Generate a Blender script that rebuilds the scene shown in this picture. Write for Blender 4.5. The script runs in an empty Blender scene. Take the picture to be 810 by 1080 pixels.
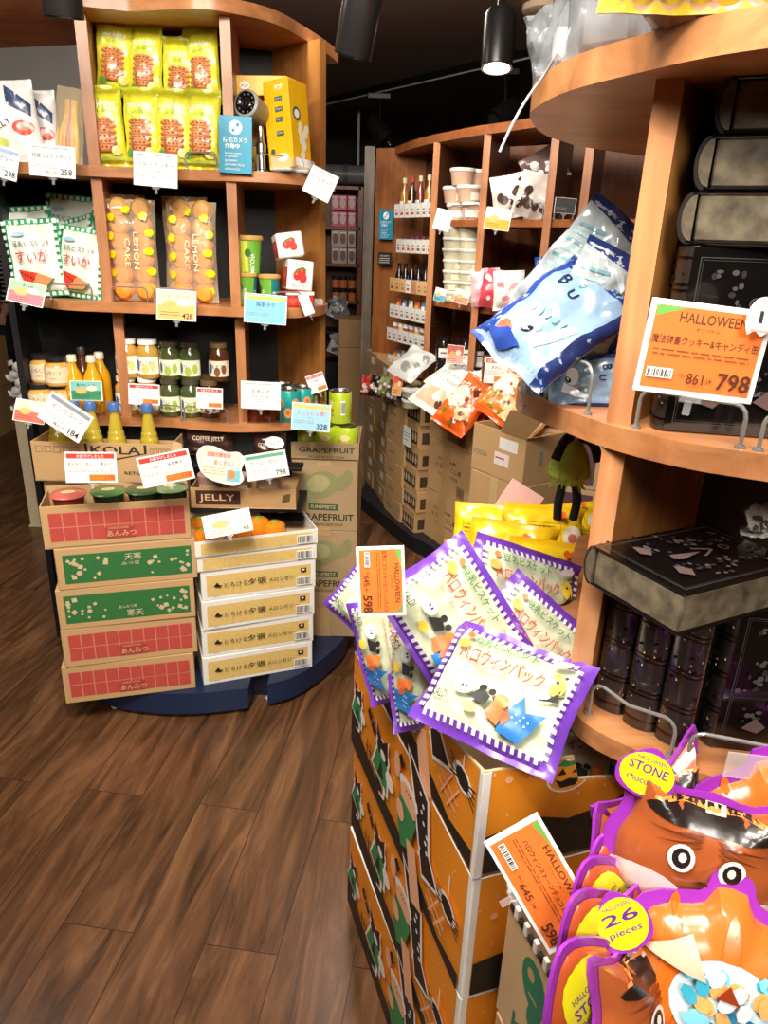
import bpy, random
from math import *
from mathutils import Vector, Matrix, noise
from mathutils.geometry import tessellate_polygon

SC = bpy.context.scene
COL = SC.collection
# ---------------------------------------------------------------- camera
FPX = 750.0; PITCH = radians(20.8); ROLL = radians(2.0); EYE = 1.5
_f = Vector((0, cos(PITCH), -sin(PITCH))); _u = Vector((0, sin(PITCH), cos(PITCH))); _r = Vector((1, 0, 0))
CR = cos(ROLL)*_r + sin(ROLL)*_u; CU = -sin(ROLL)*_r + cos(ROLL)*_u; CF = _f
CC = Vector((0, 0, EYE))
cam = bpy.data.cameras.new('camera'); cam.sensor_fit = 'VERTICAL'; cam.sensor_height = 36; cam.lens = 36*FPX/1080
cam.clip_start = 0.02; cam.clip_end = 60
camo = bpy.data.objects.new('camera', cam); COL.objects.link(camo)
camo.matrix_world = Matrix(((CR.x, CU.x, -CF.x, 0), (CR.y, CU.y, -CF.y, 0), (CR.z, CU.z, -CF.z, EYE), (0, 0, 0, 1)))
SC.camera = camo
# ---------------------------------------------------------------- world, exposure, shop spots, added fill lights
w = bpy.data.worlds.new('world'); SC.world = w; w.use_nodes = True
w.node_tree.nodes['Background'].inputs[0].default_value = (1.0, 0.93, 0.84, 1)
w.node_tree.nodes['Background'].inputs[1].default_value = 0.25
SC.view_settings.view_transform = 'Standard'; SC.view_settings.look = 'None'
SC.view_settings.exposure = 0.4; SC.view_settings.gamma = 1.0
SC.view_settings.use_curve_mapping = False
LK = 1.0
def area(name, loc, to, size, power, colr=(1.0, 0.92, 0.82), sy=None):
    l = bpy.data.lights.new(name, 'AREA'); l.energy = power*LK; l.color = colr; l.size = size
    if sy: l.shape = 'RECTANGLE'; l.size_y = sy
    o = bpy.data.objects.new(name, l); COL.objects.link(o); o.location = loc
    o.rotation_euler = (Vector(to)-Vector(loc)).to_track_quat('-Z', 'Y').to_euler(); return o
def spot(name, loc, to, power, ang=70, colr=(1.0, 0.92, 0.82), rad=0.05):
    l = bpy.data.lights.new(name, 'SPOT'); l.energy = power*LK; l.color = colr; l.spot_size = radians(ang); l.spot_blend = 0.7
    l.shadow_soft_size = rad
    o = bpy.data.objects.new(name, l); COL.objects.link(o); o.location = loc
    o.rotation_euler = (Vector(to)-Vector(loc)).to_track_quat('-Z', 'Y').to_euler(); return o
area('fill_area_aisle', (-0.3, 0.6, 2.48), (-0.4, 1.6, 0), 0.9, 66)  # added fill over the aisle, brightens the carton sides; no fixture modelled
area('fill_area_behind_camera', (0.5, -0.9, 2.48), (0.2, 1.2, 0.6), 0.9, 54)  # added fill from behind the camera, makes up for weak bounce
area('fill_area_back', (-0.2, 3.0, 2.48), (0.3, 3.6, 0.6), 0.8, 26)  # added broad light standing in for track spotlights at the back
area('fill_area_left', (-1.7, 2.0, 2.48), (-1.6, 2.4, 0), 0.7, 9)  # added area light to brighten the grey wall on the left
spot('spot_left_shelf', (-0.9, 0.7, 2.42), (-0.55, 2.2, 1.2), 42, 75)
spot('spot_left_boxes', (-0.2, 0.5, 2.42), (-0.5, 2.0, 0.5), 55, 60)
spot('spot_halloween', (-0.35, 0.1, 2.42), (0.2, 0.95, 0.8), 15, 60)
spot('spot_right_shelf', (-0.05, -0.1, 2.42), (0.45, 0.9, 1.2), 24, 55)
spot('spot_far_shelf', (0.15, 2.1, 2.42), (0.45, 3.3, 1.2), 30, 80)
spot('spot_far_boxes', (-0.3, 2.3, 2.42), (0.2, 3.5, 0.6), 45, 60)

# ---------------------------------------------------------------- pixel helpers (photograph frame 810x1080)
def ray(px, py): return CF + CR*((px-405)/FPX) + CU*((540-py)/FPX)
def PZ(px, py, z): d = ray(px, py); return CC + d*((z-EYE)/d.z)
def PY(px, py, y): d = ray(px, py); return CC + d*(y/d.y)
def XA(px, Y, z):
    # world x of the point at depth Y and height z that lies in column px
    d0 = Vector((0, Y, z)) - CC
    # (405-px)*k + F*(d.R) = 0, d = d0 + x*X
    a = d0.dot(CR)*FPX - (px-405)*d0.dot(CF); b = CR.x*FPX - (px-405)*CF.x
    return -a/b
def S(Y, z=1.2): return ((Vector((0, Y, z))-CC).dot(CF))/FPX      # metres per pixel there

# ---------------------------------------------------------------- materials
def lin(c): return c/12.92 if c <= 0.04045 else ((c+0.055)/1.055)**2.4
def hexc(h): h = h.lstrip('#'); return tuple(lin(int(h[i:i+2], 16)/255) for i in (0, 2, 4)) + (1,)
_mats = {}
def newmat(name):
    m = bpy.data.materials.new(name); m.use_nodes = True
    return m, m.node_tree, m.node_tree.nodes['Principled BSDF']
def C(h, rough=0.55, kind='paper'):
    """flat coloured material with a little procedural variation; kinds: paper, film, metal, glass, board"""
    key = (h, rough, kind)
    if key in _mats: return _mats[key]
    m, t, b = newmat('%s_%s' % (kind, h.strip('#')))
    N = t.nodes; L = t.links
    b.inputs['Roughness'].default_value = rough
    tc = N.new('ShaderNodeTexCoord'); no = N.new('ShaderNodeTexNoise')
    L.new(tc.outputs['Object'], no.inputs['Vector'])
    mix = N.new('ShaderNodeMix'); mix.data_type = 'RGBA'
    c = hexc(h)
    amp = 0.10 if kind == 'paper' else 0.06
    mix.inputs[6].default_value = tuple(x*(1-amp) for x in c[:3])+(1,)
    mix.inputs[7].default_value = tuple(min(1, x*(1+amp)) for x in c[:3])+(1,)
    L.new(no.outputs['Fac'], mix.inputs[0]); L.new(mix.outputs[2], b.inputs['Base Color'])
    no.inputs['Scale'].default_value = 60
    if kind == 'film':
        no.inputs['Scale'].default_value = 22; no.inputs['Detail'].default_value = 3
        bp = N.new('ShaderNodeBump'); bp.inputs['Strength'].default_value = 0.35; bp.inputs['Distance'].default_value = 0.004
        L.new(no.outputs['Fac'], bp.inputs['Height']); L.new(bp.outputs[0], b.inputs['Normal'])
        b.inputs['Coat Weight'].default_value = 0.5; b.inputs['Coat Roughness'].default_value = 0.15
    if kind == 'rail': b.inputs['Metallic'].default_value = 0.45
    if kind == 'metal': b.inputs['Metallic'].default_value = 1.0
    if kind == 'board':
        no.inputs['Scale'].default_value = 9
        n2 = N.new('ShaderNodeTexNoise'); n2.inputs['Scale'].default_value = 220
        L.new(tc.outputs['Object'], n2.inputs['Vector'])
        bp = N.new('ShaderNodeBump'); bp.inputs['Strength'].default_value = 0.15; bp.inputs['Distance'].default_value = 0.001
        L.new(n2.outputs['Fac'], bp.inputs['Height']); L.new(bp.outputs[0], b.inputs['Normal'])
    if kind == 'jar':
        b.inputs['Coat Weight'].default_value = 0.8; b.inputs['Coat Roughness'].default_value = 0.05
    _mats[key] = m; return m
def F_(h, r=0.32): return C(h, r, 'film')
def clear(name='clear', tint='#ffffff', mixf=0.25, rough=0.1):
    key = (name, tint, mixf)
    if key in _mats: return _mats[key]
    m = bpy.data.materials.new(name); m.use_nodes = True; t = m.node_tree; N = t.nodes; L = t.links
    N.remove(N['Principled BSDF'])
    tr = N.new('ShaderNodeBsdfTransparent'); gl = N.new('ShaderNodeBsdfPrincipled'); mx = N.new('ShaderNodeMixShader')
    tr.inputs[0].default_value = hexc(tint); gl.inputs['Base Color'].default_value = hexc(tint); gl.inputs['Roughness'].default_value = rough
    no = N.new('ShaderNodeTexNoise'); no.inputs['Scale'].default_value = 25; bp = N.new('ShaderNodeBump')
    tc = N.new('ShaderNodeTexCoord'); L.new(tc.outputs['Object'], no.inputs['Vector'])
    bp.inputs['Strength'].default_value = 0.5; bp.inputs['Distance'].default_value = 0.006
    L.new(no.outputs['Fac'], bp.inputs['Height']); L.new(bp.outputs[0], gl.inputs['Normal'])
    mx.inputs[0].default_value = mixf; L.new(tr.outputs[0], mx.inputs[1]); L.new(gl.outputs[0], mx.inputs[2])
    L.new(mx.outputs[0], N['Material Output'].inputs[0]); _mats[key] = m; return m
def glass(tint='#ffffff'):
    key = ('glass', tint)
    if key in _mats: return _mats[key]
    m, t, b = newmat('glass_'+tint.strip('#'))
    b.inputs['Base Color'].default_value = hexc(tint); b.inputs['Roughness'].default_value = 0.03
    b.inputs['Transmission Weight'].default_value = 1.0; b.inputs['IOR'].default_value = 1.4
    _mats[key] = m; return m
def wood(name, c1, c2, axis, rough=0.34, knots=True):
    m, t, b = newmat(name); N = t.nodes; L = t.links
    tc = N.new('ShaderNodeTexCoord'); mp = N.new('ShaderNodeMapping'); L.new(tc.outputs['Object'], mp.inputs['Vector'])
    sc = [16, 16, 16]; sc[axis] = 1.3; mp.inputs['Scale'].default_value = sc
    n1 = N.new('ShaderNodeTexNoise'); n1.inputs['Scale'].default_value = 1.6; n1.inputs['Detail'].default_value = 7; n1.inputs['Roughness'].default_value = 0.62; n1.inputs['Distortion'].default_value = 0.8
    L.new(mp.outputs[0], n1.inputs['Vector'])
    cr = N.new('ShaderNodeValToRGB'); cr.color_ramp.elements[0].position = 0.28; cr.color_ramp.elements[1].position = 0.72
    cr.color_ramp.elements[0].color = hexc(c1); cr.color_ramp.elements[1].color = hexc(c2)
    L.new(n1.outputs['Fac'], cr.inputs[0])
    n2 = N.new('ShaderNodeTexNoise'); n2.inputs['Scale'].default_value = 7; n2.inputs['Detail'].default_value = 2
    L.new(tc.outputs['Object'], n2.inputs['Vector'])
    mx = N.new('ShaderNodeMix'); mx.data_type = 'RGBA'; mx.blend_type = 'MULTIPLY'; mx.inputs[0].default_value = 0.55
    c3 = N.new('ShaderNodeValToRGB'); c3.color_ramp.elements[0].position = 0.3; c3.color_ramp.elements[0].color = (.45, .36, .3, 1); c3.color_ramp.elements[1].position = 0.5; c3.color_ramp.elements[1].color = (1, 1, 1, 1)
    L.new(n2.outputs['Fac'], c3.inputs[0]); L.new(cr.outputs[0], mx.inputs[6]); L.new(c3.outputs[0], mx.inputs[7])
    L.new(mx.outputs[2], b.inputs['Base Color']); b.inputs['Roughness'].default_value = rough
    return m
WX = wood('cherry_wood_boards', '#a0643a', '#c98d5c', 0)
WZ = wood('cherry_wood_uprights', '#a26640', '#c68a5c', 2)
WD = wood('walnut_wood_panels', '#5e3420', '#82502e', 2, 0.4)
WDX = wood('walnut_wood_boards', '#7c4526', '#a56436', 0, 0.4)
WP = wood('knotty_wood_panel', '#8c5626', '#b47c40', 2, 0.4)
BLACK = C('#0b0a0a', 0.55, 'board'); CHROME = C('#9b9995', 0.2, 'rail'); WHITE = C('#f4f2ec', 0.5)
KRAFT = C('#c09a6a', 0.75, 'board'); KRAFT2 = C('#b08a5c', 0.75, 'board'); KRAFTL = C('#cfae82', 0.75, 'board')
INK = C('#1c1a1a', 0.6); CLEAR = clear('clear_plastic', '#ffffff', 0.22, 0.08); CLIPM = clear('clip_plastic', '#ffffff', 0.12, 0.08)

# ---------------------------------------------------------------- 2D art
_tc = {}
def text2d(s, bold):
    k = (s, bold)
    if k in _tc: return _tc[k]
    cu = bpy.data.curves.new('t', 'FONT'); cu.body = s; cu.size = 1.0; cu.resolution_u = 2; cu.offset = bold*0.45
    o = bpy.data.objects.new('t', cu); COL.objects.link(o)
    dg = bpy.context.evaluated_depsgraph_get(); me = o.evaluated_get(dg).to_mesh()
    vs = [(v.co.x, v.co.y) for v in me.vertices]; fs = [tuple(p.vertices) for p in me.polygons]
    o.evaluated_get(dg).to_mesh_clear(); bpy.data.objects.remove(o); bpy.data.curves.remove(cu)
    if vs:
        x0 = min(v[0] for v in vs); x1 = max(v[0] for v in vs); y0 = min(v[1] for v in vs); y1 = max(v[1] for v in vs)
    else: x0 = y0 = 0; x1 = y1 = 1
    _tc[k] = (vs, fs, x0, y0, max(x1-x0, 1e-3), max(y1-y0, 1e-3)); return _tc[k]
class Art:
    def __init__(s): s.it = []
    def raw(s, vs, fs, m): s.it.append((vs, fs, m)); return s
    def poly(s, pts, m):
        if len(pts) > 4 or True:
            tr = tessellate_polygon([[Vector((p[0], p[1], 0)) for p in pts]])
        return s.raw([tuple(p[:2]) for p in pts], [tuple(t) for t in tr], m)
    def rect(s, x, y, w, h, m, rot=0):
        pts = [(x, y), (x+w, y), (x+w, y+h), (x, y+h)]
        if rot:
            cx, cy = x+w/2, y+h/2; c, q = cos(rot), sin(rot)
            pts = [(cx+(a-cx)*c-(b-cy)*q, cy+(a-cx)*q+(b-cy)*c) for a, b in pts]
        return s.raw(pts, [(0, 1, 2, 3)], m)
    def frame(s, x, y, w, h, t, m):
        s.rect(x, y, w, t, m); s.rect(x, y+h-t, w, t, m); s.rect(x, y+t, t, h-2*t, m); return s.rect(x+w-t, y+t, t, h-2*t, m)
    def ell(s, cx, cy, rx, ry, m, n=16, rot=0):
        c, q = cos(rot), sin(rot); pts = []
        for i in range(n):
            a = 2*pi*i/n; x, y = rx*cos(a), ry*sin(a); pts.append((cx+x*c-y*q, cy+x*q+y*c))
        return s.raw([(cx, cy)]+pts, [(0, 1+i, 1+(i+1) % n) for i in range(n)], m)
    def line(s, pts, w, m):
        vs = []; fs = []
        for (x0, y0), (x1, y1) in zip(pts, pts[1:]):
            dx, dy = x1-x0, y1-y0; l = hypot(dx, dy) or 1; nx, ny = -dy/l*w/2, dx/l*w/2; b = len(vs)
            vs += [(x0+nx, y0+ny), (x0-nx, y0-ny), (x1-nx, y1-ny), (x1+nx, y1+ny)]; fs.append((b, b+1, b+2, b+3))
        return s.raw(vs, fs, m)
    def text(s, t, x, y, h, m, w=None, al='c', bold=0.0, rot=0, maxw=None):
        vs, fs, x0, y0, W, H = text2d(t, bold); k = h/H; kx = k
        if w: kx = w/W
        if maxw and W*kx > maxw: kx = maxw/W
        ox = {'c': -W/2, 'l': 0, 'r': -W}[al]; c, q = cos(rot), sin(rot); out = []
        for a, b in vs:
            u, v = (a-x0+ox)*kx, (b-y0)*k; out.append((x+u*c-v*q, y+u*q+v*c))
        return s.raw(out, fs, m)
    def sub(s, a, dx=0, dy=0, k=1, rot=0, kx=None):
        c, q = cos(rot), sin(rot); kx = kx or k
        for vs, fs, m in a.it:
            s.it.append(([(dx+x*kx*c-y*k*q, dy+x*kx*q+y*k*c) for x, y in vs], fs, m))
        return s

# ---------------------------------------------------------------- mesh builder
class M:
    def __init__(s): s.v = []; s.f = []; s.m = []; s.sm = []; s.ms = []
    def mi(s, m):
        if m not in s.ms: s.ms.append(m)
        return s.ms.index(m)
    def add(s, vs, fs, m, T=None, smooth=False):
        b = len(s.v); i = s.mi(m)
        for v in vs: s.v.append(tuple(T @ Vector(v)) if T else tuple(v))
        for f in fs: s.f.append(tuple(b+k for k in f)); s.m.append(i); s.sm.append(smooth)
        return s
    def box(s, x, y, z, sx, sy, sz, m, bev=0.0, T=None):
        """box centred at x,y with its bottom at z"""
        hx, hy, hz = sx/2, sy/2, sz/2; cz = z+hz; bv = min(bev, hx*.9, hy*.9, hz*.9)
        if bv <= 0:
            vs = [(x+a*hx, y+b*hy, cz+c*hz) for a in (-1, 1) for b in (-1, 1) for c in (-1, 1)]
            fs = [(0, 1, 3, 2), (4, 6, 7, 5), (0, 4, 5, 1), (2, 3, 7, 6), (0, 2, 6, 4), (1, 5, 7, 3)]
            return s.add(vs, fs, m, T)
        vs = []; idx = {}
        for a in (-1, 1):
            for b in (-1, 1):
                for c in (-1, 1):
                    for k in range(3):
                        p = [a*(hx-(0 if k == 0 else bv)), b*(hy-(0 if k == 1 else bv)), c*(hz-(0 if k == 2 else bv))]
                        idx[(a, b, c, k)] = len(vs); vs.append((x+p[0], y+p[1], cz+p[2]))
        fs = []
        I = idx
        for a in (-1, 1):
            fs.append(tuple(I[(a, b, c, 0)] for b, c in ((-1, -1), (1, -1), (1, 1), (-1, 1))))
            fs.append(tuple(I[(b, a, c, 1)] for b, c in ((-1, -1), (1, -1), (1, 1), (-1, 1))))
            fs.append(tuple(I[(b, c, a, 2)] for b, c in ((-1, -1), (1, -1), (1, 1), (-1, 1))))
            for b in (-1, 1):
                fs.append((I[(a, b, -1, 0)], I[(a, b, 1, 0)], I[(a, b, 1, 1)], I[(a, b, -1, 1)]))
                fs.append((I[(a, -1, b, 0)], I[(a, 1, b, 0)], I[(a, 1, b, 2)], I[(a, -1, b, 2)]))
                fs.append((I[(-1, a, b, 1)], I[(1, a, b, 1)], I[(1, a, b, 2)], I[(-1, a, b, 2)]))
                for c in (-1, 1): fs.append((I[(a, b, c, 0)], I[(a, b, c, 1)], I[(a, b, c, 2)]))
        return s.add(vs, fs, m, T)
    def prism(s, out, z0, z1, m, mtop=None, T=None, smooth=True):
        n = len(out); vs = [(x, y, z0) for x, y in out]+[(x, y, z1) for x, y in out]
        s.add(vs, [(i, (i+1) % n, n+(i+1) % n, n+i) for i in range(n)], m, T, smooth)
        tr = [tuple(t) for t in tessellate_polygon([[Vector((x, y, 0)) for x, y in out]])]
        s.add(vs[:n], tr, mtop or m, T); return s.add(vs[n:], tr, mtop or m, T)
    def lathe(s, prof, m, seg=20, c=(0, 0, 0), T=None, smooth=True):
        vs = []; fs = []; n = len(prof)
        for i in range(seg):
            a = 2*pi*i/seg; vs += [(c[0]+r*cos(a), c[1]+r*sin(a), c[2]+z) for r, z in prof]
        for i in range(seg):
            j = (i+1) % seg
            for k in range(n-1):
                fs.append((i*n+k, j*n+k, j*n+k+1, i*n+k+1))
        return s.add(vs, fs, m, T, smooth)
    def tube(s, pts, r, m, seg=8, T=None, closed=False, caps=True):
        pts = [Vector(p) for p in pts]; n = len(pts); vs = []; fs = []; up = Vector((0, 0, 1)); pu = None
        for i, p in enumerate(pts):
            d = (pts[(i+1) % n]-pts[i-1]) if closed else (pts[min(i+1, n-1)]-pts[max(i-1, 0)])
            d.normalize()
            if pu is None: pu = d.orthogonal().normalized()
            pu = (pu-d*pu.dot(d)).normalized() if (pu-d*pu.dot(d)).length > 1e-6 else d.orthogonal().normalized()
            b = d.cross(pu); rr = r[i] if isinstance(r, (list, tuple)) else r
            vs += [tuple(p+pu*rr*cos(2*pi*k/seg)+b*rr*sin(2*pi*k/seg)) for k in range(seg)]
        for i in range(n if closed else n-1):
            j = (i+1) % n
            for k in range(seg): fs.append((i*seg+k, i*seg+(k+1) % seg, j*seg+(k+1) % seg, j*seg+k))
        s.add(vs, fs, m, T, True)
        if caps and not closed:
            s.add(vs[:seg], [tuple(range(seg))], m, T); s.add(vs[-seg:], [tuple(range(seg))], m, T)
        return s
    def grid(s, fn, nu, nv, m, T=None, smooth=True):
        vs = [tuple(fn(i/nu, j/nv)) for j in range(nv+1) for i in range(nu+1)]
        fs = [(j*(nu+1)+i, j*(nu+1)+i+1, (j+1)*(nu+1)+i+1, (j+1)*(nu+1)+i) for j in range(nv) for i in range(nu)]
        return s.add(vs, fs, m, T, smooth)
    def art(s, a, fn, base=0.0005, step=0.00008, maxlen=None, T=None, smooth=False):
        for li, (vs, fs, m) in enumerate(a.it):
            k = base+step*li
            if maxlen:
                vs = list(vs); out = []; st = []
                for f in fs:
                    for i in range(1, len(f)-1): st.append((f[0], f[i], f[i+1]))
                mid = {}
                while st:
                    t = st.pop(); e = [(hypot(vs[t[i]][0]-vs[t[(i+1) % 3]][0], vs[t[i]][1]-vs[t[(i+1) % 3]][1]), i) for i in range(3)]
                    L, i = max(e)
                    if L <= maxlen: out.append(t); continue
                    p, q, r = t[i], t[(i+1) % 3], t[(i+2) % 3]; kk = (min(p, q), max(p, q))
                    if kk not in mid: mid[kk] = len(vs); vs.append(((vs[p][0]+vs[q][0])/2, (vs[p][1]+vs[q][1])/2))
                    st += [(p, mid[kk], r), (mid[kk], q, r)]
                fs = out
            s.add([tuple(fn(x, y, k)) for x, y in vs], fs, m, T, smooth)
        return s
    def join(s, o, T=None):
        b = len(s.v)
        s.v += [tuple(T @ Vector(v)) if T else v for v in o.v]
        for f, mi, sm in zip(o.f, o.m, o.sm): s.f.append(tuple(b+k for k in f)); s.m.append(s.mi(o.ms[mi])); s.sm.append(sm)
        return s
    def mesh(s, name):
        me = bpy.data.meshes.new(name); me.from_pydata(s.v, [], s.f)
        for m in s.ms: me.materials.append(m)
        me.polygons.foreach_set('material_index', s.m); me.polygons.foreach_set('use_smooth', s.sm)
        me.update()
        if any(s.sm): me.set_sharp_from_angle(angle=radians(38))
        return me
def setp(o, label=None, cat=None, group=None, kind=None):
    if label: o['label'] = label
    if cat: o['category'] = cat
    if group: o['group'] = group
    if kind: o['kind'] = kind
    return o
def build(name, m, parent=None, loc=(0, 0, 0), rot=(0, 0, 0), label=None):
    o = bpy.data.objects.new(name, m.mesh(name) if isinstance(m, M) else m); COL.objects.link(o)
    o.parent = parent; o.location = loc; o.rotation_euler = rot
    if label: o['label'] = label
    return o
def solo(name, m, label, cat, loc=(0, 0, 0), rot=(0, 0, 0), group=None):
    return setp(build(name, m, None, loc, rot), label, cat, group)
def thing(name, label, cat, loc=(0, 0, 0), rot=(0, 0, 0), group=None):
    o = bpy.data.objects.new(name, None); COL.objects.link(o); o.location = loc; o.rotation_euler = rot; o.empty_display_size = 0.05
    return setp(o, label, cat, group)
def dup(root, loc, rot, label=None, group=None, scale=None):
    r = root.copy(); COL.objects.link(r); r.location = loc; r.rotation_euler = rot
    if scale: r.scale = scale
    if label: r['label'] = label
    if group: r['group'] = group
    for ch in list(root.children):
        c = ch.copy(); COL.objects.link(c); c.parent = r
        for g in list(ch.children):
            d = g.copy(); COL.objects.link(d); d.parent = c
    return r
def struct(name, m): o = build(name, m); o['kind'] = 'structure'; return o
def sh(m, root):      # world coordinates -> the root's frame (unrotated root)
    l = root.location; m.v = [(a-l.x, b-l.y, c-l.z) for a, b, c in m.v]; return m
def smooth_curve(p, n=8):
    out = []; q = [p[0]]+list(p)+[p[-1]]
    for i in range(1, len(q)-2):
        a, b, c, d = q[i-1], q[i], q[i+1], q[i+2]
        for k in range(n):
            t = k/n
            out.append(tuple(0.5*((2*b[j])+(-a[j]+c[j])*t+(2*a[j]-5*b[j]+4*c[j]-d[j])*t*t+(-a[j]+3*b[j]-3*c[j]+d[j])*t**3) for j in range(len(b))))
    out.append(tuple(p[-1])); return out
def ordn(i): return ['first', 'second', 'third', 'fourth', 'fifth', 'sixth', 'seventh', 'eighth', 'ninth', 'tenth', 'eleventh', 'twelfth'][i]
def rot(yaw=0, tilt=0, roll=0):
    """yaw about z, tilt backwards (top away from the viewer), roll in the face plane (degrees)"""
    return (Matrix.Rotation(radians(yaw), 4, 'Z') @ Matrix.Rotation(radians(-tilt), 4, 'X') @ Matrix.Rotation(radians(roll), 4, 'Y')).to_euler()

# ---------------------------------------------------------------- generic goods
def fface(w, d): return lambda u, v, k: (-w/2+u, -d/2-k, v)
def lface(w, d): return lambda u, v, k: (-w/2-k, d/2-u, v)
def rface(w, d): return lambda u, v, k: (w/2+k, -d/2+u, v)
def tface(w, d, h): return lambda u, v, k: (-w/2+u, -d/2+v, h+k)
def bagmesh(w, h, d, art, mat, seed=0, crump=0.002, mback=None, seal=0.06, bottom=0.5, pinch=0.0, maxlen=0.012, nu=18, nv=24, bend=0.0, step=0.0003, base=0.0012):
    """pillow bag standing on its bottom seal, front faces -Y"""
    def t(u, v):
        a = max(0, 1-abs(2*u-1)**3.0)**0.6
        vv = max(0, min(1, (v-seal*bottom*2)/(1-seal-seal*bottom*2)))
        b = max(0, 1-abs(2*vv-1)**2.6)**0.6
        return d/2*a*b*(1.15-0.3*v)
    def pos(u, v, sgn, k=0):
        n = noise.noise(Vector((u*3.2+seed*7.3, v*3.6+seed*3.1, seed)))*crump*2.0 + noise.noise(Vector((u*9+seed, v*9-seed, seed*2.7)))*crump*0.8
        x = (u-0.5)*w*(1-pinch*sin(pi*v)*0.5)*(1-0.05*abs(sin(pi*v)))
        y = sgn*t(u, v)+n + bend*sin(pi*v)
        return (x, y-(k if sgn < 0 else -k), v*h)
    m = M()
    m.grid(lambda u, v: pos(u, v, -1, 0.0003), nu, nv, mat)
    m.grid(lambda u, v: pos(1-u, v, 1, 0.0003), nu, nv, mback or mat)
    if art: m.art(art, lambda x, y, k: pos(min(1, max(0, x/w)), min(1, max(0, y/h)), -1, k), base=base, step=step, maxlen=maxlen, smooth=True)
    return m
def cartonmesh(w, d, h, mat, front=None, left=None, right=None, top=None, tape=None, bev=0.002, openbox=False, t=0.004, back_h=None, inner=None):
    m = M()
    if not openbox:
        m.box(0, 0, 0, w, d, h, mat, bev)
        if tape: m.box(0, 0, h-0.0002, w*0.998 if tape[1] == 'x' else 0.05, 0.05 if tape[1] == 'x' else d*0.998, 0.0006, tape[0])
    else:
        bh = back_h or h; im = inner or mat
        m.box(0, 0, 0, w, d, t, im)
        m.box(0, -d/2+t/2, 0, w, t, h, mat, 0.0008); m.box(0, d/2-t/2, 0, w, t, bh, mat, 0.0008)
        m.box(-w/2+t/2, 0, 0, t, d-2*t, h, mat, 0.0008); m.box(w/2-t/2, 0, 0, t, d-2*t, h, mat, 0.0008)
    if front: m.art(front, fface(w, d))
    if left: m.art(left, lface(w, d))
    if right: m.art(right, rface(w, d))
    if top: m.art(top, tface(w, d, h))
    return m
def cardmesh(w, h, art, mat=None, t=0.0016):
    m = M(); m.box(0, 0, 0, w, t, h, mat or WHITE, 0.0003); m.art(art, fface(w, t), base=0.0003, step=0.00005); return m
def clipmesh(w=0.03):
    m = M(); m.box(0, 0.002, -0.006, w*.7, 0.005, 0.014, CLIPM, 0.001); m.box(0, 0.004, -0.018, w*0.25, 0.002, 0.014, CLIPM, 0.0005); return m
def card(label, px, py, Y, wpx, hpx, art_fn, rollv=0, yaw=0, tilt=8, group='price cards on the shelves', mat=None, stem=None, name='price_card'):
    """price card centred on photo pixel px,py at depth Y; size given in photo pixels"""
    P = PY(px, py, Y); s = (P-CC).dot(CF)/FPX; w_ = wpx*s; h_ = hpx*s*1.03
    R = Matrix.Rotation(radians(yaw), 4, 'Z') @ Matrix.Rotation(radians(-tilt), 4, 'X') @ Matrix.Rotation(radians(rollv), 4, 'Y')
    base = P - (R.to_3x3() @ Vector((0, 0, h_/2)))
    t = thing(name, label, 'price card', base, R.to_euler(), group)
    build('card', cardmesh(w_, h_, art_fn(w_, h_), mat), t)
    build('clip', clipmesh(min(0.03, w_*0.35)), t)
    return t
# card designs ---------------------------------------------------------------
RED = C('#d23b2c'); ORG = C('#f07a22'); YEL = C('#f6d21c'); GRN = C('#2f9e58'); BLU = C('#2b7fc4'); GREY = C('#8a8784')
def lines(a, x, y, w, n, pitch, th=0.002, m=None, seed=1):
    r = random.Random(seed)
    for i in range(n):
        xx = x
        while xx < x+w:
            l = r.uniform(0.004, 0.014); l = min(l, x+w-xx); a.rect(xx, y-i*pitch, l, th, m or GREY); xx += l+0.002
def barcode(a, x, y, w, h, seed=2, bg=None):
    r = random.Random(seed); a.rect(x, y, w, h, bg or WHITE); xx = x+w*.05
    while xx < x+w*.93:
        l = r.choice((.02, .03, .05))*w; a.rect(xx, y+h*.12, min(l, x+w*.95-xx), h*.76, INK); xx += l+r.choice((.02, .04))*w
def card_plain(title, price, sub='', tax='', bar=None, bg=None, hand=False, tcol=None):
    def fn(w, h):
        a = Art()
        if bg: a.rect(w*.02, h*.02, w*.96, h*.96, bg)
        if bar: a.rect(w*.04, h*.80, w*.92, h*.13, bar)
        else: a.rect(w*.06, h*.90, w*.8, h*.015, INK)
        if title: a.text(title, w*.5, h*.56, h*.16, tcol or INK, maxw=w*.86, bold=0.0 if hand else 0.012)
        if sub: a.text(sub, w*.5, h*.42, h*.075, GREY if not hand else INK, maxw=w*.82)
        lines(a, w*.08, h*.34, w*.5, 2, h*.07, h*.018, GREY)
        if tax: a.text(tax, w*.48, h*.09, h*.11, INK, al='c', maxw=w*.3)
        if price: a.text(price, w*.93, h*.08, h*.2, INK, al='r', bold=0.03, maxw=w*.42)
        return a
    return fn
def card_sale(title, sub, price):
    def fn(w, h):
        a = Art(); a.rect(w*.04, h*.79, w*.92, h*.16, RED); a.text('お値下げしました', w*.5, h*.82, h*.1, WHITE, maxw=w*.8, bold=.02)
        a.text(title, w*.5, h*.56, h*.12, INK, maxw=w*.88, bold=.01); lines(a, w*.06, h*.47, w*.86, 3, h*.055, h*.014)
        a.rect(w*.46, h*.08, w*.5, h*.2, ORG); a.text(price, w*.93, h*.11, h*.14, RED, al='r', bold=.03, maxw=w*.4); return a
    return fn
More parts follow.
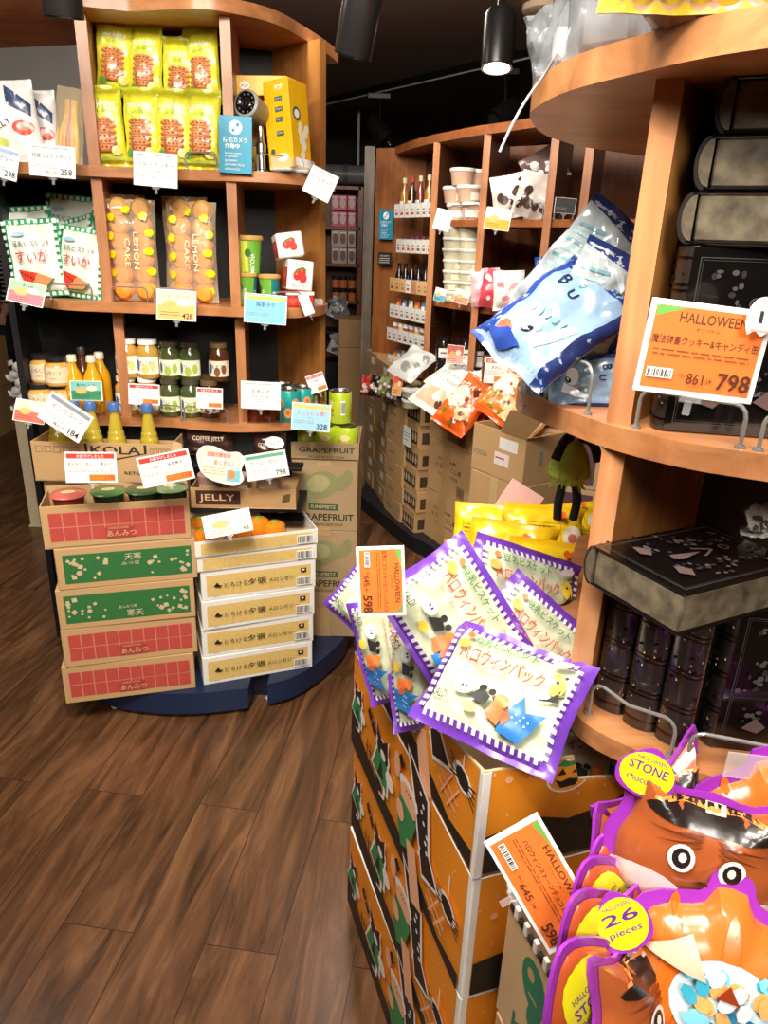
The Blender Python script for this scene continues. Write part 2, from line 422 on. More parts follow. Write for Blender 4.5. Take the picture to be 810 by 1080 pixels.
def card_pic(title, top, bot, price=''):
    def fn(w, h):
        a = Art(); a.rect(w*.03, h*.03, w*.94, h*.94, bot); a.rect(w*.03, h*.5, w*.94, h*.47, top)
        a.ell(w*.35, h*.5, w*.18, h*.16, C('#f3b264')); a.ell(w*.68, h*.62, w*.16, h*.14, C('#e8e2c8'))
        a.text(title, w*.5, h*.72, h*.13, INK, maxw=w*.85, bold=.01); lines(a, w*.1, h*.25, w*.5, 2, h*.09, h*.02, INK)
        if price: a.text(price, w*.92, h*.07, h*.18, INK, al='r', bold=.03, maxw=w*.4)
        return a
    return fn
# ================================================================ THE ROOM
def floor_mat():
    m, t, b = newmat('dark_wood_planks'); N = t.nodes; L = t.links
    tc = N.new('ShaderNodeTexCoord'); mp = N.new('ShaderNodeMapping'); mp.inputs['Rotation'].default_value = (0, 0, radians(97))
    L.new(tc.outputs['Object'], mp.inputs['Vector'])
    br = N.new('ShaderNodeTexBrick'); L.new(mp.outputs[0], br.inputs['Vector'])
    br.inputs['Scale'].default_value = 1.0; br.inputs['Brick Width'].default_value = 1.1; br.inputs['Row Height'].default_value = 0.17
    br.inputs['Mortar Size'].default_value = 0.0012; br.inputs['Color1'].default_value = (0, 0, 0, 1); br.inputs['Color2'].default_value = (1, 1, 1, 1); br.inputs['Mortar'].default_value = (0.0, 0.0, 0.0, 1)
    br.offset = 0.37
    ad = N.new('ShaderNodeVectorMath'); ad.operation = 'MULTIPLY_ADD'; ad.inputs[1].default_value = (3, 7, 5)
    L.new(br.outputs['Color'], ad.inputs[0]); L.new(mp.outputs[0], ad.inputs[2])
    m2 = N.new('ShaderNodeMapping'); m2.inputs['Scale'].default_value = (1.2, 9, 1); L.new(ad.outputs[0], m2.inputs['Vector'])
    n1 = N.new('ShaderNodeTexNoise'); n1.inputs['Scale'].default_value = 1.5; n1.inputs['Detail'].default_value = 8; n1.inputs['Roughness'].default_value = 0.65; n1.inputs['Distortion'].default_value = 1.6
    L.new(m2.outputs[0], n1.inputs['Vector'])
    cr = N.new('ShaderNodeValToRGB'); e = cr.color_ramp.elements; e[0].position = 0.3; e[0].color = hexc('#33200f'); e[1].position = 0.72; e[1].color = hexc('#835c3c')
    x = e.new(0.5); x.color = hexc('#5f3f28'); L.new(n1.outputs['Fac'], cr.inputs[0])
    mx = N.new('ShaderNodeMix'); mx.data_type = 'RGBA'; mx.blend_type = 'MULTIPLY'; mx.inputs[0].default_value = 0.5
    c2 = N.new('ShaderNodeValToRGB'); c2.color_ramp.elements[0].color = (.66, .63, .62, 1); L.new(br.outputs['Color'], c2.inputs[0])
    L.new(cr.outputs[0], mx.inputs[6]); L.new(c2.outputs[0], mx.inputs[7])
    m3 = N.new('ShaderNodeMix'); m3.data_type = 'RGBA'; L.new(br.outputs['Fac'], m3.inputs[0]); L.new(mx.outputs[2], m3.inputs[6]); m3.inputs[7].default_value = hexc('#2b1b12')
    L.new(m3.outputs[2], b.inputs['Base Color']); b.inputs['Roughness'].default_value = 0.3
    return m
f = M(); f.box(0, 2.5, -0.05, 10, 12, 0.05, floor_mat()); struct('floor', f)
CEIL = C('#8a7d74', 0.7, 'board')
f = M(); f.box(0, 2.5, 2.52, 10, 12, 0.05, CEIL); struct('ceiling', f)
f = M(); f.box(0, 8.5, 0, 10, 0.1, 2.75, C('#1a1614', 0.7, 'board')); struct('wall_back', f)
f = M(); f.box(-5, 2.5, 0, 0.1, 12, 2.75, C('#3a3431', 0.7, 'board')); struct('wall_left', f)
f = M(); f.box(3.2, 2.5, 0, 0.1, 12, 2.75, C('#4a3a30', 0.7, 'board')); struct('wall_right', f)
f = M(); f.box(0, -3.4, 0, 10, 0.1, 2.75, C('#5a4c42', 0.7, 'board')); struct('wall_front', f)
# pale grey bulkhead seen behind the open left top shelf
f = M(); f.box(-2.5, 4.6, 1.72, 2.5, 0.12, 0.8, C('#b9b7b3', 0.6, 'board')); struct('trim_1', f)
# dropped black ceiling slab edge over the far unit
A_ = PZ(345, 115, 2.6); B_ = PZ(580, 65, 2.6)

# ================================================================ LEFT DISPLAY UNIT
LU = thing('display_shelf_unit', 'tall curved wooden island shelf unit on the left, standing on a navy plinth', 'shelf unit', (-0.6, 2.45, 0))
def LUp(name, m): return build(name, sh(m, LU), LU)
crvS2 = smooth_curve([(-1.09, 2.28), (-0.98, 2.20), (-0.842, 2.181), (-0.694, 2.175), (-0.58, 2.189), (-0.453, 2.175), (-0.348, 2.185), (-0.275, 2.214), (-0.222, 2.30), (-0.207, 2.42)])
crvS3 = smooth_curve([(-1.09, 2.30), (-0.98, 2.25), (-0.90, 2.252), (-0.702, 2.258), (-0.62, 2.236), (-0.486, 2.222), (-0.366, 2.25), (-0.29, 2.282), (-0.235, 2.35), (-0.215, 2.43)])
crvS1 = smooth_curve([(-1.55, 2.62), (-1.40, 2.30), (-1.20, 2.17), (-1.02, 2.15), (-0.86, 2.175), (-0.694, 2.20), (-0.58, 2.195), (-0.453, 2.18), (-0.348, 2.19), (-0.27, 2.24), (-0.21, 2.37), (-0.19, 2.46)])
crvT = smooth_curve([(-1.6, 2.5), (-1.40, 2.18), (-1.2, 2.05), (-1.0, 2.03), (-0.88, 2.10), (-0.82, 2.147), (-0.766, 2.165), (-0.701, 2.18), (-0.6, 2.155), (-0.52, 2.139), (-0.447, 2.16), (-0.34, 2.25), (-0.263, 2.44), (-0.215, 2.60), (-0.20, 2.68)])
def board(crv, zt, th, back): return M().prism(crv + back, zt-th, zt, WX)
LUp('shelf_board', board(crvT, 2.07, 0.032, [(-0.32, 2.75), (-0.8, 2.5), (-1.5, 2.7)]))
LUp('shelf_board', board(crvS1, 1.672, 0.028, [(-0.36, 2.6), (-0.8, 2.5), (-1.5, 2.7)]))
LUp('shelf_board', board(crvS2, 1.305, 0.028, [(-0.36, 2.58), (-0.8, 2.5), (-1.12, 2.5)]))
LUp('shelf_board', board(crvS3, 0.94, 0.028, [(-0.36, 2.58), (-0.8, 2.5), (-1.12, 2.5)]))
def upright(p0, p1, z0, z1, th, mat):
    (x0, y0), (x1, y1) = p0, p1; l = hypot(x1-x0, y1-y0); nx, ny = -(y1-y0)/l*th/2, (x1-x0)/l*th/2
    return M().prism([(x0+nx, y0+ny), (x0-nx, y0-ny), (x1-nx, y1-ny), (x1+nx, y1+ny)], z0, z1, mat, smooth=False)
for z0, z1 in ((0.94, 1.277), (1.305, 1.644), (1.672, 2.038)):
    LUp('upright', upright((-0.845, 2.20 if z0 > 1 else 2.26), (-0.905, 2.45), z0, z1, 0.030, WZ))
    LUp('upright', upright((-0.462, 2.192 if z0 > 1 else 2.235), (-0.49, 2.45), z0, z1, 0.028, WZ))
    LUp('side_panel', upright((-0.222, 2.39), (-0.40, 2.57), z0, z1, 0.022, WP))
LUp('upright', upright((-0.462, 2.17), (-0.49, 2.45), 2.07, 2.515, 0.028, WZ))
LUp('back_panel', upright((-0.905, 2.44), (-0.385, 2.56), 0.1, 2.04, 0.015, BLACK))
LUp('back_panel', upright((-0.905, 2.44), (-1.20, 2.46), 0.1, 1.66, 0.015, BLACK))
LUp('side_panel', upright((-1.175, 2.27), (-1.20, 2.47), 0.1, 1.645, 0.02, BLACK))
LUp('base_cabinet', M().prism([(-1.165, 2.31), (-0.7, 2.31), (-0.45, 2.29), (-0.36, 2.31), (-0.25, 2.42), (-0.38, 2.57), (-1.18, 2.45)], 0.1, 0.91, BLACK))
LUp('lower_shelf', M().prism([(-0.62, 2.13), (-0.27, 2.17), (-0.27, 2.45), (-0.62, 2.42)], 0.665, 0.68, BLACK, smooth=False))
NAVY = C('#172747', 0.45)
pl1 = smooth_curve([(-1.14, 2.25), (-1.04, 2.09), (-0.90, 1.985), (-0.744, 1.952), (-0.6, 1.955), (-0.468, 1.985), (-0.432, 1.995)], 5)
LUp('plinth', M().prism(pl1 + [(-0.432, 2.6), (-1.15, 2.6)], 0.02, 0.1, NAVY))
pl2 = smooth_curve([(-0.372, 2.02), (-0.30, 2.06), (-0.231, 2.138), (-0.15, 2.29), (-0.12, 2.42), (-0.13, 2.6), (-0.2, 2.75)], 5)
LUp('plinth', M().prism(pl2 + [(-0.372, 2.75)], 0.02, 0.1, NAVY))
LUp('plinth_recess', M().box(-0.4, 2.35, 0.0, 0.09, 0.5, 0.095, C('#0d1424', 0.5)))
for px, py in ((118, 752), (186, 757), (250, 752), (283, 744)):
    p = PZ(px, py, 0.0); LUp('caster', M().lathe([(0, 0), (0.012, 0.002), (0.014, 0.012), (0.008, 0.02), (0, 0.02)], C('#c9c7c0', 0.3), 12, (p.x, p.y+0.03, 0)))

# wire guards: chrome rails standing on the shelf front edge
def rail_mesh(x0, y0, x1, y1, z, h, r=0.0022, bow=0.0):
    m = M(); L = Vector((x1-x0, y1-y0, 0)); n = Vector((L.y, -L.x, 0)).normalized()
    pts = [(x0, y0, z-0.003), (x0, y0, z+h*.7)]
    for k in range(4): a = k/3*pi/2; pts.append((x0+L.x/L.length*h*.3*(1-cos(a)), y0+L.y/L.length*h*.3*(1-cos(a)), z+h*.7+h*.3*sin(a)))
    mid = Vector((x0, y0, 0))+L*.5+n*bow; pts.append((mid.x, mid.y, z+h))
    for k in range(4): a = (3-k)/3*pi/2; pts.append((x1-L.x/L.length*h*.3*(1-cos(a)), y1-L.y/L.length*h*.3*(1-cos(a)), z+h*.7+h*.3*sin(a)))
    pts += [(x1, y1, z+h*.7), (x1, y1, z-0.003)]
    m.tube(pts, r, CHROME, 8)
    for a, b in ((x0, y0), (x1, y1)): m.lathe([(0, 0.003), (r*2.2, 0.003), (r*2.4, 0), (0, 0)], CHROME, 10, (a, b, z))
    return m
def lrail(pxa, pxb, z, Ya, Yb, h=0.045, root=None):
    root = root or LU; x0 = XA(pxa, Ya, z); x1 = XA(pxb, Yb, z)
    build('guard_rail', sh(rail_mesh(x0, Ya, x1, Yb, z, h), root), root)
for a, b, ya, yb in ((54, 98, 2.21, 2.20), (119, 156, 2.195, 2.19), (163, 205, 2.19, 2.195)): lrail(a, b, 1.305, ya, yb)
for a, b, ya, yb in ((107, 129, 2.27, 2.27), (132, 192, 2.27, 2.25), (195, 240, 2.25, 2.24), (258, 296, 2.24, 2.26)): lrail(a, b, 0.94, ya, yb)
for a, b, ya, yb in ((196, 229, 2.21, 2.20), (272, 320, 2.20, 2.25)): lrail(a, b, 1.672, ya, yb)
lrail(290, 318, 1.305, 2.2, 2.23)

# ---------------------------------------------------------------- cookie packs (top shelf, middle bay)
def cookie_art():
    a = Art(); w, h = 0.105, 0.205; G = F_('#d9dc2a'); G2 = F_('#e9e23a')
    a.rect(0.004, 0.02, w-0.008, h-0.04, G2); a.ell(w*.5, h*.70, w*.42, h*.12, F_('#d3e05a'), 18)
    a.text('cookies', w*.5, h*.735, h*.085, WHITE, maxw=w*.84, bold=.03)
    a.text('LEMON', w*.5, h*.665, h*.04, F_('#4f9b3a'), maxw=w*.4)
    for i in range(6):
        y = h*(.56-.068*i); a.ell(w*.5, y, w*.33, h*.045, F_('#b9653a'), 16); a.ell(w*.5, y+h*.012, w*.31, h*.030, F_('#e09a62'), 16)
        for k in range(4): a.ell(w*(.32+.11*k), y+h*.01, .003, .0025, F_('#8d4722'), 6)
    a.ell(w*.78, h*.18, w*.13, h*.055, F_('#f6e88a'), 14); a.ell(w*.22, h*.17, w*.1, h*.05, F_('#5fa843'), 10, .5)
    a.rect(w*.06, h*.075, w*.88, h*.04, F_('#cfe05a')); a.text('NET 100g', w*.5, h*.08, h*.025, C('#3b7a2e'), maxw=w*.4)
    for i in range(9): a.rect(0.002, h-0.004-0.0022*i, w-0.004, 0.0008, F_('#b8bc1c'))
    return a
ck = bagmesh(0.105, 0.205, 0.05, cookie_art(), F_('#d6d62c'), 3, 0.0055)
def ck_pack(label, px, z, Y, yaw=0, tilt=4, roll=0, sc=1, first=[]):
    loc = (XA(px, Y, z), Y, z)
    if not first:
        o = solo('cookie_pack', ck, label, 'cookies', loc, rot(yaw, tilt, roll), 'cookie packs on the top shelf'); first.append(o)
    else: o = dup(first[0], loc, rot(yaw, tilt, roll), label)
    o.scale = (sc, sc, sc); return o
for px, n, yw, rl in ((117, 'first', 6, -3), (153, 'second', -4, 0), (185, 'third', 3, 1), (214, 'last', -3, 2)):
    ck_pack('yellow-green cookie pack in the lower row of the top shelf, %s from the left' % n, px, 1.674, 2.245, yw, 3, rl)
for px, n, yw, rl, dz in ((121, 'first, tilted and largest', 8, 4, 0.015), (155, 'second', -5, 1, 0), (190, 'third', 4, 3, -0.025), (217, 'last, against the upright', -6, -4, 0.0)):
    ck_pack('yellow-green cookie pack in the upper row, %s from the left' % n if n[0] != 'l' else 'yellow-green cookie pack in the upper row, last, against the upright', px, 1.845+dz, 2.30, yw, 6, rl, .95)
ck_pack('yellow-green cookie pack lying crosswise behind the upper row', 178, 1.99, 2.335, 5, 10, 75, .5)
ck_pack('yellow-green cookie pack leaning behind the last upper pack', 213, 1.86, 2.37, 5, 3, 0, .9)

# ---------------------------------------------------------------- camera warning sign, camera, popcorn boxes
def camsign(w, h):
    a = Art(); a.ell(w*.5, h*.8, w*.2, h*.125, WHITE, 20)
    tl = C('#128fae'); a.line([(w*.42, h*.74), (w*.56, h*.86)], w*.02, tl); a.line([(w*.46, h*.73), (w*.6, h*.84)], w*.02, tl); a.ell(w*.57, h*.85, w*.05, h*.03, tl); a.ell(w*.43, h*.75, w*.04, h*.03, tl)
    a.text('防犯カメラ', w*.5, h*.54, h*.095, WHITE, maxw=w*.72, bold=.02); a.text('作動中', w*.18, h*.43, h*.095, WHITE, al='l', maxw=w*.45, bold=.02)
    a.text('Security camera', w*.18, h*.33, h*.045, WHITE, al='l', maxw=w*.6); a.text('in operation', w*.18, h*.27, h*.045, WHITE, al='l', maxw=w*.6)
    a.text('监控录像中', w*.18, h*.2, h*.045, WHITE, al='l', maxw=w*.6); a.text('감시카메라 작동중', w*.18, h*.13, h*.045, WHITE, al='l', maxw=w*.6); a.text('กล้องวงจรปิด', w*.18, h*.06, h*.045, WHITE, al='l', maxw=w*.5)
    return a
P = PY(248, 153, 2.17); s = S(2.17, 1.75)
m = M(); W_, H_ = 35*s, 55*s; m.box(0, 0, 0, W_, 0.004, H_, C('#1590b0', 0.4), 0.001); m.art(camsign(W_, H_), fface(W_, .004), base=.0004, step=.00005)
solo('security_notice_sign', m, 'blue security camera notice on the edge of the top shelf beside the cookies', 'sign', (P.x, 2.165, P.z-H_/2), rot(2, 2, 1.5))
Y = 2.24; xc = XA(276, Y, 1.672); t = thing('security_camera', 'silver cylindrical security camera on a short chrome stand on the top shelf', 'camera', (xc, Y, 1.672))
m = M(); SIL = C('#b9b9b6', 0.3, 'metal'); m.lathe([(0, 0), (.022, 0), (.022, .006), (.012, .01), (.011, .05), (.014, .052), (.014, .075), (.01, .08), (.008, .105), (.006, .118), (0, .118)], SIL, 18)
m.tube([(-.014, 0, .07), (-.03, 0, .075)], .004, SIL); build('stand', m, t)
T = Matrix.Translation((-0.012, 0.02, .155)) @ Matrix.Rotation(radians(-18), 4, 'Z') @ Matrix.Rotation(radians(78), 4, 'X')
m = M(); m.lathe([(0, -.09), (.03, -.088), (.033, -.08), (.034, .045), (.037, .05), (.036, .064), (.030, .068)], C('#9a9894', 0.35), 24, T=T); build('housing', m, t)
m = M(); m.lathe([(.030, .066), (.027, .062), (.018, .058), (.016, .066), (.010, .068), (0, .066)], C('#15130f', 0.15), 24, T=T)
for k in range(10): a = 2*pi*k/10; m.lathe([(0, .0635), (.0026, .0635), (.0026, .061)], C('#6b6862', .2), 6, (.023*cos(a), .023*sin(a), .002), T=T)
build('lens', m, [c for c in t.children if c.name.startswith('housing')][0])
build('cable', M().tube(smooth_curve([(-.03, .04, .2), (-.06, .03, .19), (-.065, .02, .14), (-.05, .03, .09), (-.03, .04, .03)], 5), .003, INK), t)
def popbox_art(w, h):
    a = Art(); Yc = C('#f5bb12', .4); a.text('POP', w*.62, h*.88, h*.06, WHITE, w*.3, bold=.02)
    for i in range(4):
        y = h*(.78-.115*i)-(.04*h if i > 2 else 0); a.ell(w*.22, y, w*.09, h*.035, C('#e2a60c', .4), 14); a.ell(w*.22, y, w*.065, h*.025, Yc, 14); a.rect(w*.42, y-h*.025, w*.3, h*.055, C('#3d5a4e')); a.text('ウマイ', w*.57, y-h*.012, h*.03, WHITE, w*.24)
    a.ell(w*.22, h*.2, w*.09, h*.035, C('#3d5a4e'), 14); a.ell(w*.6, h*.12, w*.25, h*.05, C('#f8f0d8'), 14); return a
def popside(w, h):
    a = Art(); a.ell(w*.35, h*.62, w*.2, h*.08, C('#3d5a4e')); a.ell(w*.35, h*.62, w*.13, h*.05, WHITE)
    for i in range(14): r = random.Random(i); a.ell(w*r.uniform(.4, .85), h*r.uniform(.1, .5), w*.12, h*.05, C('#f3ead0'), 9)
    a.rect(w*.1, h*.02, w*.8, h*.09, WHITE); return a
PB = C('#f3b70f', .4); w_, d_, h_ = .085, .09, .225
Y = 2.27; solo('snack_box', cartonmesh(w_, d_, h_, PB, popbox_art(w_, h_), right=popside(d_, h_), bev=.001), 'yellow printed snack box standing tilted on the right end of the top shelf', 'box', (XA(307, Y, 1.69), Y, 1.683), rot(-28, 3, -7))
Y = 2.36; solo('snack_box', cartonmesh(.16, .07, .05, PB, Art().ell(.04, .025, .014, .01, WHITE).text('POP', .04, .02, .008, INK), bev=.001), 'yellow snack box lying flat across the back behind the camera', 'box', (XA(275, Y, 1.87), Y, 1.88), rot(4, 0, -2))
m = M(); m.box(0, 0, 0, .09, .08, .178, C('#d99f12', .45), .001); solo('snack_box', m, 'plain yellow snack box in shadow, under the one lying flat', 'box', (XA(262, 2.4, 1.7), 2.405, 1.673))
m = M(); m.box(0, 0, 0, .06, .06, .035, CLEAR, .002); m.box(0, 0, .004, .05, .05, .006, C('#cfcac0'), .002)
for i, px in enumerate((301, 318)): solo('clear_jelly_cup', m, 'small clear tub on the top shelf under the tilted snack box, the %s one' % ('left', 'right')[i], 'tub', (XA(px, 2.215+i*.04, 1.674), 2.205+i*.05, 1.674), rot(-12), 'clear tubs under the snack box')

# ---------------------------------------------------------------- lemon cake bags (second shelf, middle bay)
def lemoncake(w, h, seed):
    """clear bag with two columns of small round cakes and a lemon printed film"""
    a = Art(); r = random.Random(seed); Yl = F_('#f4de1c'); LF = F_('#7fae3c')
    for k, (cx, cy) in enumerate([(.12, .08), (.86, .12), (.1, .28), (.9, .3), (.13, .46), (.88, .5), (.12, .64), (.9, .68), (.16, .82), (.8, .84), (.45, .9)]):
        a.ell(w*cx, h*cy, w*.085, w*.075, Yl, 12, .4); a.ell(w*(cx-.08), h*cy, w*.02, w*.03, Yl, 6, .4); a.ell(w*(cx+.05), h*(cy-.035), w*.04, w*.018, LF, 6, .8)
    a.text('LEMON', w*.60, h*.5, w*.10, C('#fbf3c0'), h*.36, rot=-pi/2, bold=.0); a.text('CAKE', w*.42, h*.48, w*.10, C('#fbf3c0'), h*.28, rot=-pi/2)
    a.rect(w*.1, h*.905, w*.28, h*.05, WHITE); a.text('レモンケーキ', w*.24, h*.92, h*.02, INK, w*.2)
    return a
def lemon_thing(label, px, seed, yaw):
    Y = 2.255; w, h = .15, .285
    t = thing('lemon_cake_bag', label, 'cakes', (XA(px, Y, 1.305), Y, 1.307), rot(yaw, 3, 0), 'lemon cake bags on the second shelf')
    for r in range(6):
        for c in (-1, 1):
            m = M(); m.lathe([(0, -.018), (.024, -.018), (.031, -.004), (.030, .008), (.022, .018), (0, .021)], C('#e8952c' if r < 4 else '#d9a35c', .6), 14, T=Matrix.Rotation(radians(90), 4, 'X'))
            build('cake', m, t, (c*.033, .0, .03+r*.046))
    m = bagmesh(w, h, .062, lemoncake(w, h, seed), clear('bag_film', '#fff3da', .20, .12), seed, .004, maxlen=.014)
    build('printed_film', m, t); return t
lemon_thing('clear bag of lemon cakes printed with lemons, left of the two on the second shelf', 144, 5, 3)
lemon_thing('clear bag of lemon cakes printed with lemons, right of the two, beside the upright', 206, 8, -3)
for px, sd, n in ((137, 4, 'left'), (200, 7, 'right')):
    m = bagmesh(.14, .30, .05, None, clear('bag_film', '#fff3da', .20, .12), sd, .004)
    for r in range(6):
        for c in (-1, 1): m.lathe([(0, -.016), (.024, -.016), (.03, 0), (.022, .016), (0, .018)], C('#d3994f', .6), 12, (c*.032, 0, 0), T=Matrix.Translation((0, 0, .03+r*.048)) @ Matrix.Rotation(radians(90), 4, 'X'))
    solo('lemon_cake_bag', m, 'clear bag of round cakes standing behind the %s lemon cake bag' % n, 'cakes', (XA(px, 2.34, 1.305), 2.34, 1.308), rot(0, 2), 'cake bags behind')

# ---------------------------------------------------------------- watermelon biscuit bags (second shelf, left bay)
def melon_art(w, h, txt=True):
    a = Art(); G = F_('#2fae74'); n = 9; bw = w*.085
    a.rect(bw, bw, w-2*bw, h-2*bw, F_('#eef2e4'))
    for i in range(n):
        u = w*(i+.15)/n; a.rect(u, h-bw*1.0, w/n*.55, bw*.75, F_('#e8f6ea')); a.rect(u, bw*.2, w/n*.55, bw*.75, F_('#e8f6ea'))
    for i in range(11):
        v = h*(i+.15)/11; a.rect(bw*.2, v, bw*.75, h/11*.55, F_('#e8f6ea')); a.rect(w-bw, v, bw*.75, h/11*.55, F_('#e8f6ea'))
    a.ell(w*.3, h*.8, w*.12, h*.03, F_('#a9cdea'), 10); a.text('豆乳ビスケット', w*.52, h*.64, h*.075, C('#2c3a33'), w*.66, bold=.01)
    a.text('すいか', w*.5, h*.44, h*.15, C('#d2382e'), w*.6, bold=.02)
    a.poly([(w*.2, h*.36), (w*.55, h*.30), (w*.33, h*.10)], F_('#d8402c')); a.poly([(w*.55, h*.30), (w*.33, h*.10), (w*.66, h*.12), (w*.8, h*.22)], F_('#e2935a'))
    a.line([(w*.33, h*.10), (w*.66, h*.12), (w*.82, h*.22)], w*.03, F_('#2c7d44'))
    for k in range(5): a.ell(w*(.27+.05*k), h*(.31-.02*k), .002, .0035, INK, 6)
    return a
mb = bagmesh(.165, .225, .05, melon_art(.165, .225), F_('#2aa56c'), 11, .004)
first = None
for px, z, Y, yw, tl, rl, sc, lb in ((46, 1.307, 2.265, 8, 6, -5, 1.0, 'green-edged watermelon biscuit bag, front left of the second shelf'),
                                     (84, 1.307, 2.275, -6, 8, 7, .92, 'green-edged watermelon biscuit bag, front right, against the upright'),
                                     (38, 1.33, 2.33, 6, 4, -5, 1.05, 'green-edged watermelon biscuit bag showing its top just behind the front left one'),
                                     (78, 1.38, 2.38, -3, 4, 4, 1.0, 'green-edged watermelon biscuit bag high at the back in shadow'),
                                     (95, 1.34, 2.335, -14, 4, -14, .9, 'green-edged watermelon biscuit bag wedged askew behind the upright')):
    loc = (XA(px, Y, z), Y, z)
    if first is None: first = solo('biscuit_bag', mb, lb, 'biscuits', loc, rot(yw, tl, rl), 'watermelon biscuit bags')
    else: dup(first, loc, rot(yw, tl, rl), lb, scale=(sc, sc, sc))
# ---------------------------------------------------------------- goods on the far left of the top shelf
def castella(w, h):
    a = Art(); a.rect(.004, .004, w-.008, h-.008, F_('#eceae6')); a.poly([(w*.5, h*.95), (w*.93, h*.7), (w*.9, h*.55), (w*.5, h*.7)], F_('#2f3f63'))
    for k in range(8): a.ell(w*(.58+.04*k), h*(.86-.03*k), .004, .004, F_('#5470a0'), 6)
    a.ell(w*.72, h*.42, w*.2, h*.09, F_('#e05a4c'), 12); a.ell(w*.72, h*.43, w*.12, h*.05, F_('#f49a86'), 12); a.text('JELLY', w*.34, h*.4, h*.09, INK, w*.45, rot=.4); a.ell(w*.25, h*.25, w*.15, h*.06, F_('#c9d36a')); return a
cb = bagmesh(.15, .21, .04, castella(.15, .21), F_('#dedcd8'), 17, .004)
o1 = solo('jelly_bag', cb, 'white bag with blue corner and red fruit, front one at the top left', 'sweets', (XA(22, 2.24, 1.672), 2.24, 1.674), rot(16, 4, -6), 'white fruit jelly bags')
dup(o1, (XA(42, 2.3, 1.672), 2.31, 1.674), rot(14, 4, -3), 'white bag with dark blue corner standing just behind the front one', scale=(.9, .9, .95))
dup(o1, (XA(0, 2.24, 1.672), 2.26, 1.674), rot(10, 4, 5), 'white fruit jelly bag cut off by the left picture edge')
m = bagmesh(.085, .2, .04, None, clear('bag_film', '#fff3da', .2, .12), 19, .004)
for k, c in enumerate(('#d9c24a', '#e2b8b4', '#c98f86', '#d8c8b0', '#e6d24a')): m.tube(smooth_curve([(-.02+.01*k, 0, .01), (-.025+.012*k, -.005, .07), (-.012+.006*k, .003, .13), (-.01+.006*k, 0, .17)], 4), .007, C(c, .5))
solo('candy_stick_bag', m, 'clear bag of twisted pastel candy sticks beside the left upright', 'sweets', (XA(73, 2.25, 1.672), 2.25, 1.674), rot(-6, 2, 8))

# ---------------------------------------------------------------- cups, strawberry cartons (second shelf, right bay)
def cyl(r0, r1, h): return lambda u, v, k: ((r0+(r1-r0)*v/h+k)*sin(u/((r0+r1)/2)), -(r0+(r1-r0)*v/h+k)*cos(u/((r0+r1)/2)), v)
def cup(loc, yaw, sc, label, first=[]):
    if not first:
        t = thing('drink_cup', label, 'cup', loc, (0, 0, radians(yaw)), 'green drink cups on the second shelf')
        m = M(); m.lathe([(0, 0), (.028, 0), (.029, .002), (.038, .10)], C('#8fbf3f', .4), 26)
        a = Art(); R = .033
        for k, c in enumerate(('#2c9aa8', '#d9e85a', '#6fae3a', '#1f7f8c', '#b8d84a')): a.rect(-R*3+k*R*1.25, .004, R*1.25*.9, .09, C(c, .4))
        a.text('MATCHA', 0, .03, .014, WHITE, .055, rot=pi/2, bold=.02); barcode(a, .03, .02, .012, .03, 3); a.ell(-.02, .06, .009, .012, C('#3b6e2a'))
        m.art(a, cyl(.0285, .0378, .10), maxlen=.008, smooth=True); build('paper_cup', m, t)
        build('lid', M().lathe([(.041, .096), (.042, .099), (.041, .108), (.037, .110), (.035, .106), (0, .106)], C('#c9a05a', .35), 26), t)
        t.scale = (sc,)*3; first.append(t); return t
    return dup(first[0], loc, (0, 0, radians(yaw)), label, scale=(sc,)*3)
cup((XA(261, 2.28, 1.305), 2.28, 1.306), 10, .85, 'green paper cup with tan lid, lower left of the three on the second shelf')
cup((XA(285, 2.27, 1.305), 2.27, 1.306), -25, .82, 'green paper cup with tan lid, lower right, beside the strawberry cartons')
cup((XA(265, 2.28, 1.305), 2.285, 1.397), 35, .98, 'tall green and teal paper cup stacked on top of the lower cups')
def straw(w, h, d):
    a = Art(); a.text('Strawberry', w*.5, h*.84, h*.07, GREY, w*.5)
    for cx, cy in ((.36, .5), (.6, .42), (.55, .62)): a.ell(w*cx, h*cy, w*.15, h*.17, C('#cf3b2e', .4), 14); a.ell(w*cx-w*.03, h*cy+h*.05, w*.04, h*.04, C('#f08a72', .3), 8)
    a.ell(w*.4, h*.7, w*.14, h*.035, C('#4f8f3c'), 8, .4); a.ell(w*.62, h*.73, w*.1, h*.03, C('#4f8f3c'), 8, -.4); a.text('白いいちご', w*.5, h*.12, h*.09, C('#c9463a'), w*.6); return a
def strawmesh(w, d, h): return cartonmesh(w, d, h, C('#f3efe8', .4), straw(w, h, d), left=Art().rect(.004, .006, d-.008, h-.03, C('#c4402f', .4)).ell(d/2, h/2, .012, .015, C('#e2705c', .4)), bev=.004)
sm = strawmesh(.08, .065, .088)
Y = 2.285
o = solo('strawberry_carton', sm, 'small white carton with strawberries, middle one of the leaning stack', 'carton', (XA(313, Y, 1.36), Y, 1.352), rot(22, 0, 5), 'strawberry cartons')
dup(o, (XA(306, Y, 1.45), Y, 1.444), rot(20, 8, -8), 'small white carton with strawberries, tipped on top of the stack', scale=(1, 1, .8))
m = M(); m.box(0, 0, 0, .085, .07, .045, C('#c22f26', .4), .003); m.art(Art().ell(.02, .02, .012, .012, C('#e4503f')).ell(.045, .024, .012, .012, C('#e4503f')).rect(.0, .034, .085, .01, WHITE), fface(.085, .07))
solo('strawberry_carton', m, 'red strawberry tray lying at the bottom of the leaning stack', 'carton', (XA(315, Y, 1.31), Y, 1.306), rot(15), 'strawberry cartons')
m = M(); m.box(0, 0, 0, .035, .03, .02, CLEAR, .002); solo('clear_tub', m, 'tiny clear tub at the tip of the second shelf', 'tub', (XA(335, 2.33, 1.31), 2.33, 1.306))

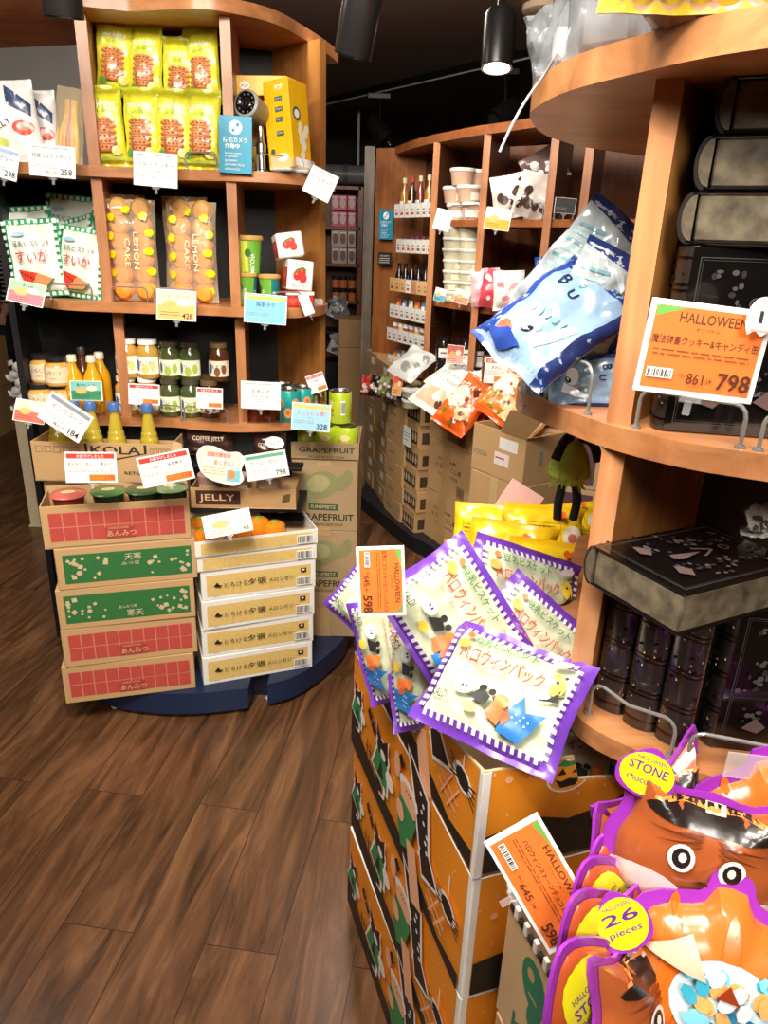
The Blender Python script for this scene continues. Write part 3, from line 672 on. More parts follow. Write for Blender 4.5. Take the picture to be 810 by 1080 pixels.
# ---------------------------------------------------------------- jars (third shelf)
def jar(name, cat, body, lid, lab, txt, r=.036, h=.10, lab_h=.045, squat=1.0, group=None, lidh=.014, shade='#ffffff', pic=None):
    t = thing(name, '', cat, (0, 0, 0), (0, 0, 0), group)
    sh_ = h
    m = M(); m.lathe([(0, 0), (r*.9, 0), (r, .005), (r, h*.68), (r*.95, h*.78), (r*.74, h*.87), (r*.72, h*.92)], C(body, .12, 'jar'), 22)
    a = Art(); lw = r*2.6; a.rect(-lw/2, h*.14, lw, lab_h, C(lab, .5)); a.text(txt, 0, h*.14+lab_h*.5, lab_h*.26, INK, maxw=lw*.6, bold=.01)
    a.text('100%', 0, h*.14+lab_h*.2, lab_h*.15, GREY, maxw=lw*.3)
    if pic: a.ell(0, h*.14+lab_h*.3, lw*.12, lab_h*.3, C(pic), 12); a.ell(lw*.25, h*.14+lab_h*.45, lw*.1, lab_h*.3, C(pic), 10); a.ell(-lw*.27, h*.14+lab_h*.5, lw*.08, lab_h*.35, C('#3c5f86'), 8)
    m.art(a, cyl(r, r, h), maxlen=.009, smooth=True); build('glass_jar', m, t)
    build('lid', M().lathe([(r*.74, h*.91), (r*.84, h*.915), (r*.85, h*.915+lidh), (r*.8, h*.92+lidh), (0, h*.92+lidh)], C(lid, .3), 22), t)
    t['h'] = h
    return t
protos = {}
def placej(key, px, z, Y, label, sc=1, yaw=0):
    t = protos[key]; loc = (XA(px, Y, z), Y, z)
    if not t.get('used'): t['used'] = 1; t.location = loc; t.scale = (sc,)*3; t.rotation_euler = (0, 0, radians(yaw)); t['label'] = label; return t
    return dup(t, loc, (0, 0, radians(yaw)), label, scale=(sc,)*3)
G_ = 'jars on the third shelf'
protos['cream'] = jar('sauce_jar', 'jar', '#c79a48', '#f1efe9', '#f3efe2', 'レモンバター', .036, .118, .055, group=G_, pic='#ecd67a')
protos['olive'] = jar('pickle_jar', 'jar', '#4b5530', '#4a4436', '#e6e8cc', 'オリーブ', .034, .115, .05, group=G_, pic='#a9bd4a')
protos['dark'] = jar('spread_jar', 'jar', '#53301c', '#6b5638', '#e9dcc0', 'あずき', .033, .115, .05, group=G_, pic='#7c4d33')
protos['peach'] = jar('jam_jar', 'jar', '#d9a657', '#2a2522', '#f2d9b4', 'いちじく', .040, .085, .05, group=G_)
for k, (px, lb) in enumerate(((136, 'left'), (158, 'right'))):
    placej('cream', px, .942, 2.31, 'ochre jar with white lid in the bottom row, the %s one, behind the sale card' % lb)
    placej('cream', px, 1.062, 2.31, 'ochre jar with white lid on the second tier, the %s of the pair' % lb)
for k, (px, lb) in enumerate(((181, 'first'), (203, 'second'), (222, 'third'))):
    placej('olive' if k < 2 else 'dark', px, .942, 2.305, '%s jar in the bottom row right of the ochre jars, %s in that run' % (('green olive', 'green olive', 'brown spread')[k], lb))
for k, (px, lb) in enumerate(((181, 'left'), (202, 'right'))): placej('olive', px, 1.06, 2.31, 'dark green olive jar on the second tier, the %s of the two' % lb)
placej('dark', 232, 1.06, 2.32, 'dark brown jar with a speckled label beside the middle upright')
placej('dark', 226, .942, 2.36, 'brown spread jar at the back against the middle upright'); placej('dark', 219, .942, 2.43-.03, 'brown spread jar in the back row, half hidden')
placej('olive', 170, 1.05, 2.40, 'dark olive jar in the back row behind the gap between cream and green jars')
for px, z, Y, lb in ((48, 1.03, 2.34, 'peach jam jar at the left end of the third shelf, upper, behind'), (63, 1.03, 2.30, 'peach jam jar, upper front one beside the orange bottles'),
                     (46, .942, 2.30, 'peach jam jar, lower left beside the handwritten card'), (66, .942, 2.31, 'peach jam jar, lower one behind the tilted card'), (70, .942, 2.40, 'peach jam jar at the back of the left bay')):
    placej('peach', px, z, Y, lb)
def bottle(name, cat, colr, capc, h, r, group, lab=None, txt=None, ribs=False):
    t = thing(name, '', cat, (0, 0, 0), (0, 0, 0), group); m = M()
    if ribs:
        pr = [(0, 0), (r*.9, 0)]
        for i in range(9): z = h*(.02+.075*i); rr = r*(1-.06*i*(i/9)); pr += [(rr, z+h*.01), (rr*1.04, z+h*.035), (rr*.97, z+h*.062)]
        pr += [(r*.5, h*.74), (r*.34, h*.86), (r*.4, h*.86), (r*.4, h*.9)]
    else: pr = [(0, 0), (r*.95, 0), (r, .006), (r, h*.55), (r*.9, h*.64), (r*.48, h*.78), (r*.4, h*.85), (r*.4, h*.92)]
    m.lathe(pr, C(colr, .08, 'jar'), 20)
    if lab: a = Art(); lw = r*2.4; a.rect(-lw/2, h*.12, lw, h*.3, C(lab)); a.text(txt, 0, h*.22, h*.1, INK, maxw=lw*.7, bold=.02); m.art(a, cyl(r, r, h), maxlen=.008, smooth=True)
    elif txt: a = Art(); a.text(txt, 0, h*.3, h*.09, WHITE, maxw=r*1.2); m.art(a, cyl(r, r, h), maxlen=.008, smooth=True)
    build('glass_bottle', m, t); build('cap', M().lathe([(r*.46, h*.88), (r*.5, h*.885), (r*.5, h*.97), (r*.42, h), (0, h)], C(capc, .3), 16), t); return t
protos['juice'] = bottle('juice_bottle', 'bottle', '#e5a41c', '#e9dfc6', .185, .031, 'orange juice bottles in the left bay', txt='る.')
placej('juice', 82, .942, 2.31, 'orange juice bottle with cream cap, left of the two front ones'); placej('juice', 102, .942, 2.31, 'orange juice bottle with cream cap, right one next to the upright')
protos['brownb'] = bottle('syrup_bottle', 'bottle', '#5a3620', '#4a3a30', .20, .027, 'brown bottles')
placej('brownb', 92, .942, 2.385, 'brown syrup bottle standing behind the orange bottles')
placej('juice', 110, .942, 2.385, 'orange juice bottle at the back, almost hidden by the upright')
# cans
def canm(colr, h=.105, r=.037, art=None):
    m = M(); m.lathe([(0, 0), (r*.93, 0), (r*.96, .004), (r, .006), (r, h-.006), (r*.96, h-.004)], C(colr, .3), 26); m.lathe([(r*.96, h-.006), (r*.98, h), (r*.92, h-.001), (r*.9, h-.005), (0, h-.005)], C('#c9c8c2', .25, 'metal'), 26)
    if art: m.art(art, cyl(r, r, h), maxlen=.008, smooth=True)
    return m
ca = Art()
for i in range(5): ca.ell(-.05+.026*i, .03+.03*(i % 2), .014, .017, C('#e89a5c', .3), 14); ca.ell(-.05+.026*i, .03+.03*(i % 2), .006, .007, C('#c9733a', .3), 10)
o = solo('fruit_can', canm('#1d9a92', art=ca), 'teal can with peach halves, left of the pair on the third shelf', 'can', (XA(305, 2.30, .94), 2.30, .941), (0, 0, 0), 'teal fruit cans')
dup(o, (XA(319, 2.335, .94), 2.345, .941), (0, 0, 1.2), 'teal can with peach halves standing behind the other, towards the shelf tip')
dup(o, (XA(297, 2.37, .94), 2.38, .941), (0, 0, .5), 'teal can at the back, mostly behind the handwritten card')
for k, (px, Yy) in enumerate(((268, 2.30), (284, 2.31))):
    m = M(); m.lathe([(0, 0), (.033, 0), (.034, .03), (.03, .04), (.026, .044)], C('#8f3a1c', .1, 'jar'), 20); m.lathe([(.031, .043), (.033, .046), (.032, .055), (0, .055)], C('#c9a24a', .3), 20)
    solo('red_bean_jar', m, 'low red-brown jar behind the handwritten card, the %s one' % ('left', 'right')[k], 'jar', (XA(px, Yy, .94), Yy, .941), (0, 0, 0), 'low red-brown jars')
m = M(); m.box(0, 0, 0, .09, .01, .10, C('#e6dc2a', .5), .002); m.art(Art().text('あんず', .045, .08, .012, INK, .05), fface(.09, .01)); solo('yellow_packet', m, 'yellow packet showing its top behind the handwritten card', 'packet', (XA(267, 2.36, .94), 2.36, 1.02-.078), rot(0, 4))
# grapefruit juice cans on top of the grapefruit cartons
ga = Art(); ga.ell(0, .07, .018, .012, C('#f6e9a0')); ga.rect(-.02, .038, .04, .014, C('#b5651d')); ga.text('Grapefruit', 0, .022, .012, INK, .045, bold=.01); barcode(ga, .045, .03, .016, .05, 4); ga.ell(-.045, .05, .012, .02, C('#eef0b0'))
protos['gcan'] = solo('grapefruit_can', canm('#b9cf2c', .11, .039, ga), '', 'can', (0, 0, 0), (0, 0, 0), 'grapefruit cans'); protos['gcan'].location = (0, 0, 0)
for k, (px, Y, z, yw, lb) in enumerate(((320, 2.40, .845, 20, 'lime green grapefruit can, front left in the top carton'), (344, 2.395, .845, 0, 'lime green grapefruit can, front middle in the top carton'), (366, 2.40, .845, -10, 'lime green grapefruit can, front right in the top carton'),
                                   (333, 2.45, .958, 10, 'lime green grapefruit can on the second layer, left'), (359, 2.44, .958, -60, 'lime green grapefruit can on the second layer, right, barcode showing'))):
    placej('gcan', px, z, Y, lb, 1, yw)
# ---------------------------------------------------------------- cards on the left unit
GL = 'price cards on the left unit'
card('pale grey price card cut by the left picture edge under the jelly bags', 6, 172, 2.12, 26, 30, card_plain('ゼリー', '298', 'フルーツ', bg=C('#dfe6ee'), bar=C('#9db4cf')), 14, 5, 5, GL)
card('white price card reading 258 under the candy sticks at the top left', 55, 170, 2.10, 49, 30, card_plain('特撰カステラサンド', '258', 'カステラ', '(税込278)'), 3, 0, 6, GL)
card('white handwritten card hanging below the yellow-green cookie packs', 164, 179, 2.13, 46, 32, card_plain('バタークッキー', '', 'レモン　¥268 + 269', hand=True), 3, 2, 4, GL)
card('white printed card sticking out at the right tip of the top shelf', 338, 194, 2.17, 35, 27, card_plain('ホームポップ', '', 'ポップコーン', ''), 22, -22, 14, GL)
card('pink and green picture card at the left end of the second shelf', 28, 309, 2.12, 36, 24, card_pic('すいか', C('#9fb9a0'), C('#e8727c')), 14, 18, 25, GL)
card('cream and orange price card below the right lemon cake bag', 186, 322, 2.12, 42, 30, card_pic('レモンケーキ', C('#f4e8b4'), C('#eeb468'), '428'), 2, 0, 8, GL)
card('sky-blue information card below the green paper cups', 280, 326, 2.13, 45, 29, card_plain('抹茶ラテ', '', 'グリーンティー', bg=C('#7fbfe4'), bar=C('#e6e35a')), 3, 0, 6, GL)
card('narrow white tag hanging below the strawberry cartons', 323, 321, 2.17, 11, 21, card_plain('いちご', '', ''), -22, 0, 5, GL)
card('landscape picture card in front of the orange juice bottles', 91, 412, 2.17, 34, 20, card_pic('瀬戸内ジュース', C('#7fc0b4'), C('#3a8a5c')), -1, 0, 8, GL)
card('red-headed price card in front of the ochre jars', 152, 416, 2.17, 33, 21, card_sale('レモンバター', '', '378'), 1, 0, 8, GL)
card('orange food picture card at the lower left, under the peach jars', 32, 434, 2.07, 32, 23, card_pic('', C('#e7d6b4'), C('#e0604a')), 10, 10, 25, GL)
card('large white tilted card reading 184 in front of the yellow soda bottles', 69, 440, 2.0, 50, 32, card_plain('インカコーラ', '184', '', '税込199', bar=C('#8d9298')), 32, 0, 10, GL)
card('red-headed price card in front of the brown spread jars', 221, 420, 2.16, 28, 21, card_sale('つぶあん', '', '378'), 1, 0, 8, GL)
card('white handwritten card in front of the low red-brown jars', 275, 417, 2.17, 42, 28, card_plain('丸あんず', '', '¥540 + 8% 582', hand=True), 1, 0, 5, GL)
card('blue and orange price card reading 328 above the grapefruit cans', 328, 440, 2.20, 41, 28, card_plain('フレッシュ感！', '328', 'みかん', bg=C('#9fd0ea'), bar=C('#e9c86a'), tcol=C('#d4562c')), 3, 0, 8, GL)
card('small red-lettered card leaning behind the teal cans', 334, 404, 2.33, 19, 19, card_sale('白桃', '', ''), -20, 0, 6, GL)
card('red-headed sale card clipped to the left of the anmitsu carton', 96, 493, 1.82, 52, 32, card_sale('あんみつ・あんこ・寒天入り', '', '118'), 1, 10, 6, GL)
card('red-headed sale card clipped to the right of the anmitsu carton, tilted', 175, 494, 1.86, 54, 32, card_sale('つぶあん・抹茶寒天', '', '118'), -11, 10, 6, GL)
card('white and green card reading 798 over the coffee jelly tray', 281, 491, 2.08, 45, 27, card_plain('コーヒーゼリー', '798', '', bg=C('#f1f3e6'), bar=C('#5ba884')), -11, 0, 8, GL)
card('white card with orange fruit over the orange jellies, tilted', 240, 552, 1.97, 50, 24, card_pic('まるごとみかん', C('#f6f3e4'), C('#f2e9c8'), '98'), -10, 10, 30, GL)
def cloud_sign(label, px, py, Y, wpx, hpx, outline, art, rl, group=None):
    P = PY(px, py, Y); s_ = (P-CC).dot(CF)/FPX; W, H = wpx*s_, hpx*s_; m = M()
    pts = [(x*W, y*H) for x, y in outline]
    mm = M().prism(pts, 0, .0016, WHITE); m.join(mm, Matrix.Translation((-W/2, .0008, 0)) @ Matrix.Rotation(radians(90), 4, 'X'))
    m.art(art(W, H), fface(W, .0016), base=.0004, step=.00005)
    return solo('cutout_sign', m, label, 'sign', (P.x, Y, P.z-H/2), rot(0, 8, rl), group)
cl = smooth_curve([(.02, .55), (.0, .78), (.12, .97), (.35, .99), (.6, .88), (.85, .9), (.97, .7), (.92, .45), (.98, .2), (.8, .02), (.55, .05), (.3, .12), (.1, .3), (.02, .55)], 4)[:-1]
def cloud_art(w, h):
    a = Art(); a.poly([(w*(.5+(x-.5)*.88), h*(.5+(y-.5)*.86)) for x, y in cl], C('#f4e7b0')); a.poly([(w*(.5+(x-.5)*.8), h*(.5+(y-.5)*.76)) for x, y in cl], C('#f9f2d6'))
    a.rect(w*.62, h*.12, w*.28, h*.3, C('#7cc4d4')); a.ell(w*.72, h*.3, w*.08, h*.12, C('#e98a4c'), 12); a.rect(w*.2, h*.72, w*.5, h*.14, C('#f4b7ae'))
    a.text('お取り寄せの', w*.45, h*.73, h*.11, C('#d6382e'), w*.46, bold=.02); a.text('あじわい', w*.55, h*.52, h*.13, C('#d6382e'), w*.4, bold=.03); lines(a, w*.14, h*.42, w*.46, 3, h*.07, h*.02, C('#d98a3c')); return a
cloud_sign('cloud-shaped cream and red sign over the coffee jelly tray', 231, 492, 2.07, 52, 41, cl, cloud_art, 4)
ov = [(.5+.5*cos(2*pi*k/20), .5+.5*sin(2*pi*k/20)) for k in range(20)]
cloud_sign('small white oval sign above the green and white card', 289, 467, 2.10, 20, 13, ov, lambda w, h: Art().ell(w*.5, h*.5, w*.47, h*.46, C('#eef0ea'), 20).text('2コで', w*.5, h*.32, h*.35, INK, w*.5), 6)

# ---------------------------------------------------------------- stacked cartons, lower left
YAW1 = 16.8
def along(px, py, z, w, d, yaw, px2=None):
    """centre of a box whose front lower-left corner sits at the pixel on height z"""
    P = PZ(px, py, z); a = radians(yaw); return (P.x+cos(a)*w/2-sin(a)*d/2, P.y+sin(a)*w/2+cos(a)*d/2, z)
def anmitsu(w, h, kind, flip=False):
    a = Art(); r = random.Random(4 if flip else 9)
    if kind == 'red':
        R1 = C('#b8473c', .7); R2 = C('#a63a31', .7); x0, x1, y0, y1 = w*.045, w*.965, h*.15, h*.84
        a.rect(x0, y0, x1-x0, y1-y0, C('#c98068', .7)); n = 10; g = .0016; cw = (x1-x0)/n; ch = (y1-y0)/2
        for i in range(n):
            for j in range(2): a.rect(x0+cw*i+g, y0+ch*j+g, cw-2*g, ch-2*g, R1)
        a.rect(w*.41, y0+.001, w*.2, ch*.8, R2); a.text('あんみつ', w*.52, y0+ch*.15, ch*.42, KRAFTL, w*.2, bold=.01); a.text('北海道産小豆使用', w*.5, y0+ch*.68, ch*.14, KRAFTL, w*.14)
    else:
        x0, x1, y0, y1 = w*.05, w*.965, h*.14, h*.84; a.rect(x0, y0, x1-x0, y1-y0, C('#2c6b35', .7))
        for k in range(34):
            u = r.random()**1.4; u = u*.36; u = u if k % 2 else 1-u; q = r.uniform(.006, .014); a.rect(x0+(x1-x0)*(.03+u*.94)-q/2, y0+(y1-y0)*r.uniform(.12, .85)-q/2, q, q, C('#c7b48c', .7), r.uniform(0, 1.5))
        if flip: a.text('天寒', w*.54, h*.62, h*.17, C('#d6c9a4', .7), w*.12, rot=0); a.text('みつ豆', w*.52, h*.5, h*.08, C('#d6c9a4', .7), w*.13)
        else: a.text('寒天', w*.55, h*.2, h*.18, C('#d6c9a4', .7), w*.12); a.text('あんみつ用', w*.5, h*.42, h*.08, C('#d6c9a4', .7), w*.13)
    return a
w1, d1, h1 = .398, .16, .133
bx = None
for k, (kind, fl, lb) in enumerate((('red', 0, 'lowest of the five-high stack on the navy plinth, red grid panel'), ('red', 0, 'second from the bottom of the five-high stack, red grid panel'), ('green', 0, 'middle of the five-high stack, green panel with squares thinning to the right'), ('green', 1, 'second from the top of the five-high stack, green panel with inverted lettering'))):
    c = along(70, 743, .1, w1, d1, YAW1); z = .1+k*(h1+.001)
    m = cartonmesh(w1, d1, h1, KRAFT, anmitsu(w1, h1, kind, fl), tape=(KRAFTL, 'x'))
    solo('dessert_carton', m, 'kraft carton, ' + lb, 'carton', (c[0]+.008*k+(.004 if k % 2 else 0), c[1]+.003*(k % 2), z), (0, 0, radians(YAW1+(-.8, .6, -.3, .4)[k])), 'kraft dessert cartons')
c = along(70, 743, .1, w1, d1, YAW1); zt = .1+4*(h1+.001)
t = thing('dessert_carton', 'open kraft carton with red grid panel on top of the five-high stack', 'carton', (c[0]+.012, c[1], zt), (0, 0, radians(YAW1)), 'kraft dessert cartons')
build('carton_body', cartonmesh(w1*1.03, d1, h1*.98, KRAFT, anmitsu(w1*1.03, h1*.98, 'red'), openbox=True, back_h=h1*1.05, inner=KRAFTL), t)
def dcup(label, u, v, col, colf):
    a = radians(YAW1); x = c[0]+.012+cos(a)*u-sin(a)*v; y = c[1]+sin(a)*u+cos(a)*v
    tt = thing('dessert_cup', label, 'dessert cup', (x, y, zt+.085), (0, 0, radians(20)), 'dessert cups in the open carton')
    m = M(); m.lathe([(0, 0), (.038, 0), (.046, .05), (.048, .054)], C(col, .2, 'jar'), 20); build('cup', m, tt)
    m = M(); m.lathe([(.052, .053), (.053, .055), (.05, .058), (.02, .062), (0, .061)], F_(colf, .2), 20); m.art(Art().ell(0, 0, .02, .012, C('#e9d9a8')).text('白玉', -.0, -.004, .01, INK, .02), lambda x_, y_, k: (x_, y_, .0615+k)); build('film_lid', m, tt)
for u, v, co, cf, lb in ((-.135, -.005, '#8a3527', '#d0675a', 'dessert cup with pink-red film lid at the left of the open carton'), (-.025, .0, '#35452a', '#4f7f45', 'dessert cup with green film lid in the middle of the open carton'), (.075, -.005, '#2c3524', '#3f5a38', 'dessert cup with dark green lid, right of the middle'), (.155, .0, '#26301f', '#7d9a6c', 'dessert cup with pale green lid at the right end of the open carton')): dcup(lb, u, v, co, cf)
# supporting plain carton and soda box behind
m = cartonmesh(.42, .15, .33, KRAFT2, tape=(KRAFTL, 'x'))
solo('plain_carton', m, 'plain kraft carton standing behind the five-high stack, lower one', 'carton', (-.86, 2.175, .1))
solo('plain_carton', m, 'plain kraft carton behind the five-high stack, directly under the soda box', 'carton', (-.86, 2.175, .44))
def kola(w, h):
    a = Art(); BK = C('#2b2622', .7); a.poly([(w*.38, h*.98), (w*.82, h*.98), (w*.82, h*.75), (w*.6, h*.58), (w*.38, h*.75)], BK); a.poly([(w*.40, h*.98), (w*.80, h*.98), (w*.80, h*.76), (w*.6, h*.62), (w*.40, h*.76)], KRAFT)
    a.text('KOLA', w*.6, h*.72, h*.21, BK, w*.36, bold=.05)
    for k in range(5): a.frame(w*(.03+.065*k), h*.74, w*.05, h*.16, .0015, C('#7a5f3c', .8)); a.frame(w*(.845+.03*k), h*.74, w*.022, h*.16, .0015, C('#7a5f3c', .8))
    a.text('RETORNABLE', w*.8, h*.22, h*.08, BK, w*.3, bold=.01); return a
t = thing('soda_box', 'open kraft soda box with bold black lettering, behind the five-high stack', 'carton', (-.87, 2.155, .775), (0, 0, radians(2)))
build('box_body', cartonmesh(.425, .14, .125, KRAFT, kola(.425, .125), openbox=True, back_h=.1, inner=KRAFTL), t)
m = M(); m.prism([(.205, -.07), (.24, -.055), (.215, -.03)], .10, .125, KRAFTL); build('torn_flap', m, t)
protos['soda'] = bottle('soda_bottle', 'bottle', '#bba538', '#4a6ea8', .23, .036, 'yellow soda bottles in the soda box', ribs=True)
for k, (px, n) in enumerate(((66, 'first from the left, beneath the tilted card'), (86, 'second from the left, behind the tilted card'), (103, 'third from the left'), (127, 'fourth from the left'), (161, 'last at the right'))):
    placej('soda', px, .781, 2.155, 'ribbed yellow glass soda bottle with blue cap, '+n)

def melonjelly(w, h, shallow=False):
    a = Art(); a.rect(w*.045, h*.12, w*.91, h*.72, C('#d9b96e', .7)); r = random.Random(3)
    for k in range(70): a.ell(w*r.uniform(.05, .95), h*r.uniform(.15, .82), w*.006, w*.003, C('#c39f50', .7), 5, r.random()*3)
    if not shallow:
        a.poly([(w*.10, h*.48), (w*.135, h*.62), (w*.15, h*.52), (w*.18, h*.5), (w*.15, h*.44)], INK); a.text('とろける', w*.29, h*.42, h*.15, INK, w*.2); a.text('夕張', w*.475, h*.4, h*.22, INK, w*.16, bold=.015); a.text('メロンゼリー', w*.71, h*.42, h*.15, INK, w*.27)
        a.rect(w*.86, h*.62, w*.05, h*.14, INK); a.ell(w*.885, h*.7, w*.012, h*.03, WHITE, 8)
    barcode(a, w*.82, h*.16, w*.14, h*(.3 if not shallow else .6), 5); a.text('IBR201', w*.12, h*.14, h*.05, GREY, w*.05); return a
YAW2 = 21; w2, d2, h2 = .372, .20, .103
WB = C('#e6e4de', .6, 'board')
for k in range(4):
    c2 = along(215, 723, .1, w2, d2, YAW2); q = cartonmesh(w2, d2, h2, WB, melonjelly(w2, h2), tape=(KRAFTL, 'x'))
    solo('melon_jelly_carton', q, 'white carton with sand-coloured panel and black brush lettering, %s of four' % ('lowest', 'second from the bottom', 'third from the bottom', 'topmost')[k], 'carton', (c2[0]+.004*k, c2[1]+.004*(k % 2), .1+k*(h2+.001)), (0, 0, radians(YAW2+(0, -.7, .5, -.3)[k])), 'melon jelly cartons')
z = .1+4*(h2+.001)
solo('jelly_tray', cartonmesh(w2*1.03, d2, .052, WB, melonjelly(w2*1.03, .052, True), openbox=True, inner=KRAFTL), 'shallow white tray with sand-coloured panel, lower of the two shallow trays', 'carton', (c2[0]+.01, c2[1], z), (0, 0, radians(YAW2)), 'shallow trays')
zt2 = z+.054
solo('jelly_tray', cartonmesh(w2*1.05, d2*1.05, .052, WB, melonjelly(w2*1.05, .052, True), openbox=True, back_h=.075, inner=KRAFTL), 'open shallow tray holding orange jellies, top of the white stack', 'carton', (c2[0]+.008, c2[1], zt2), (0, 0, radians(YAW2+1)), 'shallow trays')
om = M(); om.lathe([(0, 0), (.028, 0), (.036, .015), (.038, .034), (.034, .05), (.022, .058), (.006, .058), (0, .056)], C('#ef8a1e', .3, 'jar'), 20); om.lathe([(.012, .0585), (.010, .061), (0, .061)], C('#7fae3c'), 8)
o = None
for u, v, dz, lb in ((-.16, -.03, 0, 'orange round jelly at the left end of the open tray'), (-.11, .02, .004, 'orange round jelly behind the white card'), (-.04, -.02, .0, 'orange round jelly left of the middle of the tray'), (.02, -.01, .012, 'orange round jelly standing highest in the middle of the tray'), (.07, -.03, -.006, 'flat orange jelly at the right of the others in the tray'), (-.16, .05, .01, 'orange round jelly in the back left corner of the tray')):
    a = radians(YAW2); p = (c2[0]+.008+cos(a)*u-sin(a)*v, c2[1]+sin(a)*u+cos(a)*v, zt2+.005+max(dz, 0))
    if o is None: o = solo('orange_jelly', om, lb, 'jelly', p, (0, 0, 0), 'orange jellies in the tray')
    else: dup(o, p, (0, 0, u*9), lb)
# coffee jelly tray and packs
def jellytray(w, h): return Art().rect(w*.05, h*.18, w*.42, h*.7, C('#3a2018')).text('JELLY', w*.25, h*.28, h*.42, KRAFTL, w*.34, bold=.02).poly([(w*.86, h*.3), (w*.94, h*.4), (w*.95, h*.8), (w*.88, h*.7)], C('#5c4a2a'))
solo('coffee_jelly_tray', cartonmesh(.335, .13, .068, KRAFT2, jellytray(.335, .068), openbox=True, inner=KRAFTL), 'open kraft tray reading JELLY above the white carton stack', 'carton', (-.455, 2.205, .682), (0, 0, radians(3)))
ja = Art()
ja.rect(-.03, .012, .06, .05, C('#d9b9a0')); ja.text('COFFEE', 0, .042, .011, C('#4a3028'), .05, bold=.02); ja.text('JELLY', 0, .022, .015, C('#4a3028'), .05, bold=.04)
jm = M(); jm.lathe([(0, 0), (.036, 0), (.038, .004), (.038, .082), (.040, .086), (.036, .09), (0, .09)], C('#cfae98', .5), 24); jm.art(ja, cyl(.038, .038, .09), maxlen=.01, smooth=True)
o = None
for k, (px, n) in enumerate(((222, 'left'), (252, 'middle'), (283, 'right'))):
    p = (XA(px, 2.2, .70), 2.205, .687)
    if o is None: o = solo('coffee_jelly_cup', jm, 'beige coffee jelly cup in the kraft tray, the %s one of three' % n, 'cup', p, (0, 0, 0), 'coffee jelly cups')
    else: dup(o, p, (0, 0, .1*k), 'beige coffee jelly cup in the kraft tray, the %s one of three' % n)
bm = bagmesh(.16, .1, .05, Art().text('COFFEE JELLY', .08, .05, .018, C('#d9c2a6'), .11, bold=.02).rect(.03, .02, .05, .01, C('#8f6a4c')), F_('#3c2620', .3), 23, .004)
o = solo('coffee_jelly_pack', bm, 'dark brown coffee jelly pack, high at the left above the cloud-shaped sign', 'packet', (XA(222, 2.28, .83), 2.275, .815), rot(0, 6), 'dark brown jelly packs')
dup(o, (XA(285, 2.28, .83), 2.275, .80), rot(4, 6), 'dark brown coffee jelly pack behind the small oval sign', scale=(.7, 1, 1))
dup(o, (XA(215, 2.2, .78), 2.27, .74), rot(-4, 6), 'dark brown coffee jelly pack at the left behind the jelly cups', scale=(.6, 1, .8))
m = M(); m.box(0, 0, 0, .37, .09, .012, BLACK, .002); sh_o = m
build('jelly_ledge', sh(M().box(-.455, 2.255, .787, .36, .07, .012, BLACK, .002), LU), LU)
o = solo('dark_jelly_cup', M().lathe([(0, 0), (.03, 0), (.038, .04), (.04, .044), (0, .046)], C('#1d1512', .1, 'jar'), 18), 'dark jelly cup under the kraft tray, left', 'cup', (XA(232, 2.25, .63), 2.15, .625), (0, 0, 0), 'dark jelly cups under the tray')
o.location.z = .61; o.location.y = 2.26
dup(o, (XA(283, 2.26, .63), 2.27, .61), (0, 0, 0), 'dark jelly cup under the kraft tray, right')
build('low_ledge', sh(M().box(-.44, 2.27, .597, .34, .09, .012, BLACK, .002), LU), LU)

# grapefruit cartons
def grape(w, h, top=False):
    a = Art(); GK = C('#8d8a5e', .8); TX = C('#22301f', .7)
    if top: a.text('GRAPEFRUIT', w*.55, h*.42, h*.3, TX, w*.78, bold=.04); a.text('PACKED IN LIGHT SYRUP', w*.55, h*.12, h*.12, TX, w*.5, bold=.02); return a
    a.ell(w*.48, h*.66, w*.26, h*.19, GK, 22, .3); a.ell(w*.78, h*.7, w*.1, h*.13, GK, 14, -.5); a.ell(w*.86, h*.78, w*.07, h*.1, GK, 12); a.ell(w*.34, h*.42, w*.09, h*.09, GK, 12); a.ell(w*.44, h*.68, w*.17, h*.12, C('#a5a06e', .8), 20, .3)
    a.rect(w*.3, h*.3, w*.42, h*.09, C('#2e5a3c', .7)); a.text('SUNSPEETZ', w*.51, h*.325, h*.045, KRAFTL, w*.36, bold=.03)
    a.text('GRAPEFRUIT', w*.55, h*.15, h*.1, TX, w*.8, bold=.04); a.text('PACKED IN LIGHT SYRUP', w*.55, h*.07, h*.04, TX, w*.5, bold=.02)
    a.rect(w*.42, 0, w*.2, h*.06, C('#bd9a6c', .5)); a.rect(w*.42, h*.93, w*.2, h*.07, C('#bd9a6c', .5)); return a
w3 = .245; gx = -.215; KG = C('#a98e68', .75, 'board')
for z0, z1, kd, lb in ((.1, .268, 0, 'plain kraft carton at the foot of the grapefruit stack'), (.269, .53, 1, 'kraft grapefruit carton, lower of the two with the big printed fruit'), (.531, .79, 1, 'kraft grapefruit carton, upper of the two with the big printed fruit')):
    solo('grapefruit_carton', cartonmesh(w3, .25, z1-z0, KG, grape(w3, z1-z0) if kd else Art().rect(w3*.42, 0, w3*.2, .12, C('#bd9a6c', .5)), tape=(KRAFTL, 'y')), lb, 'carton', (gx+(.0 if kd else -.004), 2.345+.125, z0), (0, 0, radians(-1 if z0 > .3 else 0)), 'grapefruit cartons')
t = thing('grapefruit_carton', 'open cut-down grapefruit carton holding green cans, top of its stack', 'carton', (gx, 2.345+.125, .792), (0, 0, 0), 'grapefruit cartons')
build('carton_body', cartonmesh(w3, .25, .062, KG, grape(w3, .062, True), openbox=True, inner=KRAFTL), t)
m = M(); m.prism([(-w3/2, -.125), (-w3/2+.002, -.125), (-w3/2+.002, .0), (-w3/2, .0)], .062, .1, KG); build('side_flap', m, t)
for k, n in enumerate(('gcan',)): pass
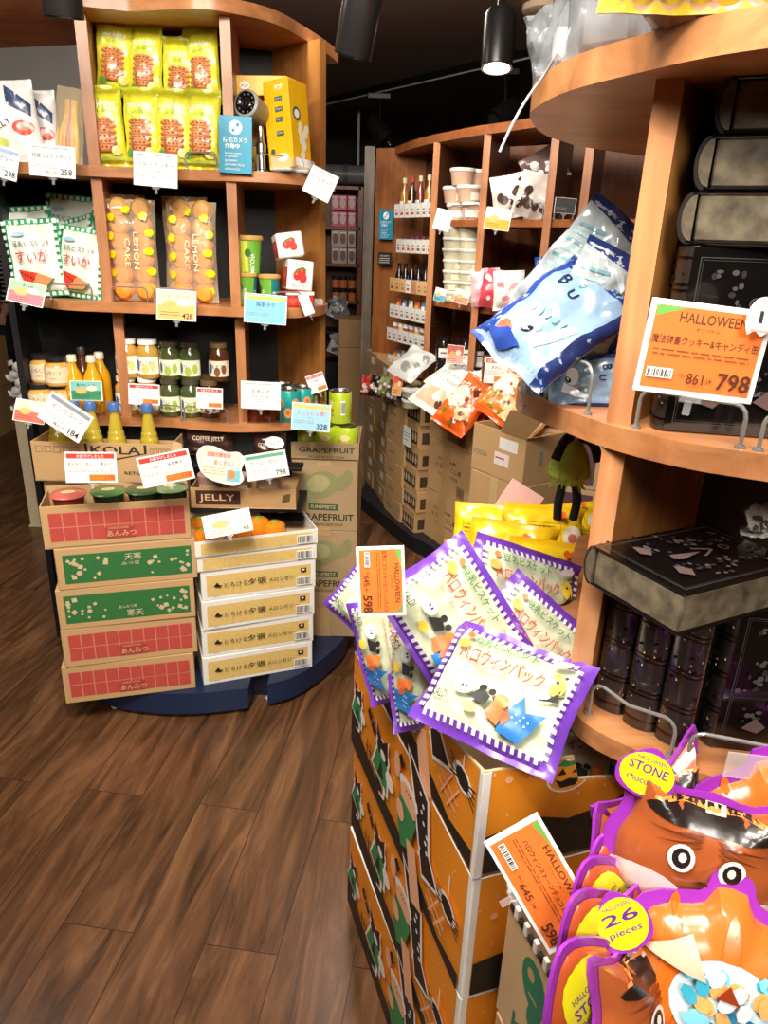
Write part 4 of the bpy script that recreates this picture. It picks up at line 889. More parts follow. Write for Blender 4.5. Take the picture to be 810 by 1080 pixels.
for o in [x for x in COL.objects if x.name.startswith('grapefruit_can') and 'carton' not in x.name]:
    if 'second layer' in o['label']: o.location.z = .797+.112; o.location.y = 2.43
    else: o.location.z = .797; o.location.y = 2.40
# ---------------------------------------------------------------- things far left of the unit
P = PZ(42, 528, 0)
t = thing('candy_stand', 'narrow cream post with silver-wrapped candies strung on its top, left of the shelf unit', 'stand', (-1.86, 3.55, 0))
build('post', M().box(0, 0, 0, .085, .03, .62, C('#d9c6a4', .6), .003), t); build('foot', M().box(0, .03, 0, .1, .1, .012, C('#cdbb99', .6), .002), t)
m = M(); r = random.Random(5)
for k in range(7):
    z = .62+.04*k; sgn = (-1)**k; T = Matrix.Translation((.01*sgn, -.01, z)) @ Matrix.Rotation(.5*sgn, 4, 'Y'); m.lathe([(.001, -.05), (.02, -.035), (.006, -.022), (.022, -.012), (.024, .0), (.022, .012), (.006, .022), (.02, .035), (.001, .05)], C('#dcdad4', .25), 10, T=T @ Matrix.Rotation(pi/2, 4, 'Y'))
build('wrapped_candies', m, t)
for (z, rz, lb) in ((.0, 2, 'the lower of two'), (.37, -3, 'the upper of two')):
    a = Art().poly([(.25, .02), (.33, .2), (.37, .2), (.45, .02), (.41, .02), (.35, .16), (.29, .02)], INK).text('RICE', .35, .24, .03, INK, .14, bold=.02)
    solo('kraft_carton', cartonmesh(.56, .35, .365, KRAFT2, a, tape=(KRAFTL, 'x')), 'kraft carton with black arrow mark at the far left edge, %s' % lb, 'carton', (-3.25, 5.4, z), (0, 0, radians(rz)), 'kraft cartons at the far left')
m = M()
for k in range(5):
    m.box(0, 0, .35*k+.1, .9, .35, .02, WD)
for x in (-.44, .44): m.box(x, 0, 0, .03, .35, 1.9, WD)
m.box(0, .17, 0, .9, .01, 1.9, BLACK)
t = thing('wall_shelf', 'dark wooden shelf at the far left edge behind the shopper', 'shelf', (-3.7, 6.9, 0)); build('frame', m, t)
r = random.Random(8)
for k in range(10):
    col = r.choice(('#e3a1b0', '#e9d8c8', '#c77a86', '#f0e6e0', '#b8848c')); z = (1.52, 1.17)[k % 2]
    solo('small_packet', bagmesh(.08, .13, .03, Art().rect(.02, .04, .04, .05, C('#f6efe6')), F_(col), k, .003, nu=6, nv=8), 'small %s packet on the dark shelf at the far left edge, %s from the right' % ('upper-row' if k % 2 == 0 else 'lower-row', ordn(k//2)), 'packet', (-3.42-.09*(k//2), 6.75, z), rot(r.uniform(-9, 9), 3), 'small packets at the far left')
# shopper at the left edge (only the arm and shoulder reach into the photo)
def skin(name, pts, edges, radii, mat, parent, loc=(0, 0, 0), sub=2):
    me = bpy.data.meshes.new(name); me.from_pydata(pts, edges, []); me.update()
    o = bpy.data.objects.new(name, me); COL.objects.link(o); me.materials.append(mat)
    md = o.modifiers.new('skin', 'SKIN'); md.use_smooth_shade = True
    for i, v in enumerate(me.skin_vertices[0].data): v.radius = (radii[i][0], radii[i][1]) if isinstance(radii[i], tuple) else (radii[i],)*2; v.use_root = (i == 0)
    s_ = o.modifiers.new('sub', 'SUBSURF'); s_.levels = s_.render_levels = sub
    o.parent = parent; o.location = loc; return o
SKN = C('#d9a585', .5); HAIR = C('#1a1412', .4)
def stripes():
    m, t, b = newmat('striped_knit'); N = t.nodes; L = t.links; tc = N.new('ShaderNodeTexCoord'); wv = N.new('ShaderNodeTexWave'); wv.bands_direction = 'Z'; wv.inputs['Scale'].default_value = 9; wv.inputs['Distortion'].default_value = .6
    L.new(tc.outputs['Object'], wv.inputs[0]); cr = N.new('ShaderNodeValToRGB'); cr.color_ramp.interpolation = 'CONSTANT'; cr.color_ramp.elements[0].color = hexc('#15141a'); cr.color_ramp.elements[1].position = .72; cr.color_ramp.elements[1].color = hexc('#d9d6d0')
    L.new(wv.outputs['Fac'], cr.inputs[0]); L.new(cr.outputs[0], b.inputs['Base Color']); b.inputs['Roughness'].default_value = .85; return m
t = thing('person', 'person in a black and white striped top standing at the far left edge', 'person', (-3.3, 5.95, 0), (0, 0, radians(15)))
v = [(0, 0, .88), (0, 0, 1.0), (0, 0, 1.2), (0, 0, 1.32), (0, 0, 1.41), (0, -.01, 1.5), (0, -.01, 1.6),
     (.09, 0, .84), (.1, -.02, .47), (.1, .02, .09), (.11, -.12, .04), (-.09, 0, .84), (-.1, -.02, .47), (-.1, .02, .09), (-.11, -.12, .04),
     (.16, 0, 1.32), (.20, .02, 1.06), (.18, -.16, .88), (.17, -.24, .84), (-.16, 0, 1.32), (-.20, .02, 1.06), (-.18, -.16, .88), (-.17, -.24, .84)]
e = [(0, 1), (1, 2), (2, 3), (3, 4), (4, 5), (5, 6), (0, 7), (7, 8), (8, 9), (9, 10), (0, 11), (11, 12), (12, 13), (13, 14), (3, 15), (15, 16), (16, 17), (17, 18), (3, 19), (19, 20), (20, 21), (21, 22)]
rd = [(.13, .1), (.12, .09), (.14, .1), (.11, .08), .05, .075, .085, .085, .055, .038, .03, .085, .055, .038, .03, .055, .042, .03, .022, .055, .042, .03, .022]
skin('body', v, e, rd, SKN, t)
vt = [(0, 0, .86), (0, 0, 1.0), (0, 0, 1.2), (0, 0, 1.33), (.16, 0, 1.325), (.20, .02, 1.06), (.185, -.13, .91), (-.16, 0, 1.325), (-.20, .02, 1.06), (-.185, -.13, .91)]
skin('striped_top', vt, [(0, 1), (1, 2), (2, 3), (3, 4), (4, 5), (5, 6), (3, 7), (7, 8), (8, 9)], [(.15, .12), (.14, .11), (.16, .12), (.12, .095), .068, .055, .045, .068, .055, .045], stripes(), t)
skin('trousers', [(0, 0, .9), (.09, 0, .82), (.1, -.02, .47), (.1, .02, .1), (-.09, 0, .82), (-.1, -.02, .47), (-.1, .02, .1)], [(0, 1), (1, 2), (2, 3), (0, 4), (4, 5), (5, 6)], [(.15, .12), .1, .075, .06, .1, .075, .06], C('#20222c', .8), t)
m = M(); T = Matrix.Translation((0, .012, 1.6)); m.lathe([(0, .115), (.05, .105), (.085, .07), (.1, .02), (.1, -.04), (.09, -.09), (.07, -.1)], HAIR, 20, T=T); build('hair', m, t)
m = M()
for sx in (-1, 1):
    m.lathe([(0, -.012), (.012, 0), (0, .012)], C('#f2efe9'), 8, (sx*.032, -.088, 1.6)); m.lathe([(0, -.006), (.006, 0), (0, .006)], HAIR, 8, (sx*.032, -.097, 1.6))
m.tube([(0, -.09, 1.6), (0, -.108, 1.572), (0, -.094, 1.565)], [.008, .012, .009], SKN); m.tube([(-.022, -.09, 1.54), (0, -.096, 1.538), (.022, -.09, 1.54)], .005, C('#b0605a')); build('face', m, t)
for sx in (-1, 1):
    m = M(); x = sx*.17
    for k in range(4): m.tube([(x-.024+.016*k, -.25, .835), (x-.026+.017*k, -.29+.004*abs(k-1), .815), (x-.026+.017*k, -.30, .79)], [.0095, .0085, .007], SKN)
    m.tube([(x-.02*sx, -.235, .83), (x-.045*sx, -.26, .815), (x-.048*sx, -.28, .80)], [.011, .010, .008], SKN); m.box(x, -.24, .825, .062, .05, .022, SKN, .009); build('hand', m, t)
# ================================================================ CEILING FITTINGS
TR0 = PZ(330, 119, 2.44); TR1 = PZ(600, 60, 2.44)
t = thing('lighting_track', 'thin black lighting track running across the ceiling', 'lighting track', (TR0+TR1)/2)
d_ = (TR1-TR0); L_ = d_.length; ya = atan2(d_.y, d_.x); t.rotation_euler = (0, 0, ya)
build('rail', M().box(0, 0, 0.03, L_, .035, .05, C('#141212', .35), .003), t)
build('rail_highlight', M().box(0, -.018, 0.028, L_, .004, .009, C('#a8a29a', .4)), t)  # pale strip painted along the black track as its thin highlight
BK = C('#1f1d1c', .3)
def spotlamp(label, px, py, Y, length, dia, aim, stem_to, lit=False):
    """cylindrical track spotlight; px,py = centre of the barrel; aim = direction of the beam"""
    P = PY(px, py, Y); a = Vector(aim).normalized()
    t = thing('track_spotlight', label, 'spotlight', P, (0, 0, 0), None)
    T = a.to_track_quat('-Z', 'Y').to_matrix().to_4x4(); r = dia/2
    m = M(); m.lathe([(0, length/2), (r*.86, length/2), (r*.96, length/2-.006), (r, length/2-.014), (r, -length/2+.004), (r*.98, -length/2), (r*.90, -length/2), (r*.86, -length/2+.02), (0, -length/2+.022)], BK, 28, T=T); bar = build('barrel', m, t)
    m = M(); m.lathe([(r*1.0, -length/2-.0005), (r*1.0, -length/2-.003), (r*.86, -length/2-.003), (r*.86, -length/2+.01)], C('#8d8a84', .2, 'metal'), 28, T=T); build('rim', m, bar)
    if lit:
        e = bpy.data.materials.new('lamp_glow'); e.use_nodes = True; b = e.node_tree.nodes['Principled BSDF']; b.inputs['Emission Color'].default_value = (1, .96, .88, 1); b.inputs['Emission Strength'].default_value = 14
        m = M(); m.lathe([(0, -length/2+.006), (r*.84, -length/2+.006)], e, 24, T=T); build('lens', m, bar)
    else:
        m = M(); m.lathe([(0, -length/2+.012), (r*.84, -length/2+.012)], C('#2d2a27', .1), 24, T=T); build('lens', m, bar)
    top = Vector(stem_to)-P; m = M(); m.tube([tuple(Vector((0, 0, 0))+Vector((0, 0, r*.9))), (top.x*.3, top.y*.3, top.z*.6), (top.x, top.y, top.z)], .009, BK, 10); build('stem', m, t)
    m = M(); m.box(top.x, top.y, top.z-.02, .16, .04, .035, BK, .004); build('track_adapter', m, t); return t
spotlamp('black cylindrical spotlight at the upper left of the ceiling, unlit side towards us', 379, 20, 1.62, .12, .075, (-.22, .3, -1), PY(392, -60, 1.66))
spotlamp('black spotlight whose rim just shows at the top left edge of the picture', 62, -26, 1.62, .13, .075, (-.05, .2, -1), PY(62, -100, 1.66))
spotlamp('lit black spotlight with a glowing white lens near the ceiling', 526, 42, 2.05, .125, .078, (-.02, -.2, -1), PY(530, -32, 2.12), True)
spotlamp('small black spotlight tilted down to the right under the left end of the track', 401, 138, PZ(400, 101, 2.44).y, .20, .115, (.65, -.5, -.75), PZ(400, 101, 2.45))
spotlamp('small black spotlight tilted to the left under the right part of the track', 532, 120, PZ(533, 75, 2.44).y, .19, .12, (-.8, -.6, -.6), PZ(533, 75, 2.45))
P = PZ(578, 11, 2.5); m = M(); R_ = .115; m.lathe([(0, -.012), (R_*.9, -.012), (R_, -.006), (R_, .018), (0, .018)], C('#d9bfa2', .5), 36)
m.art(Art().text('SMOKE', 0, -.01, .02, C('#8a6a50'), .1).ell(0, .04, .008, .004, C('#8a6a50')), lambda x, y, k: (x, -y, -.0125-k)); solo('ceiling_disc', m, 'round cream disc with small lettering fixed to the black ceiling', 'ceiling fitting', P)

# ================================================================ FAR DISPLAY UNIT
FU = thing('display_shelf_unit', 'curved dark wooden shelf unit at the back, full of jars and tubs', 'shelf unit', (.75, 3.7, 0))
def FUp(name, m): return build(name, sh(m, FU), FU)
def fc(z, pts): return smooth_curve([(XA(px, Y, z), Y) for px, Y in pts], 6)
YS = [(417, 4.15), (437, 3.85), (457, 3.66), (480, 3.5), (505, 3.35), (540, 3.2), (580, 3.02), (616, 2.88), (650, 2.75), (720, 2.62), (820, 2.55)]
def fY(px):
    for (a, ya_), (b, yb_) in zip(YS, YS[1:]):
        if a <= px <= b: return ya_+(yb_-ya_)*(px-a)/(b-a)
    return YS[-1][1] if px > 800 else YS[0][1]
bk = lambda c: [(x+.16, y+.36) for x, y in reversed(c)]
FUp('shelf_board', M().prism(fc(1.95, YS)+bk(fc(1.95, YS)), 1.93, 1.965, WDX))
c16 = fc(1.6, YS[2:]); FUp('shelf_board', M().prism(c16+bk(c16), 1.575, 1.603, WDX))
c12 = fc(1.24, YS[2:]); FUp('shelf_board', M().prism(c12+bk(c12), 1.212, 1.24, WDX))
c08 = fc(.86, YS[1:]); FUp('shelf_board', M().prism(c08+bk(c08), .83, .86, WDX))
for px, nm in ((460, 'upright'), (511, 'upright'), (580, 'upright'), (616, 'upright'), (700, 'upright')):
    Y = fY(px); x = XA(px-3, Y, 1.6); FUp(nm, upright((x, Y-.005), (x+.13, Y+.33), .08, 1.93, .028, WD))
    FUp('upright_edge', upright((x-.002, Y-.012), (x+.0, Y-.006), .08, 1.93, .030, WZ))
xa, ya1 = XA(396, 4.25, 1.5), 4.25; xb, yb1 = XA(446, 4.2, 1.5), 4.12
FUp('side_panel', upright((xa, ya1), (xb, yb1), .0, 1.965, .03, wood('aged_wood_panel', '#7a4722', '#a3642f', 2, .45)))
xr, yr = XA(462, 3.7, 1.5)+.12, 4.0
FUp('back_panel', upright((xb, yb1), (.62, 3.82), .08, 1.95, .015, WD)); FUp('back_panel', upright((.62, 3.82), (1.3, 3.25), .08, 1.95, .015, WD)); FUp('back_panel', upright((1.3, 3.25), (1.9, 3.0), .08, 1.95, .015, WD))
base = [PZ(378, 535, 0), PZ(400, 553, 0), PZ(430, 578, 0), PZ(455, 592, 0), PZ(490, 620, 0)]
bc = smooth_curve([(p.x, p.y) for p in base]+[(.8, 2.65), (1.3, 2.4), (1.9, 2.4)], 5)
FUp('plinth', M().prism(bc+[(1.9, 3.3), (1.2, 3.5), (.3, 4.3), (-.1, 4.4)], .0, .08, C('#16181f', .5)))
FUp('base_panel', M().prism([(.1, 4.0), (.35, 3.75), (.8, 3.3), (1.5, 2.95), (1.6, 3.1), (.9, 3.5), (.15, 4.15)], .08, .83, BLACK, smooth=False))
# pillar beside the panel
x0, x1 = XA(383, 4.4, 1.4), XA(393, 4.4, 1.4)
m = M(); m.box((x0+x1)/2, 4.4, 0, x1-x0, .12, 1.985, wood('grey_brown_timber', '#4a4138', '#7d6d5c', 2, .5)); o = struct('trim_2', m)
# signs on the panel
P = PY(407, 237, 4.17); m = M(); W_, H_ = .085, .15; m.box(0, 0, 0, W_, .003, H_, C('#1f87ad', .4), .001); m.art(camsign(W_, H_), fface(W_, .003), base=.0006, step=.0001); solo('wall_notice', m, 'blue security camera notice on the far wooden side panel', 'sign', (P.x, P.y+.004, P.z-H_/2), (0, 0, atan2(yb1-ya1, xb-xa)))
P = PY(406, 273, 4.16); m = M(); W_, H_ = .085, .066; m.box(0, 0, 0, W_, .003, H_, INK, .001); a = Art(); a.text('万引きは犯罪です', W_*.5, H_*.66, H_*.13, WHITE, W_*.7); lines(a, .008, H_*.5, W_*.75, 3, H_*.16, H_*.06, C('#c9c6c0')); m.art(a, fface(W_, .003), base=.0006, step=.0001); solo('wall_notice', m, 'small black notice with white lettering below the blue one', 'sign', (P.x, P.y+.005, P.z-H_/2), (0, 0, atan2(yb1-ya1, xb-xa)))
P = PY(474, 254, 3.72); m = M(); W_, H_ = .065, .13; m.box(0, 0, 0, W_, .003, H_, INK, .001); m.art(Art().ell(W_*.5, H_*.82, W_*.33, H_*.15, C('#dcdad4'), 16).text('防犯カメラ', W_*.5, H_*.48, H_*.09, WHITE, W_*.8).text('作動中', W_*.5, H_*.34, H_*.09, WHITE, W_*.5), fface(W_, .003), base=.0006, step=.0001); solo('wall_notice', m, 'black notice with a white disc beside the stacked pale tubs', 'sign', (P.x, P.y, P.z-H_/2), rot(-20))

# spice racks on the far left bay ------------------------------------------------
def ribbon(name, P0, P1, h, cards, z, seed):
    d = Vector((P1.x-P0.x, P1.y-P0.y, 0)); L = d.length; yaw = atan2(d.y, d.x)
    t = thing('product_rack', name, 'rack', (P0.x, P0.y, z), (0, 0, yaw), 'narrow product racks on the far left bay')
    build('ledge', M().box(L/2, .03, -.006, L, .07, .006, INK), t)
    m = M(); m.box(L/2, -.006, -.012, L, .002, h, CLEAR); r = random.Random(seed); a = Art(); n = 7; cw = L/n
    for k in range(n):
        a.rect(cw*k+.002, .002, cw-.004, h-.006, C(r.choice(cards))); a.rect(cw*k+cw*.25, h*.2, cw*.5, h*.18, C(r.choice(('#55504c', '#c9542e', '#8d8a84')))); a.rect(cw*k+cw*.25, h*.5, cw*.4, h*.1, GREY)
    m.art(a, lambda u, v, k: (u, -.0075-k, v-.012)); build('card_strip', m, t); return t, L, yaw
def smallgood(kind, seed):
    r = random.Random(seed); m = M()
    if kind == 'oil': m.lathe([(0, 0), (.022, 0), (.023, .09), (.02, .11), (.008, .135), (.008, .165)], C(('#b5772a', '#3a1d14', '#7c2f1c')[seed % 3], .1, 'jar'), 12); m.lathe([(.011, .155), (.011, .18), (0, .182)], C('#b8342a' if seed % 2 else '#d9c9a4', .4), 12); m.art(Art().rect(-.02, .02, .04, .05, C('#e6dcc4' if seed % 2 else '#c9dfe0')), cyl(.023, .023, .1), maxlen=.01)
    if kind == 'jar': m.lathe([(0, 0), (.024, 0), (.025, .05), (.02, .058)], C('#2a1712', .15, 'jar'), 12); m.lathe([(.023, .056), (.023, .07), (0, .071)], C('#5c2430', .35), 12); m.art(Art().rect(-.022, .012, .044, .03, C('#ece8e2')), cyl(.025, .025, .06), maxlen=.01)
    if kind == 'dark': m.lathe([(0, 0), (.019, 0), (.02, .07), (.009, .1), (.01, .13), (0, .131)], C('#1a1414', .15, 'jar'), 12); m.art(Art().rect(-.014, .02, .028, .03, C('#dcd8d2')), cyl(.02, .02, .1), maxlen=.01)
    if kind == 'spice': m.lathe([(0, 0), (.018, 0), (.018, .06), (.016, .066)], C(('#a8562c', '#c9a25c', '#7d3a20')[seed % 3], .25, 'jar'), 12); m.lathe([(.018, .064), (.018, .082), (0, .083)], C('#e6e2da', .4), 12)
    if kind == 'pack': m = bagmesh(.045, .085, .02, Art().rect(.006, .02, .033, .045, C(r.choice(('#f2ede4', '#e4b04a', '#cfe0e6')))), F_(('#e0603a', '#4f8fc4', '#efe9dc', '#d97b4a')[seed % 4]), seed, .002, nu=6, nv=8)
    return m
RK = [('oil', 417, 229, 458, 225, 'top rack'), ('jar', 419, 264, 457, 266, 'second rack'), ('dark', 412, 304, 453, 310, 'third rack'), ('pack', 412, 331, 451, 340, 'fourth rack'), ('spice', 409, 355, 450, 367, 'fifth rack'), ('pack', 410, 382, 435, 393, 'lowest rack')]
for i, (kind, ax, ay, bx_, by, nm) in enumerate(RK):
    Ya, Yb = 4.04, 3.68 if bx_ > 440 else 3.82; P0 = PY(ax, ay, Ya); P1 = PY(bx_, by, Yb); z = (P0.z+P1.z)/2
    P0 = Vector((XA(ax, Ya, z), Ya, z)); P1 = Vector((XA(bx_, Yb, z), Yb, z))
    t, L, yaw = ribbon('narrow black rack with a strip of small cards, %s of the far left bay' % nm, P0, P1, .07, (['#f0ece4'] if i != 2 else ['#e9b46c', '#d98c5c', '#f0ece4']), z, i)
    n = {'oil': 5, 'jar': 6, 'dark': 6, 'pack': 6, 'spice': 7}[kind]; pr = None
    ms = [smallgood(kind, k) for k in range(min(3, n))]; objs = []
    word = {'oil': ('dressing_bottle', 'small dressing bottle', 'bottle'), 'jar': ('jam_pot', 'small dark jam pot', 'jar'), 'dark': ('sauce_bottle', 'small black sauce bottle', 'bottle'), 'pack': ('spice_packet', 'small coloured spice packet', 'packet'), 'spice': ('spice_jar', 'small spice jar with white cap', 'jar')}[kind]
    for k in range(n):
        u = L*(.08+.84*k/(n-1)); loc = (P0.x+cos(yaw)*u-sin(yaw)*.032, P0.y+sin(yaw)*u+cos(yaw)*.032, z+.001)
        lb = '%s, %s from the left on the %s' % (word[1], ordn(k), nm)
        if k < 3: objs.append(solo(word[0], ms[k], lb, word[2], loc, (0, 0, yaw), word[1]+'s, '+nm))
        else: dup(objs[k % 3], loc, (0, 0, yaw+.1), lb)
# tubs --------------------------------------------------------------------------
def tub(kind):
    m = M()
    if kind == 'pink': m.lathe([(0, 0), (.045, 0), (.055, .06)], C('#c9a68c', .3, 'jar'), 22); m.lathe([(.058, .058), (.059, .068), (.055, .072), (0, .071)], C('#ece9e4', .35), 22); m.art(Art().rect(-.05, .01, .1, .03, C('#e8dccc')), cyl(.052, .056, .06), maxlen=.015)
    else: m.lathe([(0, 0), (.05, 0), (.056, .036)], C('#cfc8a8', .3), 22); m.lathe([(.059, .035), (.060, .044), (.056, .047), (0, .046)], C('#dfe0dc', .35), 22); m.art(Art().rect(-.05, .006, .07, .022, C('#e9e2c4')).ell(0, .02, .02, .01, C('#9aa84c')), cyl(.052, .056, .04), maxlen=.015)
    return m
o = None
for px, py, Y, lb in ((483, 225, 3.6, 'pinkish round tub with white lid, bottom left of the upper tub group'), (499, 227, 3.48, 'pinkish round tub, bottom right of the upper tub group'), (479, 214, 3.62, 'pinkish round tub, middle row left'), (494, 213, 3.52, 'pinkish round tub, middle row right'), (487, 201, 3.57, 'pinkish round tub on the very top of the group'), (504, 200, 3.62, 'pinkish round tub behind, beside the upright')):
    lev = {225: 0, 227: 0, 214: 1, 213: 1, 201: 2, 200: 2}[py]; z = 1.604+.073*lev; loc = (XA(px, Y, z), Y, z)
    if o is None: o = solo('round_tub', tub('pink'), lb, 'tub', loc, (0, 0, 0), 'round tubs on the far upper shelf')
    else: dup(o, loc, (0, 0, lev), lb)
o = None
for px, Y, n, nm in ((479, 3.58, 8, 'front left pile'), (496, 3.52, 7, 'right pile'), (501, 3.66, 9, 'back pile by the upright')):
    for k in range(n):
        z = 1.242+.048*k; loc = (XA(px, Y, z)+.002*(k % 2), Y, z); lb = 'flat pale tub in the %s, %s from the bottom' % (nm, ordn(k))
        if o is None: o = solo('flat_tub', tub('pale'), lb, 'tub', loc, (0, 0, 0), 'stacked pale tubs on the far middle shelf')
        else: dup(o, loc, (0, 0, .3*k), lb)
GF = 'price cards on the far unit'
card('pale grey price card hanging under the pinkish round tubs', 467, 232, 3.4, 18, 20, card_plain('ナッツ', '', '', bg=C('#cfd6da')), 12, -20, 5, GF)
card('yellow and white double card under the crumpled brown bags', 525, 231, 3.1, 27, 21, card_pic('', C('#f0e6c8'), C('#e9a52c')), 6, -10, 5, GF)
card('small blue picture card under the pale tub piles, left', 464, 311, 3.42, 12, 13, card_pic('', C('#e6e2d6'), C('#4f9fb0')), 12, -15, 5, GF)
card('small orange picture card under the pale tub piles, right', 487, 313, 3.35, 16, 14, card_pic('', C('#e9e2d2'), C('#d98f6c')), 12, -10, 5, GF)
card('pink-framed picture card in front of the dark jars', 480, 374, 3.3, 18, 19, card_pic('', C('#c9685c'), C('#e9b0a6')), 3, -10, 5, GF)
card('orange food card with a red header in front of the syrup jars', 523, 391, 2.95, 24, 26, card_sale('きのこ', '', ''), 2, -5, 5, GF)
card('clear-framed dark card on the shelf above the silver-blue bags', 596, 217, 2.83, 22, 15, card_plain('', '', '', bg=C('#2b2724')), 3, -5, 8, GF)
# crumpled bags etc.
def crumple(w, h, d, c1, c2, seed, txt=None):
    a = Art(); r = random.Random(seed)
    for k in range(7): a.ell(w*r.uniform(.15, .85), h*r.uniform(.15, .85), w*r.uniform(.06, .16), h*r.uniform(.04, .12), F_(c2), 9, r.random()*3)
    if txt: a.text(txt, w/2, h*.45, h*.14, INK, w*.6, bold=.01)
    return bagmesh(w, h, d, a, F_(c1), seed, .008, maxlen=.02, nu=12, nv=14)
o = None
for k, (px, py, Y, rl, c1, c2, lb) in enumerate(((540, 222, 3.22, -12, '#d9cfc6', '#4a3630', 'pale bag with dark print, left on the far upper shelf'), (556, 225, 3.12, 14, '#cfc4bc', '#4a3630', 'pale bag with dark print, front middle of the far upper shelf'), (571, 222, 3.2, -5, '#dccfc8', '#5a4038', 'pale pinkish bag standing right against the upright on the far upper shelf'), (553, 208, 3.28, 60, '#6a5650', '#d9cfc6', 'dark brown and white bag lying on top of the others'))):
    z = 1.604+(.11 if k == 3 else 0); solo('crumpled_bag', crumple(.15, .17, .05, c1, c2, 30+k, 'MOCHI' if k == 2 else None), lb, 'snacks', (XA(px, Y, z), Y, z+(.05 if k == 3 else .005)), rot(-10, 4, rl), 'crumpled bags on the far upper shelf')
for k, (px, Y, rl, c1, c2, lb) in enumerate(((519, 3.2, 6, '#e04a5c', '#f4ece6', 'pink and white bag at the left of the far middle shelf'), (536, 3.12, -4, '#ece8e2', '#e8a0a8', 'white bag beside the pink one'), (512, 3.3, -6, '#e9b8c0', '#efe9e2', 'pale pink bag behind the pink and white one'))):
    solo('sweets_bag', crumple(.13, .16, .06, c1, c2, 40+k), lb, 'sweets', (XA(px, Y, 1.245), Y, 1.245), rot(-10, 4, rl), 'bags on the far middle shelf')
for k, (px, Y, rl, h, lb) in enumerate(((548, 3.1, 40, .22, 'cream paper bag leaning, lower one on the far middle shelf'), (563, 3.05, 28, .26, 'tall cream paper bag leaning against the upright'), (592, 2.93, 10, .2, 'white paper bag right of the upright behind the blue bag'))):
    solo('paper_bag', crumple(.12, h, .05, '#dccbae', '#c9b48f', 50+k), lb, 'bag', (XA(px, Y, 1.245), Y, 1.25), rot(-10, 4, rl), 'cream paper bags')
def midjar(c, lid, lab, h=.11): 
    m = M(); m.lathe([(0, 0), (.034, 0), (.036, .005), (.036, h*.72), (.028, h*.86), (.028, h*.9)], C(c, .1, 'jar'), 18); m.lathe([(.031, h*.88), (.032, h), (0, h)], C(lid, .3), 18); m.art(Art().rect(-.03, h*.15, .06, h*.42, C(lab)).rect(-.02, h*.35, .04, .006, INK), cyl(.036, .036, h), maxlen=.01); return m
o = None
for px, Y, z, lb in ((466, 3.42, .862, 'lower left dark jar'), (476, 3.4, .862, 'lower second dark jar'), (492, 3.38, .862, 'lower third dark jar'), (501, 3.34, .862, 'lower right dark jar'), (467, 3.46, .975, 'upper left dark jar'), (490, 3.44, .975, 'upper middle dark jar'), (502, 3.4, .975, 'upper right dark jar')):
    loc = (XA(px, Y, z), Y, z)
    if o is None: o = solo('dark_jar', midjar('#221815', '#1c1816', '#e6e2da'), lb+' with white label in the second bay of the far unit', 'jar', loc, (0, 0, 0), 'dark jars in the far unit')
    else: dup(o, loc, (0, 0, .1), lb+' with white label in the second bay of the far unit')
o = None
for px, Y, z, lb in ((516, 3.12, .862, 'first'), (530, 3.09, .862, 'second'), (541, 3.06, .862, 'third'), (553, 3.02, .862, 'fourth')):
    loc = (XA(px, Y, z+.1), Y, z+.06)
    if o is None: o = solo('honey_jar', midjar('#6e3f1c', '#b9a06a', '#ece4d2', .12), lb+' amber jar from the left in the front row behind the orange snack bags', 'jar', loc, (0, 0, 0), 'amber jars in the far unit')
    else: dup(o, loc, (0, 0, .2), lb+' amber jar from the left in the front row behind the orange snack bags')
dup(o, (XA(535, 3.2, 1.05), 3.2, 1.04), (0, 0, 0), 'tall amber jar in the back row, left'); dup(o, (XA(553, 3.14, 1.05), 3.14, 1.04), (0, 0, 0), 'tall amber jar in the back row, right')
for ch in ('jar_step',): build(ch, sh(M().box(XA(535, 3.1, .95), 3.08, .861, .3, .1, .058, WD), FU), FU); build(ch, sh(M().box(XA(545, 3.2, 1.0), 3.2, .861, .3, .1, .178, WD), FU), FU)
def frail(pa, pb, z): Ya, Yb = fY(pa)-.0, fY(pb)-.0; build('guard_rail', sh(rail_mesh(XA(pa, Ya, z), Ya, XA(pb, Yb, z), Yb, z, .06, .003), FU), FU)
frail(534, 572, 1.603); frail(584, 604, 1.603); frail(474, 505, 1.603)

# stock cartons in front of the far unit ------------------------------------------
def stack(ax, ay, bx_, by, z0, hs, depth, front, lbs, name, mat=KRAFT, right=None, group=None, jit=.004, sidew=None, opentop=False):
    P0 = PZ(ax, ay, z0); P1 = PZ(bx_, by, z0); d = P1-P0; w_ = d.length; yaw = atan2(d.y, d.x); z = z0; out = []
    for k, h in enumerate(hs):
        last = opentop and k == len(hs)-1; j = jit*(k % 2*2-1)
        m = cartonmesh(w_, depth, h-.002, mat, front(w_, h) if front else None, right=right(depth, h) if right else None, openbox=last, inner=KRAFTL, tape=None if last else (KRAFTL, 'x'))
        cx = P0.x+cos(yaw)*(w_/2+j)-sin(yaw)*depth/2; cy = P0.y+sin(yaw)*(w_/2+j)+cos(yaw)*depth/2
        out.append(solo(name, m, lbs[k] if isinstance(lbs, list) else lbs % ordn(k), 'carton', (cx, cy, z), (0, 0, yaw+radians(j*200)), group)); z += h
    return P0, P1, w_, yaw, z
def fr_lab(w, h): return Art().rect(w*.62, h*.35, w*.22, h*.42, C('#e9e4da')).rect(w*.1, h*.5, w*.2, h*.04, C('#8d6c44')).rect(w*.5, 0, .004, h, C('#9c7a50'))
